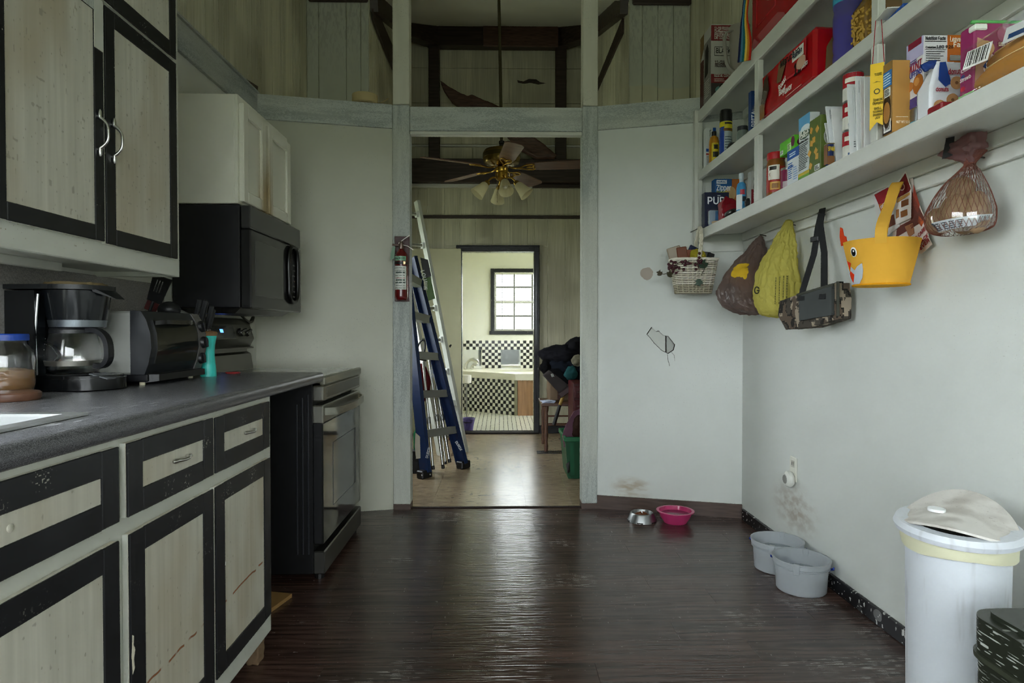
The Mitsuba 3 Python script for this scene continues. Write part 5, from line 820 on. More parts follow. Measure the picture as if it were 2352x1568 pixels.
wrap(pj, x, y, .0404, S1 + .02, S1 + .135, 150, 330, '9a2a20'); wrap(pj, x, y, .0407, S1 + .075, S1 + .14, 195, 268, 'dcd6cc'); wrap(pj, x, y, .041, S1 + .118, S1 + .134, 205, 250, '17130f'); wrap(pj, x, y, .041, S1 + .03, S1 + .065, 210, 290, 'c9974c'); wrap(pj, x, y, .0413, S1 + .036, S1 + .058, 222, 262, '8f5f28')
a_ = math.radians(206); text(pj, 'lettering', 'Creamy', .014, (x + .0418 * math.cos(a_) - .0, y + .0418 * math.sin(a_), S1 + .092), (math.sin(math.radians(236)) * -1, math.cos(math.radians(236)), 0), (0, 0, 1), '8a1c1c', width=.036)
# lower shelf, far bay
hb = put('plain_carton', bx(1.26, 1.42, 3.715, 3.765, S1 + .0005, S1 + .15, .0015), 'satin', '9c9a90', False, 'plain grey carton under the blue zipper bag box', 'carton')
zb_ = thing('sandwich_bag_box', 'blue and orange sandwich bag box on the plain grey carton', 'box'); part(zb_, 'carton', bx(1.262, 1.43, 3.705, 3.765, S1 + .1508, S1 + .292, .0015), 'satin', '1c4f86', False)
Fz = Face(zb_, (1.262, 3.705, S1 + .151), (1, 0, 0), (0, 0, 1), .168, .14); Fz.pan(.6, 0, 1, 1, 'a8622c'); Fz.disc(.55, .4, .2, .3, 'b99a6a'); Fz.pan(.06, .80, .42, .95, 'd6dae0'); Fz.txt('Zipper', .06, .52, .032, 'e6eaee', .085); Fz.txt('Sandwich', .06, .38, .016, 'c9c83c', .06); Fz.txt('trueliving', .09, .845, .010, '1c4f86', .048)
pu = thing('water_filter_box', 'navy water filter box with big white letters on the lower shelf', 'box'); part(pu, 'carton', bx(1.183, 1.325, 3.645, 3.70, S1 + .0005, S1 + .2, .0015), 'satin', '121a36', False)
Fp = Face(pu, (1.183, 3.645, S1), (1, 0, 0), (0, 0, 1), .142, .2); Fp.txt('PUR', .12, .66, .040, 'e6e8ee', .10); Fp.pan(.52, .895, .66, .91, 'e6e8ee'); Fp.pan(.1, .3, .9, .5, '2a2140'); Fp.lines(.15, .8, .32, .48, 3, '6f6a90')
cpk = thing('clear_pack', 'small clear and blue plastic pack at the left front of the lower shelf', 'pack'); part(cpk, 'insert', bx(1.195, 1.265, 3.585, 3.615, S1 + .002, S1 + .085, .003), 'satin', '8d9fb0', False); part(cpk, 'stripe', bx(1.225, 1.24, 3.5835, 3.585, S1 + .004, S1 + .08), 'satin', '3f76a8', False); part(cpk, 'blister', wobble(bx(1.19, 1.27, 3.56, 3.62, S1 + .001, S1 + .09, .01), .003, 40, 2, 3), 'pane', None, True)
put('red_shiny_bag', wobble(hull([(1.21, 3.42, S1), (1.29, 3.42, S1), (1.21, 3.50, S1), (1.3, 3.5, S1), (1.2, 3.42, S1 + .07), (1.3, 3.43, S1 + .1), (1.21, 3.5, S1 + .1), (1.29, 3.49, S1 + .13), (1.24, 3.46, S1 + .14)]), .008, 30, 4, 3), 'gloss', '7d1220', True, 'crumpled shiny red bag on the lower shelf', 'bag')
put('sunglasses_case', ball((1.225, 3.33, S1 + .02), 1, (.03, .075, .02), 3), 'gloss', '0c0c0d', True, 'black glossy case lying in front of the red bag', 'case')
put('wooden_dish', mt(lathe([(0, 0), (.03, 0), (.034, .012), (.03, .014), (.026, .006), (0, .005)], 24), RT(0, (1.225, 3.545, S1 + .0005))), 'matte', 'b5a184', 40, 'small pale wooden dish at the far left end of the lower shelf', 'dish')
sb = thing('spray_bottle', 'blue pump spray bottle with a clear cap on the lower shelf', 'bottle'); x, y = 1.222, 3.19; lt(sb, 'body', [(0, 0), (.022, 0), (.024, .004), (.024, .12), (.02, .14), (.009, .15), (0, .15)], x, y, S1 + .0005, 'gloss', '3f86b5'); lt(sb, 'pump', [(0, .148), (.01, .148), (.01, .165), (.012, .167), (.012, .195), (0, .197)], x, y, S1, 'satin', 'a9b6bc'); wrap(sb, x, y, .0243, S1 + .01, S1 + .085, 170, 260, 'cfd4d6'); wrap(sb, x, y, .0243, S1 + .05, S1 + .075, 262, 320, '23303c'); wrap(sb, x, y, .0245, S1 + .085, S1 + .11, 235, 290, 'a03040')
t, N, S = carton('tea_carton', 'small white carton with a dark red lower half by the shelf upright', 'carton', 1724, 1716, 1742, 392, 1.215, S1, 'a9a9a4')
N.pan(0, 0, 1, .48, '6e2228'); S.pan(0, 0, 1, 1, '8f9290'); N.disc(.5, .78, .22, .1, '4a4a48'); N.poly([(.2, .5), (.8, .5), (.65, .7), (.35, .7)], '4a4a48'); N.lines(.25, .75, .2, .4, 3, 'c9b0b0')
put('dark_bundle', wobble(ball((1.225, 3.08, S1 + .024), 1, (.028, .03, .024), 3), .006, 50, 4), 'satin', '151617', True, 'small dark bundle in front of the red and white carton', 'bundle')
# middle shelf, far bay
t, N, S = carton('lotion_carton', 'white carton with a blue stripe in the corner of the middle shelf', 'carton', 1620, 1614, 1656, 293, 1.20, S2, 'c9cccc')
N.pan(.42, .45, .62, 1, '1d4fa0'); N.txt('Solution, 0.042%', .3, .5, .009, '30363a', .10, 90); N.pan(.0, .38, .5, .46, '2a5ab0'); N.pan(0, .3, .5, .34, 'b03a3a'); N.lines(.05, .5, .05, .28, 6, '8a8f92')
ab = thing('amber_bottle', 'amber oil bottle with a black cap and yellow label on the middle shelf', 'bottle'); x, y = cyl_at(1638, 1.222)
lt(ab, 'body', [(0, 0), (.026, 0), (.028, .004), (.028, .12), (.022, .145), (.012, .155), (0, .155)], x, y, S2 + .0005, 'gloss', 'a8721c'); lt(ab, 'cap', [(0, .153), (.013, .153), (.013, .18), (0, .181)], x, y, S2, 'satin', '141414'); wrap(ab, x, y, .0284, S2 + .01, S2 + .11, 225, 330, 'c9b21f'); wrap(ab, x, y, .0287, S2 + .03, S2 + .06, 240, 310, '2a2a1c'); wrap(ab, x, y, .0287, S2 + .075, S2 + .1, 250, 300, '2a2a1c')
sc_ = thing('spray_can', 'tall black capped spray can with yellow and blue label', 'spray can'); x, y = cyl_at(1665, 1.232)
lt(sc_, 'can', [(0, 0), (.032, 0), (.033, .003), (.033, .175), (.03, .18), (0, .18)], x, y, S2 + .0005, 'satin', 'a3b0b4'); lt(sc_, 'cap', [(0, .18), (.033, .18), (.033, .225), (.029, .245), (0, .247)], x, y, S2, 'satin', '121212', label='black cap'); wrap(sc_, x, y, .0333, S2 + .004, S2 + .15, 150, 236, '1c3a8e'); wrap(sc_, x, y, .0333, S2 + .125, S2 + .178, 150, 340, 'c9b820'); wrap(sc_, x, y, .0336, S2 + .125, S2 + .14, 230, 330, '6a4a1c'); wrap(sc_, x, y, .0336, S2 + .162, S2 + .172, 240, 320, '2a2620')
for i in range(6): wrap(sc_, x, y, .0336, S2 + .02 + i * .014, S2 + .026 + i * .014, 242, 300 + (i * 13) % 30, '5f6c74', name='small_print')
sj = thing('spice_jar', 'small clear jar with a dark lid on the middle shelf', 'jar'); x, y = cyl_at(1703, 1.25); lt(sj, 'body', [(0, 0), (.027, 0), (.029, .005), (.029, .055), (.024, .068), (.024, .075), (0, .075)], x, y, S2 + .0005, 'gloss', '6f7a74'); lt(sj, 'lid', [(0, .074), (.026, .074), (.026, .095), (0, .096)], x, y, S2, 'satin', '2c2f33')
sl = thing('slim_can', 'slim grey capped can beside the blue filter jug box', 'can'); x, y = 1.285, 3.17; lt(sl, 'body', [(0, 0), (.021, 0), (.021, .10), (.017, .105), (.017, .135), (.012, .15), (0, .15)], x, y, S2 + .0005, 'satin', '8b8d8a'); wrap(sl, x, y, .0213, S2 + .02, S2 + .08, 200, 300, '3c4044')
t, N, S = carton('jug_box', 'narrow deep blue box with white letters up its edge by the shelf upright', 'box', 1722, 1716, 1750, 208, 1.205, S2, '16356b')
N.txt('BRITA', .45, .12, .024, 'd8dee8', .075, 90); N.disc(.36, .13, .12, .04, 'd8dee8'); N.lines(.3, .6, .6, .72, 3, '8fa6cc')
put('cable_loop', tube(curve([(1.30, 3.08, S2 + .19), (1.27, 3.10, S2 + .175), (1.262, 3.11, S2 + .14), (1.28, 3.10, S2 + .11), (1.30, 3.06, S2 + .10), (1.32, 3.06, S2 + .003)], 24), .004, 6), 'satin', '141414', True, 'thin black cable loop behind the blue filter jug box', 'cable')
put('wire_coil', cat(*[tube([(1.22 + (.026 - .003 * k) * math.cos(a), 3.31 + (.03 - .003 * k) * math.sin(a), S2 + .006 + k * .006) for a in np.linspace(0, 6.28, 24)[:-1]], .003, 6, True) for k in range(4)]), 'satin', '17181a', True, 'small coil of dark wire in front of the spray can', 'coil')
# middle shelf, near bay
np_ = thing('noodle_pack', 'torn red shrink wrapped twelve pack of instant noodles on the middle shelf', 'noodle pack'); n0, n1 = 2.40, 2.885; nx0, nx1 = 1.195, 1.33
pk_ = wobble(bx(nx0, nx1, n0, n1, S2 + .001, S2 + .205, .014), .004, 14, 3, 4); part(np_, 'red_wrap', pk_, 'gloss', 'a5121a', True); part(np_, 'tray', bx(nx0 + .012, nx1 - .01, n0 + .02, n1 - .004, S2 + .0005, S2 + .07, .003), 'matte', '8a6a3c', False)
Fs = Face(np_, (nx0 - .006, n1, S2), (0, -1, 0), (0, 0, 1), n1 - n0, .205)
Fs.pan(.0, .02, .10, .34, '8a6238', 'matte', 'kraft_edge'); Fs.poly([(.03, .36), (.09, .82), (.16, .9), (.20, .55), (.15, .4), (.1, .3)], '3a281a', 'matte', 'torn_opening'); Fs.poly([(.36, .52), (.40, .86), (.50, .88), (.55, .80), (.44, .48)], '6e543a', 'matte', 'torn_opening')
Fs.poly([(.52, .40), (.90, .34), (.90, .90), (.56, .86)], 'b8303a'); Fs.poly([(.535, .44), (.885, .38), (.885, .86), (.57, .83)], 'a5121a'); Fs.txt('Maruchan', .44, .76, .028, '1c0f10', .17, -3); Fs.poly([(.66, .64), (.86, .62), (.86, .84), (.66, .84)], 'd8d6d2'); Fs.txt('Ramen', .68, .69, .022, '1c2a3a', .075); Fs.txt('12', .70, .34, .045, '140c0c', .055); Fs.txt('packs', .83, .36, .018, 'd8d6d2', .05); Fs.txt('Roast', .42, .30, .024, 'e0d8d4', .07, 20); Fs.txt('Beef', .42, .20, .024, 'e0d8d4', .06); Fs.txt('Flavor', .50, .14, .024, 'e0d8d4', .08); Fs.disc(.82, .5, .08, .12, 'c9a08c'); Fs.lines(.55, .9, .05, .08, 1, 'd8b8b0')
Fk = Face(np_, (nx0, n0 - .0045, S2), (1, 0, 0), (0, 0, 1), nx1 - nx0, .205); Fk.poly([(.30, .12), (.9, .1), (.95, .8), (.5, .78), (.34, .6)], '7a6448', 'matte', 'kraft_opening')
fl_ = wobble(hull([(nx0 - .01, n1 - .01, S2 + .15), (nx0 - .04, n1 - .03, S2 + .02), (nx0 - .03, n1 - .10, S2 + .01), (nx0 - .012, n1 - .09, S2 + .10), (nx0 - .035, n1 + .02, S2 + .06)]), .010, 40, 8, 4); part(np_, 'loose_film', fl_, 'pane', None, True, 'loose torn clear film')
pbt = thing('purple_bottle', 'large clear bottle half full of purple liquid on the middle shelf', 'bottle'); x, y = 1.275, 2.31
pr_ = [(0, 0), (.045, 0), (.05, .006), (.05, .05), (.047, .06), (.05, .075), (.05, .11), (.047, .12), (.05, .135), (.05, .19), (.046, .21), (.05, .23), (.05, .26), (.03, .30), (.017, .32), (.017, .335), (0, .335)]
lt(pbt, 'liquid', [(0, .002), (.043, .002), (.0475, .01)] + [(r - .003, z) for r, z in pr_[3:9]] + [(.047, .185), (0, .186)], x, y, S2, 'gloss', '3a22c4', label='purple liquid'); lt(pbt, 'bottle', pr_, x, y, S2 + .0005, 'film_soft', '8f86cf'); lt(pbt, 'label', [(.0506, .235), (.0506, .262)], x, y, S2, 'satin', '3fa0c8'); lt(pbt, 'cap', [(0, .335), (.018, .335), (.018, .35), (0, .351)], x, y, S2, 'satin', '2a3fa8')
kn_ = thing('popcorn_bag', 'bag of golden popcorn kernels with a kraft top on the middle shelf', 'bag'); km = hull([(1.21, 2.085, S2 + .001), (1.30, 2.085, S2 + .001), (1.21, 2.16, S2 + .001), (1.3, 2.16, S2 + .001), (1.205, 2.08, S2 + .12), (1.3, 2.08, S2 + .12), (1.21, 2.16, S2 + .13), (1.3, 2.16, S2 + .13), (1.25, 2.11, S2 + .20)])
part(kn_, 'bag', wobble(km, .003, 60, 3, 3), 'satin', '7a5a26', True)
ks = [ball((1.205 + .001 * rng.random(), rng.uniform(2.085, 2.16), S2 + rng.uniform(.01, .12)), .0048, (.7, 1, 1), 1) for _ in range(110)] + [ball((rng.uniform(1.21, 1.295), 2.080, S2 + rng.uniform(.01, .12)), .0048, (1, .7, 1), 1) for _ in range(110)]
part(kn_, 'kernels', cat(*ks), 'satin', 'b08a3c', True, 'golden kernels', kind='stuff'); part(kn_, 'kraft_top', wobble(hull([(1.25, 2.06, S2 + .12), (1.32, 2.06, S2 + .1), (1.25, 2.11, S2 + .2), (1.33, 2.1, S2 + .22), (1.24, 2.07, S2 + .19), (1.31, 2.065, S2 + .02)]), .006, 30, 6, 3), 'matte', '7f6648', True)
wt = thing('white_tag_card', 'white card over a blue packet at the front edge of the middle shelf', 'card'); part(wt, 'card', mt(bx(0, .10, -.03, .05, .015, .018), RT(-8, (1.172, 1.93, S2 + .0008))), 'matte', 'd3d3cf', False); part(wt, 'blue_packet', mt(bx(.03, .12, -.06, .05, 0, .014, .003), RT(-8, (1.172, 1.93, S2 + .0008))), 'satin', '1f4c9c', False)
Fw = Face(wt, (1.17, 1.975, S2 + .0175), (1, -.1, 0), (.1, 1, 0), .1, .08); part(wt, 'stamp_print', mt(cat(*[bx(.02 + i * .014, .03 + i * .014, -.02, .01, .0182, .0186) for i in range(4)]), RT(-8, (1.172, 1.93, S2))), 'matte', '55585a', False, kind='stuff')
rbn = thing('award_ribbon', 'yellow award ribbon hanging on red strings from the middle shelf', 'ribbon'); ry, rx = 1.955, 1.172; z1, z0 = 1.962, 1.768
part(rbn, 'ribbon', slab([(-.019, z1), (.019, z1), (.0195, z0 - .002), (.0, z0 + .012), (-.0195, z0 - .012)], (rx, ry, 0), (.8, -.6, 0), (0, 0, 1), .0012), 'satin', 'd9b21c', False)
part(rbn, 'string', tube([(rx - .012, ry + .005, z1), (rx - .006, ry, S2 + .006)], .0012, 5), 'matte', '8c2630', True); part(rbn, 'string', tube([(rx + .016, ry - .01, z1), (rx + .008, ry - .006, S2 + .006)], .0012, 5), 'matte', '8c2630', True)
Fr = Face(rbn, (rx - .0152, ry + .0114, z0), (.8, -.6, 0), (0, 0, 1), .038, z1 - z0)
for s_, b, h in (('THIRD', .80, .008), ('Special', .40, .008), ('Olympics', .345, .008), ('SKILL', .26, .007), ('COURAGE', .21, .007), ('SHARING', .16, .007), ('JOY', .11, .007)): Fr.txt(s_, .5 - .04 * len(s_) / 2 * 1.9, b, h, '4a3c14', .0028 * len(s_) + .006)
Fr.disc(.5, .55, .22, .045, '4a3c14'); Fr.disc(.5, .55, .15, .03, 'd9b21c'); Fr.poly([(.2, .69), (.5, .71), (.8, .69), (.5, .70)], '4a3c14')
# top shelf
t, N, S = carton('coffeemaker_carton', 'tall white and red coffeemaker carton on the top shelf', 'carton', 1630, 1606, 1693, 55, 1.205, S3, 'a9a7a0')
N.pan(0, .78, 1, .985, '6e2326'); N.txt('12-CUP PROGRAMMABLE', .12, .92, .018, 'c9c6c0', .13); N.txt('Coffeemaker', .12, .885, .014, 'c9c6c0', .09); N.txt('PROGRAMABLE', .12, .84, .016, 'c9c6c0', .12); N.txt('DE 12 TAZAS', .12, .80, .016, 'c9c6c0', .11); N.pan(.12, .58, .95, .70, '23221f'); N.pan(.135, .588, .94, .692, 'a9a7a0'); N.txt('BLACK+', .18, .615, .028, '1c1b19', .10); N.txt('12-CUP', .14, .47, .02, '3a2320', .06); N.txt('PROGRAMMABLE', .14, .43, .02, '3a2320', .11); N.pan(0, .22, 1, .34, '6e2326'); N.txt('DIGITAL CONTROLS', .12, .30, .016, 'c9c6c0', .12); N.lines(.12, .6, .235, .285, 2, 'b9a8a4'); N.pan(0, 0, 1, .22, '3c3836'); N.disc(.45, .13, .3, .06, '5f8a86'); N.disc(.5, .17, .2, .05, '181614')
S.pan(0, 0, .35, .66, '4a2320'); S.pan(.35, 0, 1, .84, '76736e'); S.poly([(0, .66), (.35, .8), (.35, 1), (0, 1)], '6e5836', 'matte'); S.poly([(.45, .36), (.75, .40), (.8, .70), (.7, .8), (.5, .74)], '171514'); S.lines(.45, .95, .08, .32, 8, 'a9a59c')
gp_ = thing('grey_pitcher', 'tall translucent grey pitcher with handle on the top shelf', 'pitcher'); x, y = 1.28, 3.38; lt(gp_, 'body', [(0, 0), (.042, 0), (.045, .01), (.052, .28), (.055, .30), (.051, .30), (.047, .27), (.04, .012), (0, .012)], x, y, S3 + .0005, 'satin', '8a857a'); part(gp_, 'handle', strip(curve([(x - .045, y - .02, S3 + .27), (x - .085, y - .035, S3 + .25), (x - .088, y - .035, S3 + .15), (x - .075, y - .03, S3 + .09), (x - .038, y - .02, S3 + .06)], 18), .02, .008, (.4, -1, 0)), 'satin', '87837a', 40)
rj = thing('red_jug', 'big red plastic jug with a round cream label on the top shelf', 'jug'); part(rj, 'body', hull([(x, y, z) for x0, x1, y0, y1, z in ((1.225, 1.42, 2.70, 3.00, S3 + .001), (1.205, 1.43, 2.68, 3.02, S3 + .03), (1.205, 1.43, 2.68, 3.02, S3 + .36), (1.25, 1.40, 2.72, 2.98, S3 + .40)) for x in (x0, x1) for y in (y0, y1)] + [(1.195, 2.72, S3 + .05), (1.195, 2.98, S3 + .05), (1.195, 2.72, S3 + .35), (1.195, 2.98, S3 + .35)]), 'satin', '8e1218', 20)
part(rj, 'panel_ridge', tube([(1.194, a, b) for a, b in ((2.74, S3 + .09), (2.94, S3 + .09), (2.94, S3 + .33), (2.74, S3 + .33))], .004, 6, True), 'satin', '9c161c', True); part(rj, 'cap', mt(lathe([(0, .40), (.035, .40), (.035, .43), (0, .43)], 20), RT(0, (1.3, 2.9, S3))), 'satin', '141414')
Fj = Face(rj, (1.1945, 2.90, S3 + .12), (0, -1, 0), (0, 0, 1), .2, .2); Fj.disc(.6, .55, .44, .44, 'b9b48a'); Fj.disc(.6, .55, .41, .41, '1f3a22'); Fj.disc(.6, .55, .39, .39, 'b9b48a'); Fj.txt('CONTRACTORS', .28, .58, .022, '1f2a1c', .13); Fj.txt('LANDSCAPE', .32, .72, .016, '1f2a1c', .11); Fj.txt('PRO', .5, .28, .016, '1f2a1c', .04)
mt_ = thing('rainbow_strap', 'rainbow striped woven strap hanging over the top shelf edge', 'strap')
for i, c in enumerate(('1d2440', '3f6a86', '1f5a5c', 'c9b04a', 'b5702a', 'a52820')):
    pa = np.linspace(0, 1, 14); wv = .0105 * (1 - .55 * smooth) if False else None
    pts = []; lw = []
    for s_ in pa: w_ = .010 - .0055 * min(1, max(0, (s_ - .25) / .35)); pts.append((1.152 + .05 * max(0, s_ - .5) + .006 * math.sin(s_ * 6) + (i - 2.5) * w_ * .85, 2.985 - (i - 2.5) * w_ * .5, 2.405 + s_ * .36)); lw.append(w_)
    p_ = np.array(pts); u_ = np.array(lw); w3 = np.stack([-u_ * .425, u_ * .25, 0 * u_], 1); v = np.vstack([p_ + w3, p_ - w3]); v = np.vstack([v, v + [.0025, .0043, 0]]); n_ = len(p_); F_ = []
    for j in range(n_ - 1): F_ += [(j, j + 1, n_ + j + 1), (j, n_ + j + 1, n_ + j), (2 * n_ + j, 3 * n_ + j + 1, 2 * n_ + j + 1), (2 * n_ + j, 3 * n_ + j, 3 * n_ + j + 1)]
    part(mt_, 'stripe', TM(v, F_), 'fabric', c, False)
part(mt_, 'red_loop', tube(curve([(1.177, 2.985, 2.76), (1.182, 2.985, 2.82), (1.20, 2.98, 2.87)], 8), .014, 8), 'fabric', '8a1c20', True)
# ---- things hanging under the shelf and standing on the floor at the right --------------------------------------
def bagmesh(levels, n=40, amp=.006, fr=22, seed=1, tilt=None):
    """a soft bag: elliptic rings (z, cx, cy, rx, ry), pinched and folded"""
    L = np.array(levels, float); NR = 90; from_z = np.linspace(0, len(L) - 1, NR); from scipy.interpolate import PchipInterpolator
    R = PchipInterpolator(np.arange(len(L)), L)(from_z); a = np.arange(n) * 2 * np.pi / n; V = []
    for k, (z, cx, cy, rx, ry) in enumerate(R):
        fold = 1 + .035 * np.sin(a * 5 + seed + k * .05) + .045 * np.sin(a * 9 + 2 * seed + .9 * np.sin(k * .11)) + .05 * (1 - k / NR) * np.sin(a * 17 + seed); V.append(np.stack([cx + rx * np.cos(a) * fold, cy + ry * np.sin(a) * fold, np.full(n, z)], 1))
    m = TM(np.vstack(V), [f for i in range(NR - 1) for j in range(n) for f in ((i * n + j, i * n + (j + 1) % n, (i + 1) * n + (j + 1) % n), (i * n + j, (i + 1) * n + (j + 1) % n, (i + 1) * n + j))])
    v = np.vstack([m.vertices, m.vertices[:n].mean(0), m.vertices[-n:].mean(0)]); q = len(v) - 2
    m = TM(v, np.vstack([m.faces, [(j, q, (j + 1) % n) for j in range(n)], [((NR - 1) * n + j, (NR - 1) * n + (j + 1) % n, q + 1) for j in range(n)]])); trimesh.repair.fix_normals(m); m = wobble(m, amp, fr, seed); P = np.array(m.vertices); rid = 1 - 2 * np.abs(meshkit.fbm(P * [38, 38, 16] + 5, 3, seed) - .5) * 2; r2 = 1 - 2 * np.abs(meshkit.fbm((P @ np.array([[.7, 0, .7], [0, 1, 0], [-.7, 0, .7]])) * [60, 50, 18], 2, seed + 4) - .5) * 2; m.vertices = P + m.vertex_normals * (.0065 * np.clip(rid, 0, 1) ** 3 + .004 * np.clip(r2, 0, 1) ** 3)[:, None]; return m
# wicker basket
wk = thing('wicker_basket', 'white wicker basket with a garland of dried grapes hanging at the shelf end', 'basket')
bz0, bz1, bcx, bcy = 1.35, 1.545, 1.135, 3.70
def ring(t, off=0, n=120, ph=0, amp=0):
    hx, hy = .098 + .034 * t, .058 + .022 * t; a = np.arange(n) * 2 * np.pi / n; c, s = np.cos(a), np.sin(a); k = 4.0
    r = (np.abs(c / hx) ** k + np.abs(s / hy) ** k) ** (-1 / k) + off + amp * np.sin(a * 20 + ph); return np.stack([bcx + r * c, bcy + r * s, np.full(n, bz0 + (bz1 - bz0) * t)], 1)
part(wk, 'lining', TM(np.vstack([ring(0, -.006, 48), ring(1, -.006, 48)]), [f for j in range(48) for f in ((j, (j + 1) % 48, 48 + (j + 1) % 48), (j, 48 + (j + 1) % 48, 48 + j))]), 'matte', '3c382e', True)
part(wk, 'base', mv(ext(Polygon(ring(0, -.004, 48)[:, :2]), .006), 0, 0, bz0 + .006), 'matte', '8f8a78', False)
for i in range(19): part(wk, 'weave_strand', tube(ring(i / 19 + .02, .001, 120, math.pi * (i % 2), .0032), .0038, 5, True), 'matte', ['d2cdbd', 'c4beac', 'dcd8ca'][i % 3] if i > 4 else 'a8a18c', True)
st_ = []
for a in range(0, 120, 6): st_.append(tube([ring(0)[a], ring(1)[a]], .0034, 5))
part(wk, 'stakes', cat(*st_), 'matte', 'aaa48f', True, kind='stuff')
for o in (0, .008): part(wk, 'rim', tube(ring(1.0 + o * 2, .002, 120, o * 400, .002), .0065, 6, True), 'matte', 'd6d1c2', True)
hx_ = curve([(bcx + .005, bcy - .085, bz1 - .02), (bcx + .015, bcy - .085, bz1 + .05), (bcx + .03, bcy - .05, bz1 + .15), (bcx + .045, bcy + .02, bz1 + .195), (bcx + .04, bcy + .07, bz1 + .12), (bcx + .02, bcy + .082, bz1 + .03)], 60)
for k in range(3):
    g = np.arange(60) * .55 + k * 2.094; part(wk, 'handle', tube(hx_ + np.stack([.007 * np.cos(g), .005 * np.sin(g), .003 * np.sin(g)], 1), .0058, 6), 'matte', 'cbc5b3', True, 'twisted cane handle')
wn = part(cl, 'nail', cyl((1.165, 3.85, bz1 + .19), (1.18, 3.74, bz1 + .195), .003, 6), 'brushed', '5c5a56')
for i, (x, y, z, s, c, l) in enumerate(((1.035, 3.70, bz1 + .01, (.04, .012, .13), '8c7f6c', 'tan paper package leaning at the left of the wicker basket'), (1.07, 3.69, bz1 + .012, (.03, .012, .12), '6a3a24', 'brown snack packet in the wicker basket'), (1.105, 3.70, bz1 + .008, (.03, .014, .10), '7c4a3c', 'reddish packet in the middle of the wicker basket'), (1.195, 3.72, bz1 + .0, (.045, .012, .10), '16181e', 'black folder in the wicker basket'), (1.228, 3.70, bz1 - .01, (.02, .012, .10), '0f0f10', 'black pouch at the right of the wicker basket'), (1.13, 3.73, bz1 + .03, (.03, .012, .11), '1c2440', 'dark blue packet behind the handle in the wicker basket'))):
    put('packet', mt(bx(-s[0], s[0], -s[1] / 2, s[1] / 2, -s[2], s[2] * .55, .004), RT(8 * (i % 3 - 1), (x, y, z)) @ trimesh.transformations.rotation_matrix(.14 * (i - 2), [0, 1, 0])), 'satin', c, False, l, 'packet')
put('yellow_cloth', wobble(ball((1.145, 3.655, bz1 + .02), 1, (.045, .03, .045), 3), .018, 30, 3), 'fabric', '8f8428', True, 'crumpled yellow cloth in the wicker basket', 'cloth')
gl = thing('grape_garland', 'garland of dark red artificial grapes and ivy leaves draped on the wicker basket', 'garland'); gr_ = random.Random(4)
for cx_, cy_, cz_, n_ in ((.995, 3.64, 1.50, 26), (1.06, 3.605, 1.515, 10), (1.135, 3.60, 1.512, 12)):
    part(gl, 'grapes', cat(*[ball((cx_ + gr_.gauss(0, .016), cy_ + gr_.gauss(0, .006), cz_ + gr_.gauss(0, .018)), .0085, n=1) for _ in range(n_)]), 'gloss', '38101a', True, kind='stuff')
leaf = Polygon([(0, 0), (.018, .008), (.028, .024), (.014, .028), (.02, .048), (0, .042), (-.02, .048), (-.014, .028), (-.028, .024), (-.018, .008)])
for i, (x, y, z, s, r, c) in enumerate(((.935, 3.64, 1.445, .7, 30, '3c3424'), (.965, 3.63, 1.44, .8, -40, '33301f'), (1.165, 3.595, 1.49, 1.15, 10, '26382a'), (1.145, 3.595, 1.43, .85, 160, '1f3a26'), (1.18, 3.60, 1.51, .8, 70, '2c3c2c'))):
    part(gl, 'leaf', mt(ext(affinity.scale(leaf, s, s), .002), frame((x, y, z), (math.cos(math.radians(r)), .1, math.sin(math.radians(r))), (-math.sin(math.radians(r)), .2, math.cos(math.radians(r))))), 'satin', c, False)
part(gl, 'stem', tube(curve([(.93, 3.64, 1.46), (.98, 3.63, 1.475), (1.04, 3.60, 1.53), (1.10, 3.60, 1.52), (1.16, 3.598, 1.515), (1.15, 3.597, 1.45)], 24), .0018, 5), 'matte', '3a3020', True)
# brown and yellow carrier bags
bb = thing('brown_carrier_bag', 'translucent brown plastic carrier bag stuffed full under the shelf', 'plastic bag')
part(bb, 'bag', bagmesh([(1.64, 1.405, 3.40, .006, .012), (1.60, 1.395, 3.40, .028, .035), (1.52, 1.365, 3.40, .07, .075), (1.42, 1.325, 3.38, .11, .12), (1.33, 1.305, 3.36, .135, .145), (1.27, 1.31, 3.33, .12, .13), (1.235, 1.325, 3.30, .085, .10), (1.22, 1.34, 3.28, .02, .03)], 150, .008, 18, 2), 'film_soft', '9a857c', True)
put('yellow_bundle', wobble(ball((1.31, 3.34, 1.41), 1, (.085, .08, .075), 3), .025, 22, 3), 'fabric', 'c9a52c', True, 'bundled yellow bag seen inside the brown carrier bag', 'bundle'); put('blue_bundle', wobble(ball((1.235, 3.36, 1.32), 1, (.045, .075, .065), 3), .014, 26, 8), 'fabric', '2f6a94', True, 'blue bundle seen inside the brown carrier bag', 'bundle')
yb = thing('yellow_carrier_bag', 'yellow plastic carrier bag hanging from a nail under the shelf', 'plastic bag')
part(yb, 'bag', bagmesh([(1.665, 1.405, 3.06, .008, .014), (1.61, 1.395, 3.06, .03, .035), (1.55, 1.38, 3.055, .05, .055), (1.46, 1.355, 3.05, .075, .085), (1.36, 1.345, 3.045, .095, .108), (1.28, 1.345, 3.04, .098, .112), (1.22, 1.355, 3.03, .085, .10), (1.20, 1.36, 3.02, .02, .03)], 150, .008, 16, 5), 'film', 'cfc566', True)
yu = np.array([.5, -.86, 0]); text(yb, 'lettering', 'G.', .034, (1.232, 3.045, 1.31), (.45, -.9, 0), (0, 0, 1), '23230f', width=.045)
pr2 = random.Random(3)
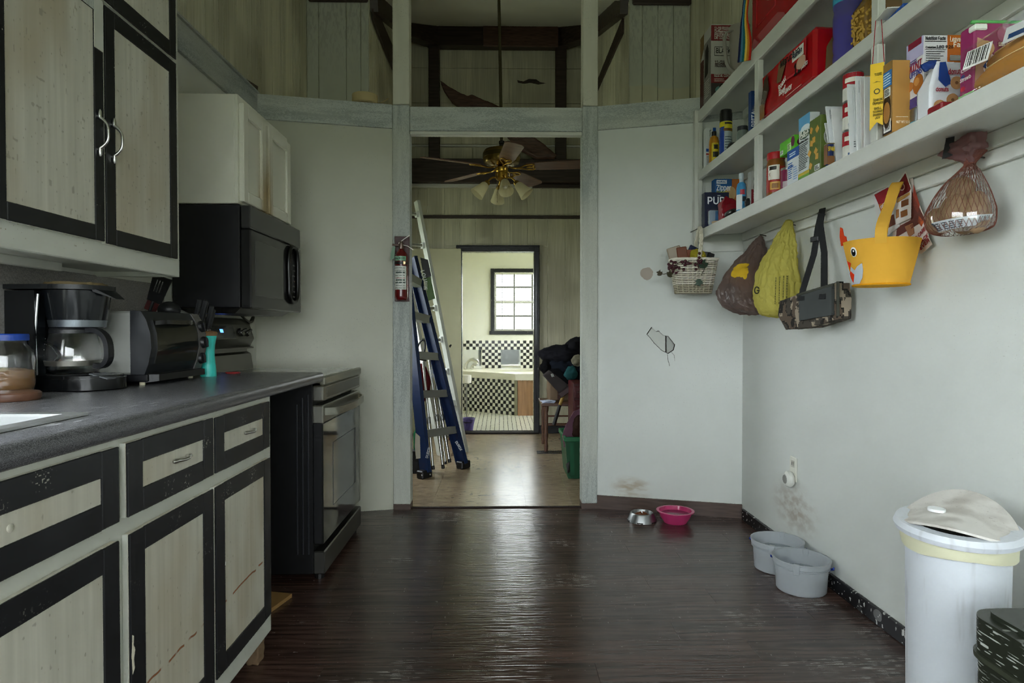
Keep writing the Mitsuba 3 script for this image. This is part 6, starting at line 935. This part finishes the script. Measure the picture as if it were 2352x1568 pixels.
for i in range(4):
    M_ = frame((1.283 + .016 * i, 2.922 - .005 * i, 1.255), (.08, .12, 1), (-.94, .34, 0)); q = 0.0; P = []
    while q < .13: w_ = pr2.uniform(.004, .013); P.append(mt(bx(q, q + w_, 0, .004 if i < 3 else .007, 0, .0006), M_)); q += w_ + .003
    part(yb, 'small_print', cat(*P), 'matte', '5a5420', False, kind='stuff')
# camouflage bag
cb = thing('camouflage_bag', 'grey digital camouflage shoulder bag hanging by a black strap', 'shoulder bag')
CA, CB = np.array([1.28, 2.87, 0]), np.array([1.362, 2.535, 0]); CN = np.cross(CB - CA, [0, 0, 1]); CN /= np.linalg.norm(CN)       # broad side, its outward normal
def cq(t, z, d=0): return CA + (CB - CA) * t + CN * d + np.array([0, 0, z])
cbm = wobble(hull([cq(t, z, d) for t, z in ((0, 1.268), (.5, 1.298), (1, 1.325), (-.03, 1.20), (.12, 1.135), (.55, 1.145), (1.02, 1.18), (1.03, 1.26)) for d in (0, -.065)] + [cq(.4, 1.22, .012), cq(.8, 1.24, .012)]), .006, 12, 4, 4)
part(cb, 'body', cbm, 'camo', None, True)
part(cb, 'mesh_pocket', wobble(hull([cq(t, z, d) for t, z in ((.42, 1.283), (.98, 1.312), (.44, 1.175), (.98, 1.195)) for d in (.004, .019)]), .003, 30, 4, 3), 'fabric', '454847', True, 'grey mesh pocket')
part(cb, 'binding', cat(tube([cq(.40, 1.287, .018), cq(1.0, 1.318, .016)], .006, 8), tube([cq(1.02, 1.33, .0), cq(1.03, 1.19, .002)], .006, 8)), 'fabric', '45463f', True)
part(cb, 'zip_top', strip([cq(.02, 1.272, -.03), cq(.5, 1.303, -.03), cq(.98, 1.329, -.03)], .02, .006, CN), 'fabric', '1c1d1c', False)
for t in (.48, .84): part(cb, 'strap', strip([(1.425, 2.775, 1.672), (1.41, 2.78 if t < .5 else 2.765, 1.60), tuple(cq(t, 1.43, -.01) * .5 + np.array([1.415, 2.775, 1.50]) * .5), tuple(cq(t, 1.31, .012)), tuple(cq(t, 1.262, .022))], .036, .003, (.25, -.95, 0)), 'fabric', '2b2c2d', False, 'dark webbing strap')
part(cb, 'slide_buckle', mt(bx(-.022, .022, -.004, .004, -.012, .012, .003), RT(-70, (1.385, 2.765, 1.535))), 'satin', '17181a', False)
# chick basket
ck = thing('chick_basket', 'yellow felt basket with a chick face and tall handle hanging on the wall', 'basket'); kc, kz0, kz1, kr0, kr1 = (1.318, 2.165), 1.285, 1.44, .084, .119
def kp(a, z, e=0): r = kr0 + (kr1 - kr0) * (z - kz0) / (kz1 - kz0) + e; return (kc[0] + r * math.cos(math.radians(a)), kc[1] + r * math.sin(math.radians(a)), z)
part(ck, 'body', mt(lathe([(0, kz0), (kr0, kz0), (kr1, kz1), (kr1 - .004, kz1), (kr0 - .004, kz0 + .004), (0, kz0 + .004)], 48), RT(0, (*kc, 0))), 'fabric', 'cc9a38', 40)
part(ck, 'bottom_seam', tube([kp(a, kz0 + .004, .0015) for a in range(0, 360, 8)], .003, 6, True), 'fabric', 'c98a18', True)
def kpatch(poly, col, name, e=.0016, label=None, mat='fabric'):
    g = trimesh.creation.extrude_polygon(Polygon(poly).simplify(0), .4, engine='earcut').subdivide().subdivide().subdivide(); v = g.vertices; g = TM([kp(a, z, e + (.0012 if t > .2 else 0)) for a, z, t in v], g.faces); return part(ck, name, g, mat, col, False, label)
def kell(a, z, ra, rz, n=20): return [(a + ra * math.cos(t), z + rz * math.sin(t)) for t in np.linspace(0, 2 * math.pi, n + 1)[:-1]]
kpatch(kell(192, 1.40, 6.5, .0165), 'e6e6e2', 'eye', .0016, 'white eye with black pupil', 'satin'); kpatch(kell(192, 1.398, 4.6, .0125), '0a0a0a', 'pupil', .003, None, 'gloss'); kpatch(kell(193.5, 1.403, 1.3, .0035), 'f0f0f0', 'eye_glint', .0045, None, 'satin')
kpatch([(163, 1.375), (178, 1.365), (168, 1.345)], 'c9381c', 'beak'); kpatch([(150, 1.345), (168, 1.335), (176, 1.352), (186, 1.338), (196, 1.352), (206, 1.36), (206, 1.335), (202, 1.31), (192, 1.292), (150, 1.292)], 'a9b0b5', 'egg_shell', .0016, 'pale grey felt egg shell'); kpatch([(165, 1.33), (172, 1.338), (178, 1.33), (183, 1.325), (178, 1.31), (172, 1.298), (166, 1.315)], 'c9381c', 'foot', .003)
part(ck, 'comb', mt(ext(Polygon([(-.012, -.01), (.014, -.01), (.012, .02), (.004, .024), (.003, .05), (-.004, .055), (-.008, .04), (-.012, .024)]), .004), frame(kp(160, kz1, -.002), (.35, -.94, 0), (-.25, 0, 1))), 'fabric', 'b53a1c', False, 'red felt comb')
h0, h1 = kp(238, kz1 - .02, .002), kp(58, kz1 - .02, -.008)
part(ck, 'handle', strip(curve([h0, kp(238, kz1 + .02, -.004), (1.32, 2.13, 1.55), (1.385, 2.19, 1.644), (1.405, 2.215, 1.652), (1.405, 2.225, 1.64), (1.39, 2.25, 1.56), kp(58, kz1 + .03, -.02), h1], 40), .034, .003, (.85, -.52, 0)), 'fabric', 'c89a3c', 40, 'yellow felt handle strap')
# flyers
fy = thing('flyers', 'bunch of red and white restaurant flyers behind the chick basket handle', 'flyers')
def fly(name, pts, X, col, label=None): q = [at(*p, X=X) for p in pts]; return part(fy, name, slab([(-p[1], p[2]) for p in q], (X, 0, 0), (0, -1, 0), (0, 0, 1), .0012), 'matte', col, False, label)
fly('sheet', [(2084, 400), (2096, 405), (2101, 445), (2126, 505), (2133, 545), (2141, 561), (2116, 583), (2050, 560), (2050, 500), (2070, 430)], 1.436, 'c9bdb5'); fly('sheet', [(2003, 446), (2052, 416), (2066, 520), (2030, 548), (2022, 540)], 1.432, 'c5c2bf'); fly('sheet', [(2056, 424), (2080, 391), (2093, 432), (2092, 500), (2058, 517)], 1.428, 'd3cec8')
for X, pts, c in ((1.4345, [(2094, 440), (2124, 505), (2100, 520), (2058, 545), (2060, 522), (2092, 505)], '5d3028'), (1.4345, [(2098, 425), (2112, 470), (2108, 490), (2096, 470)], '8c3a2a'), (1.4345, [(2110, 495), (2122, 508), (2116, 520), (2108, 510)], 'b5532a'), (1.4335, [(2078, 520), (2096, 512), (2100, 535), (2088, 545)], '9c6a4a'),
        (1.4305, [(2008, 447), (2040, 430), (2046, 460), (2018, 470)], '8c1f28'), (1.4305, [(2018, 470), (2046, 460), (2050, 485), (2026, 495)], 'b5642a'), (1.4305, [(2030, 503), (2052, 492), (2056, 515), (2036, 525)], '6e3a28'), (1.4265, [(2059, 427), (2079, 398), (2091, 433), (2088, 440), (2059, 456)], '6d1c1c'), (1.4265, [(2059, 457), (2089, 441), (2089, 447), (2060, 466)], 'b58a4a'), (1.4265, [(2070, 462), (2086, 456), (2086, 470), (2070, 476)], '7a4a2c'), (1.4265, [(2068, 486), (2083, 480), (2084, 494), (2069, 500)], '8c5a32'), (1.4265, [(2058, 482), (2064, 480), (2064, 498), (2058, 502)], '9c6a3c')): fly('picture_block', pts, X, c)
def ftxt(s, p, h, X, col, w, a): text(fy, 'lettering', s, h, at(*p, X=X - .0014), (0, -math.cos(a), math.sin(a)), (0, math.sin(a), math.cos(a)), col, width=w)
ftxt('TO CARES', (2101, 556), .014, 1.4345, '8c2028', .075, .55); ftxt('BACK', (2113, 563), .014, 1.4345, '8c2028', .05, .5); ftxt('EVER', (2115, 574), .014, 1.4345, '8c2028', .05, .5); ftxt('RED', (2024, 480), .012, 1.430, 'e0d8d0', .035, .4); ftxt('FREE', (2027, 491), .012, 1.430, 'e0d8d0', .04, .4); ftxt('2', (2093, 525), .012, 1.4345, '6a2a2a', .012, .4)
disc = [(2071 + 7 * math.cos(a), 429 + 9 * math.sin(a)) for a in np.linspace(0, 6.28, 16)[:-1]]; fly('logo_ring', disc, 1.4262, 'c9b0a8'); fly('logo_core', [(2071 + 5 * math.cos(a), 429 + 6.5 * math.sin(a)) for a in np.linspace(0, 6.28, 16)[:-1]], 1.4258, '6d1c1c')
# potatoes in a net bag
pn = thing('potato_net_bag', 'reddish net bag with a clear window hanging from the rail at the right', 'net bag'); PX, PY = 1.355, 1.845
lev = [(1.415, PX, PY, .02, .03), (1.43, PX, PY - .005, .072, .092), (1.47, PX, PY, .082, .10), (1.52, PX + .005, PY, .070, .082), (1.57, PX + .015, PY, .048, .052), (1.60, PX + .025, PY, .028, .03), (1.622, PX + .03, PY, .014, .016), (1.64, PX + .035, PY, .022, .026), (1.665, PX + .04, PY, .035, .05), (1.69, PX + .04, PY + .01, .04, .06)]
from scipy.interpolate import PchipInterpolator
PF = PchipInterpolator(np.arange(len(lev)), np.array(lev))
def pnet(a, s): z, cx_, cy_, rx_, ry_ = PF(s); return (cx_ + rx_ * math.cos(a), cy_ + ry_ * math.sin(a), z)
net = []
for k in range(38):
    for dr_ in (-1, 1): net.append(tube([pnet(k * 2 * math.pi / 38 + dr_ * s * .16, s) for s in np.linspace(.3, 7.6, 44)], .0007, 4))
part(pn, 'net', cat(*net), 'matte', '6d3f34', True, 'brownish red netting', kind='stuff')
nn_ = 40; wv_ = np.array([pnet(math.radians(175 + 120 * i / nn_), s) for s in np.linspace(.3, 6, 20) for i in range(nn_ + 1)]); wv_ = wv_ + (wv_ - [PX, PY, 0]) * [.03, .03, 0]
part(pn, 'clear_window', TM(wv_, [f for r in range(19) for i in range(nn_) for f in ((r * (nn_ + 1) + i, r * (nn_ + 1) + i + 1, (r + 1) * (nn_ + 1) + i + 1), (r * (nn_ + 1) + i, (r + 1) * (nn_ + 1) + i + 1, (r + 1) * (nn_ + 1) + i))]), 'pane', None, True)
lb_ = np.array([np.array(pnet(math.radians(178 + 108 * i / 24), .55 + .95 * j)) + [math.cos(math.radians(178 + 108 * i / 24)) * .0045, math.sin(math.radians(178 + 108 * i / 24)) * .0045, .0 + .010 * i / 24] for j in (0, 1) for i in range(25)])
part(pn, 'label', TM(lb_, [f for i in range(24) for f in ((i, i + 1, 25 + i + 1), (i, 25 + i + 1, 25 + i))]), 'satin', 'c3c8cb', True, 'white printed label band')
def lpanel(i0, i1, t0, t1, col, nm='print'):
    q = [lb_[i] + (lb_[25 + i] - lb_[i]) * t + [math.cos(math.radians(178 + 108 * i / 24)) * .0008, math.sin(math.radians(178 + 108 * i / 24)) * .0008, 0] for t in (t0, t1) for i in range(i0, i1 + 1)]; n_ = i1 - i0 + 1
    return TM(q, [f for i in range(n_ - 1) for f in ((i, i + 1, n_ + i + 1), (i, n_ + i + 1, n_ + i))])
part(pn, 'label_print', cat(*[lpanel(1 + (k % 4) * 3, 3 + (k % 4) * 3, .12 + .2 * (k // 4), .2 + .2 * (k // 4), '') for k in range(16)]), 'matte', '3c4650', False, kind='stuff'); part(pn, 'label_print', lpanel(0, 1, .05, .95, ''), 'matte', '39434c', False)
part(pn, 'barcode', cat(*[TM(np.array([lb_[i] + (lb_[i + 1] - lb_[i]) * f + (lb_[25 + i] - lb_[i]) * t + [-.0006, -.0012, 0] for t in (.25, .9) for f in (.1 + .4 * g_, .1 + .4 * g_ + .2)]), [(0, 1, 3), (0, 3, 2)]) for i in range(18, 23) for g_ in (0, 1)]), 'matte', '23282c', False, kind='stuff')
part(pn, 'crumpled_top', wobble(hull([(PX - .01, PY - .045, 1.665), (PX + .05, PY - .04, 1.66), (PX - .02, PY + .065, 1.665), (PX + .045, PY + .07, 1.665), (PX, PY - .04, 1.70), (PX + .045, PY - .045, 1.705), (PX, PY + .06, 1.69), (PX + .055, PY, 1.715), (PX + .03, PY, 1.62)]), .013, 42, 3, 4), 'film_soft', 'a8807f', True, 'crumpled red and clear top of the bag'); part(pn, 'printed_corner', mt(ext(Polygon([(0, 0), (.028, .006), (.03, .07), (.008, .075)]), .001), frame((PX - .022, PY + .045, 1.648), (.5, -.85, 0), (.1, .1, 1))), 'satin', '1c1b1c', False)
for i, (dx, dy, z, s, l) in enumerate(((-.02, .05, 1.462, (.036, .045, .042), 'potato at the bottom left of the net bag'), (-.025, -.02, 1.478, (.040, .042, .052), 'largest potato in the front middle of the net bag'), (.005, -.065, 1.468, (.034, .030, .06), 'upright potato at the right of the net bag'), (.035, .02, 1.466, (.036, .05, .045), 'potato at the back of the net bag'), (.012, .01, 1.548, (.036, .036, .038), 'topmost potato in the net bag'))):
    put('potato', wobble(ball((PX + dx, PY + dy, z), 1, s, 4), .004, 26, i), 'potato', None, True, l, 'potato', 'potatoes in the net bag')
# outlet and plug-in
ol = thing('outlet', 'white wall outlet plate low on the right wall', 'outlet'); oy = 3.10
part(ol, 'plate', bx(XR - .007, XR - .0005, oy - .035, oy + .035, .385, .505, .003), 'satin', 'c9c9bd', False); part(ol, 'socket', cat(bx(XR - .009, XR - .006, oy - .017, oy + .017, .455, .487, .002)), 'satin', 'b5b4a8', False); part(ol, 'slot', cat(*[bx(XR - .0096, XR - .0085, oy - .009 + k * .014, oy - .006 + k * .014, .464, .48) for k in (0, 1)]), 'matte', '23231f', False)
pg = thing('plug_in_freshener', 'round white plug-in device in the lower socket of the wall outlet', 'plug-in'); part(pg, 'body', hull(np.vstack([np.array([(x, oy + r * math.cos(a), .395 + r * 1.15 * math.sin(a)) for a in np.linspace(0, 6.28, 24)]) for x, r in ((XR - .0105, .030), (XR - .022, .036), (XR - .036, .034), (XR - .046, .024))])), 'satin', 'c4c5bd', 30); part(pg, 'vent_cap', mt(lathe([(0, 0), (.022, 0), (.020, .003), (0, .004)], 24), frame((XR - .046, oy, .395), (0, -1, 0), (0, 0, 1))), 'matte', '7f807a')
# pet bowls
pbw = thing('steel_pet_bowl', 'silver pet bowl with kibble on the floor by the partition', 'pet bowl'); M1 = RT(0, (.845, 3.735, .001))
part(pbw, 'bowl', mt(lathe([(.088, 0), (.070, .045), (.063, .050), (.060, .048), (.05, .02), (0, .016)], 36, False), M1), 'brushed', '9da0a0', 40); part(pbw, 'foot_notch', cat(*[mt(bx(.080, .0885, -.018, .018, 0, .007, .002), M1 @ RT(a)) for a in (250, 310, 70, 130, 10, 190)]), 'matte', '1a1412', False)
part(pbw, 'kibble', mt(cat(*[ball((rng.uniform(-.036, .036), rng.uniform(-.036, .036), .024 + rng.uniform(0, .016)), .0065, (1, 1, .7), 1) for _ in range(90)]), M1), 'matte', '6a3f24', True, 'brown kibble', kind='stuff')
pkb = thing('pink_pet_bowl', 'pink plastic water bowl beside the silver pet bowl', 'pet bowl'); M2 = RT(0, (1.035, 3.70, .001)); part(pkb, 'bowl', mt(lathe([(0, 0), (.066, 0), (.085, .03), (.096, .062), (.110, .066), (.110, .070), (.094, .070), (.08, .03), (.062, .008), (0, .008)], 44), M2), 'gloss', 'a3305c', 40); part(pkb, 'water', mt(lathe([(0, .048), (.0855, .048), (.0855, .0485), (0, .0485)], 36), M2), 'gloss', '6e2a44', 40)
# two white buckets
for i, (x, y, l, wz) in enumerate(((1.318, 2.965, 'translucent white bucket of water farther from the trash can', .085), (1.318, 2.725, 'translucent white bucket of water nearer the trash can', .075))):
    bu = thing('plastic_bucket', l, 'bucket', 'white buckets by the baseboard'); M3 = RT(0, (x, y, .001))
    part(bu, 'body', mt(lathe([(0, 0), (.098, 0), (.102, .004), (.108, .10), (.1085, .104), (.112, .104), (.112, .118), (.117, .118), (.117, .132), (.120, .134), (.120, .140), (.113, .140), (.1065, .10), (.0985, .006), (0, .006)], 56), M3), 'bucket', None, 40)
    part(bu, 'rib', mt(cat(*[lathe([(r, z), (r + .003, z), (r + .003, z + .002), (r, z + .002), (r, z)], 56, False) for r, z in ((.1125, .106), (.1125, .112))]), M3), 'bucket', None, 40); part(bu, 'water', mt(lathe([(0, .008), (.0965, .008), (.0985 + wz * .07, wz), (0, wz + .0006)], 40), M3), 'gloss', '7f878e', 40)
    for s in (-1, 1): part(bu, 'lug', mt(bx(-.012, .012, -.006, .010, .098, .142, .002), M3 @ RT(90 + 55 if s > 0 else 270 + 55) @ trimesh.transformations.translation_matrix([0, -.118, 0])), 'bucket', None, False)
    ha = [M3[:3, 3] + np.array([.128 * math.cos(a), .128 * math.sin(a), .112 - .062 * math.sin(math.pi * k / 20)]) for k, a in enumerate(np.linspace(math.radians(235 + 180), math.radians(235 + 360), 21))] if False else [M3[:3, 3] + np.array([.128 * math.cos(a), .128 * math.sin(a), .118 - .055 * math.sin(math.pi * k / 20)]) for k, a in enumerate(np.linspace(math.radians(-38), math.radians(-38 + 180 - 0), 21))]
    ha = [p if p[0] < XR - .006 else np.array([XR - .006, p[1], p[2]]) for p in ha]; part(bu, 'handle', strip(ha, .010, .004, (0, 0, 1)), 'satin', '1c3a9c', 40, 'blue plastic handle')
# trash can
tr_ = thing('trash_can', 'tall white oval trash can with a dirty warped lid against the right wall', 'trash can'); cx_, cy_ = 1.193, 1.62; A_, B_ = .115, .15
def oval(a, b, z, n=64, ang=-28): t = np.arange(n) * 2 * np.pi / n; c, s = math.cos(math.radians(ang)), math.sin(math.radians(ang)); x, y = a * np.cos(t), b * np.sin(t); zz = z(t) if callable(z) else np.full(n, z); return np.stack([cx_ + x * c - y * s, cy_ + x * s + y * c, zz], 1)
def loft(rings, cap0=True, cap1=True):
    n = len(rings[0]); v = np.vstack(rings); f = [q for i in range(len(rings) - 1) for j in range(n) for q in ((i * n + j, i * n + (j + 1) % n, (i + 1) * n + (j + 1) % n), (i * n + j, (i + 1) * n + (j + 1) % n, (i + 1) * n + j))]
    for k, on in ((0, cap0), (len(rings) - 1, cap1)):
        if on: v = np.vstack([v, rings[k].mean(0)]); c = len(v) - 1; f += [(k * n + (j + 1) % n, k * n + j, c) if k == 0 else (k * n + j, k * n + (j + 1) % n, c) for j in range(n)]
    return TM(v, f)
part(tr_, 'body', loft([oval(A_ * .94, B_ * .94, .001), oval(A_ * .97, B_ * .97, .3), oval(A_, B_, .585)]), 'trash_plastic', None, 40)
part(tr_, 'liner', wobble(loft([oval(A_ + .010, B_ + .010, lambda t: .572 + .006 * np.sin(3 * t)), oval(A_ + .012, B_ + .012, .585), oval(A_ + .014, B_ + .014, .606)], False, False), .004, 30, 4), 'satin', 'c4c3a6', 60, 'pale yellow bin liner folded over the rim')
part(tr_, 'rim', loft([oval(A_ + .006, B_ + .006, .60), oval(A_ + .024, B_ + .024, .606), oval(A_ + .028, B_ + .028, .618), oval(A_ + .022, B_ + .022, .632), oval(A_ - .006, B_ - .006, .634), oval(A_ - .012, B_ - .012, .60)], False, False), 'trash_plastic', None, 40)
part(tr_, 'inside', loft([oval(A_ - .010, B_ - .010, .602), oval(A_ - .011, B_ - .011, .604)]), 'matte', '1c1512', False)
lidz = lambda t: .640 + .022 * np.cos(2 * (t - 1.2)) + .016 * np.cos(t - 1.2)
rings = [oval(A_ * k + .012 * k, B_ * k + .012 * k, (lambda k: (lambda t: .648 + (lidz(t) - .64) * k ** 1.6 + .012 * (1 - k)))(k)) for k in (.04, .3, .55, .8, .95, 1.0)]; rings += [r - [0, 0, .006] for r in rings[::-1]]
part(tr_, 'lid', loft(rings), 'lid_plastic', None, 40, 'stained curved lid'); e = at(2170, 1168, Y=1.62)
part(tr_, 'lid_disc', loft([np.array([(cx_ - .04 + .020 * math.cos(t), cy_ + .02 + .022 * math.sin(t), .0) for t in np.linspace(0, 6.28, 29)[:-1]]) + [0, 0, z] for z in (.655, .662)]), 'satin', 'd6d8d8', 40, 'clean white round spot')
# green metal canister
gc = thing('metal_canister', 'dented dark green metal canister with a latch at the lower right corner', 'canister'); g2 = sbox(.98, .95, 1.30, 1.30).buffer(-.05).buffer(.05, 12)
def cb_(o, z0, z1): return mv(ext(g2.buffer(o), z1 - z0), 0, 0, z1)
part(gc, 'body', cb_(0, .002, .465), 'olive_metal', None, 30); part(gc, 'rib', cat(cb_(.006, .30, .315), cb_(.006, .12, .135)), 'olive_metal', None, 30)
gl_ = part(gc, 'lid', cat(cb_(.003, .475, .545), cb_(-.02, .545, .556)), 'olive_metal', None, 30); part(gc, 'seam_bead', cat(cb_(.008, .462, .472)), 'satin', '2f3328', 30)
lx = 1.085; part(gc, 'latch', cat(tube([(lx - .022, .945, .50), (lx + .022, .945, .50), (lx + .02, .943, .43), (lx - .024, .943, .43)], .004, 8, True), bx(lx - .02, lx + .02, .940, .952, .36, .43, .003), bx(lx - .012, lx + .03, .942, .952, .505, .525, .003)), 'brushed', '6a6c60', False, 'steel wire latch'); part(gc, 'rivet', cat(ball((lx, .945, .515), .007, n=1), ball((lx + .02, .945, .515), .007, n=1)), 'metal', '8f9186', True)
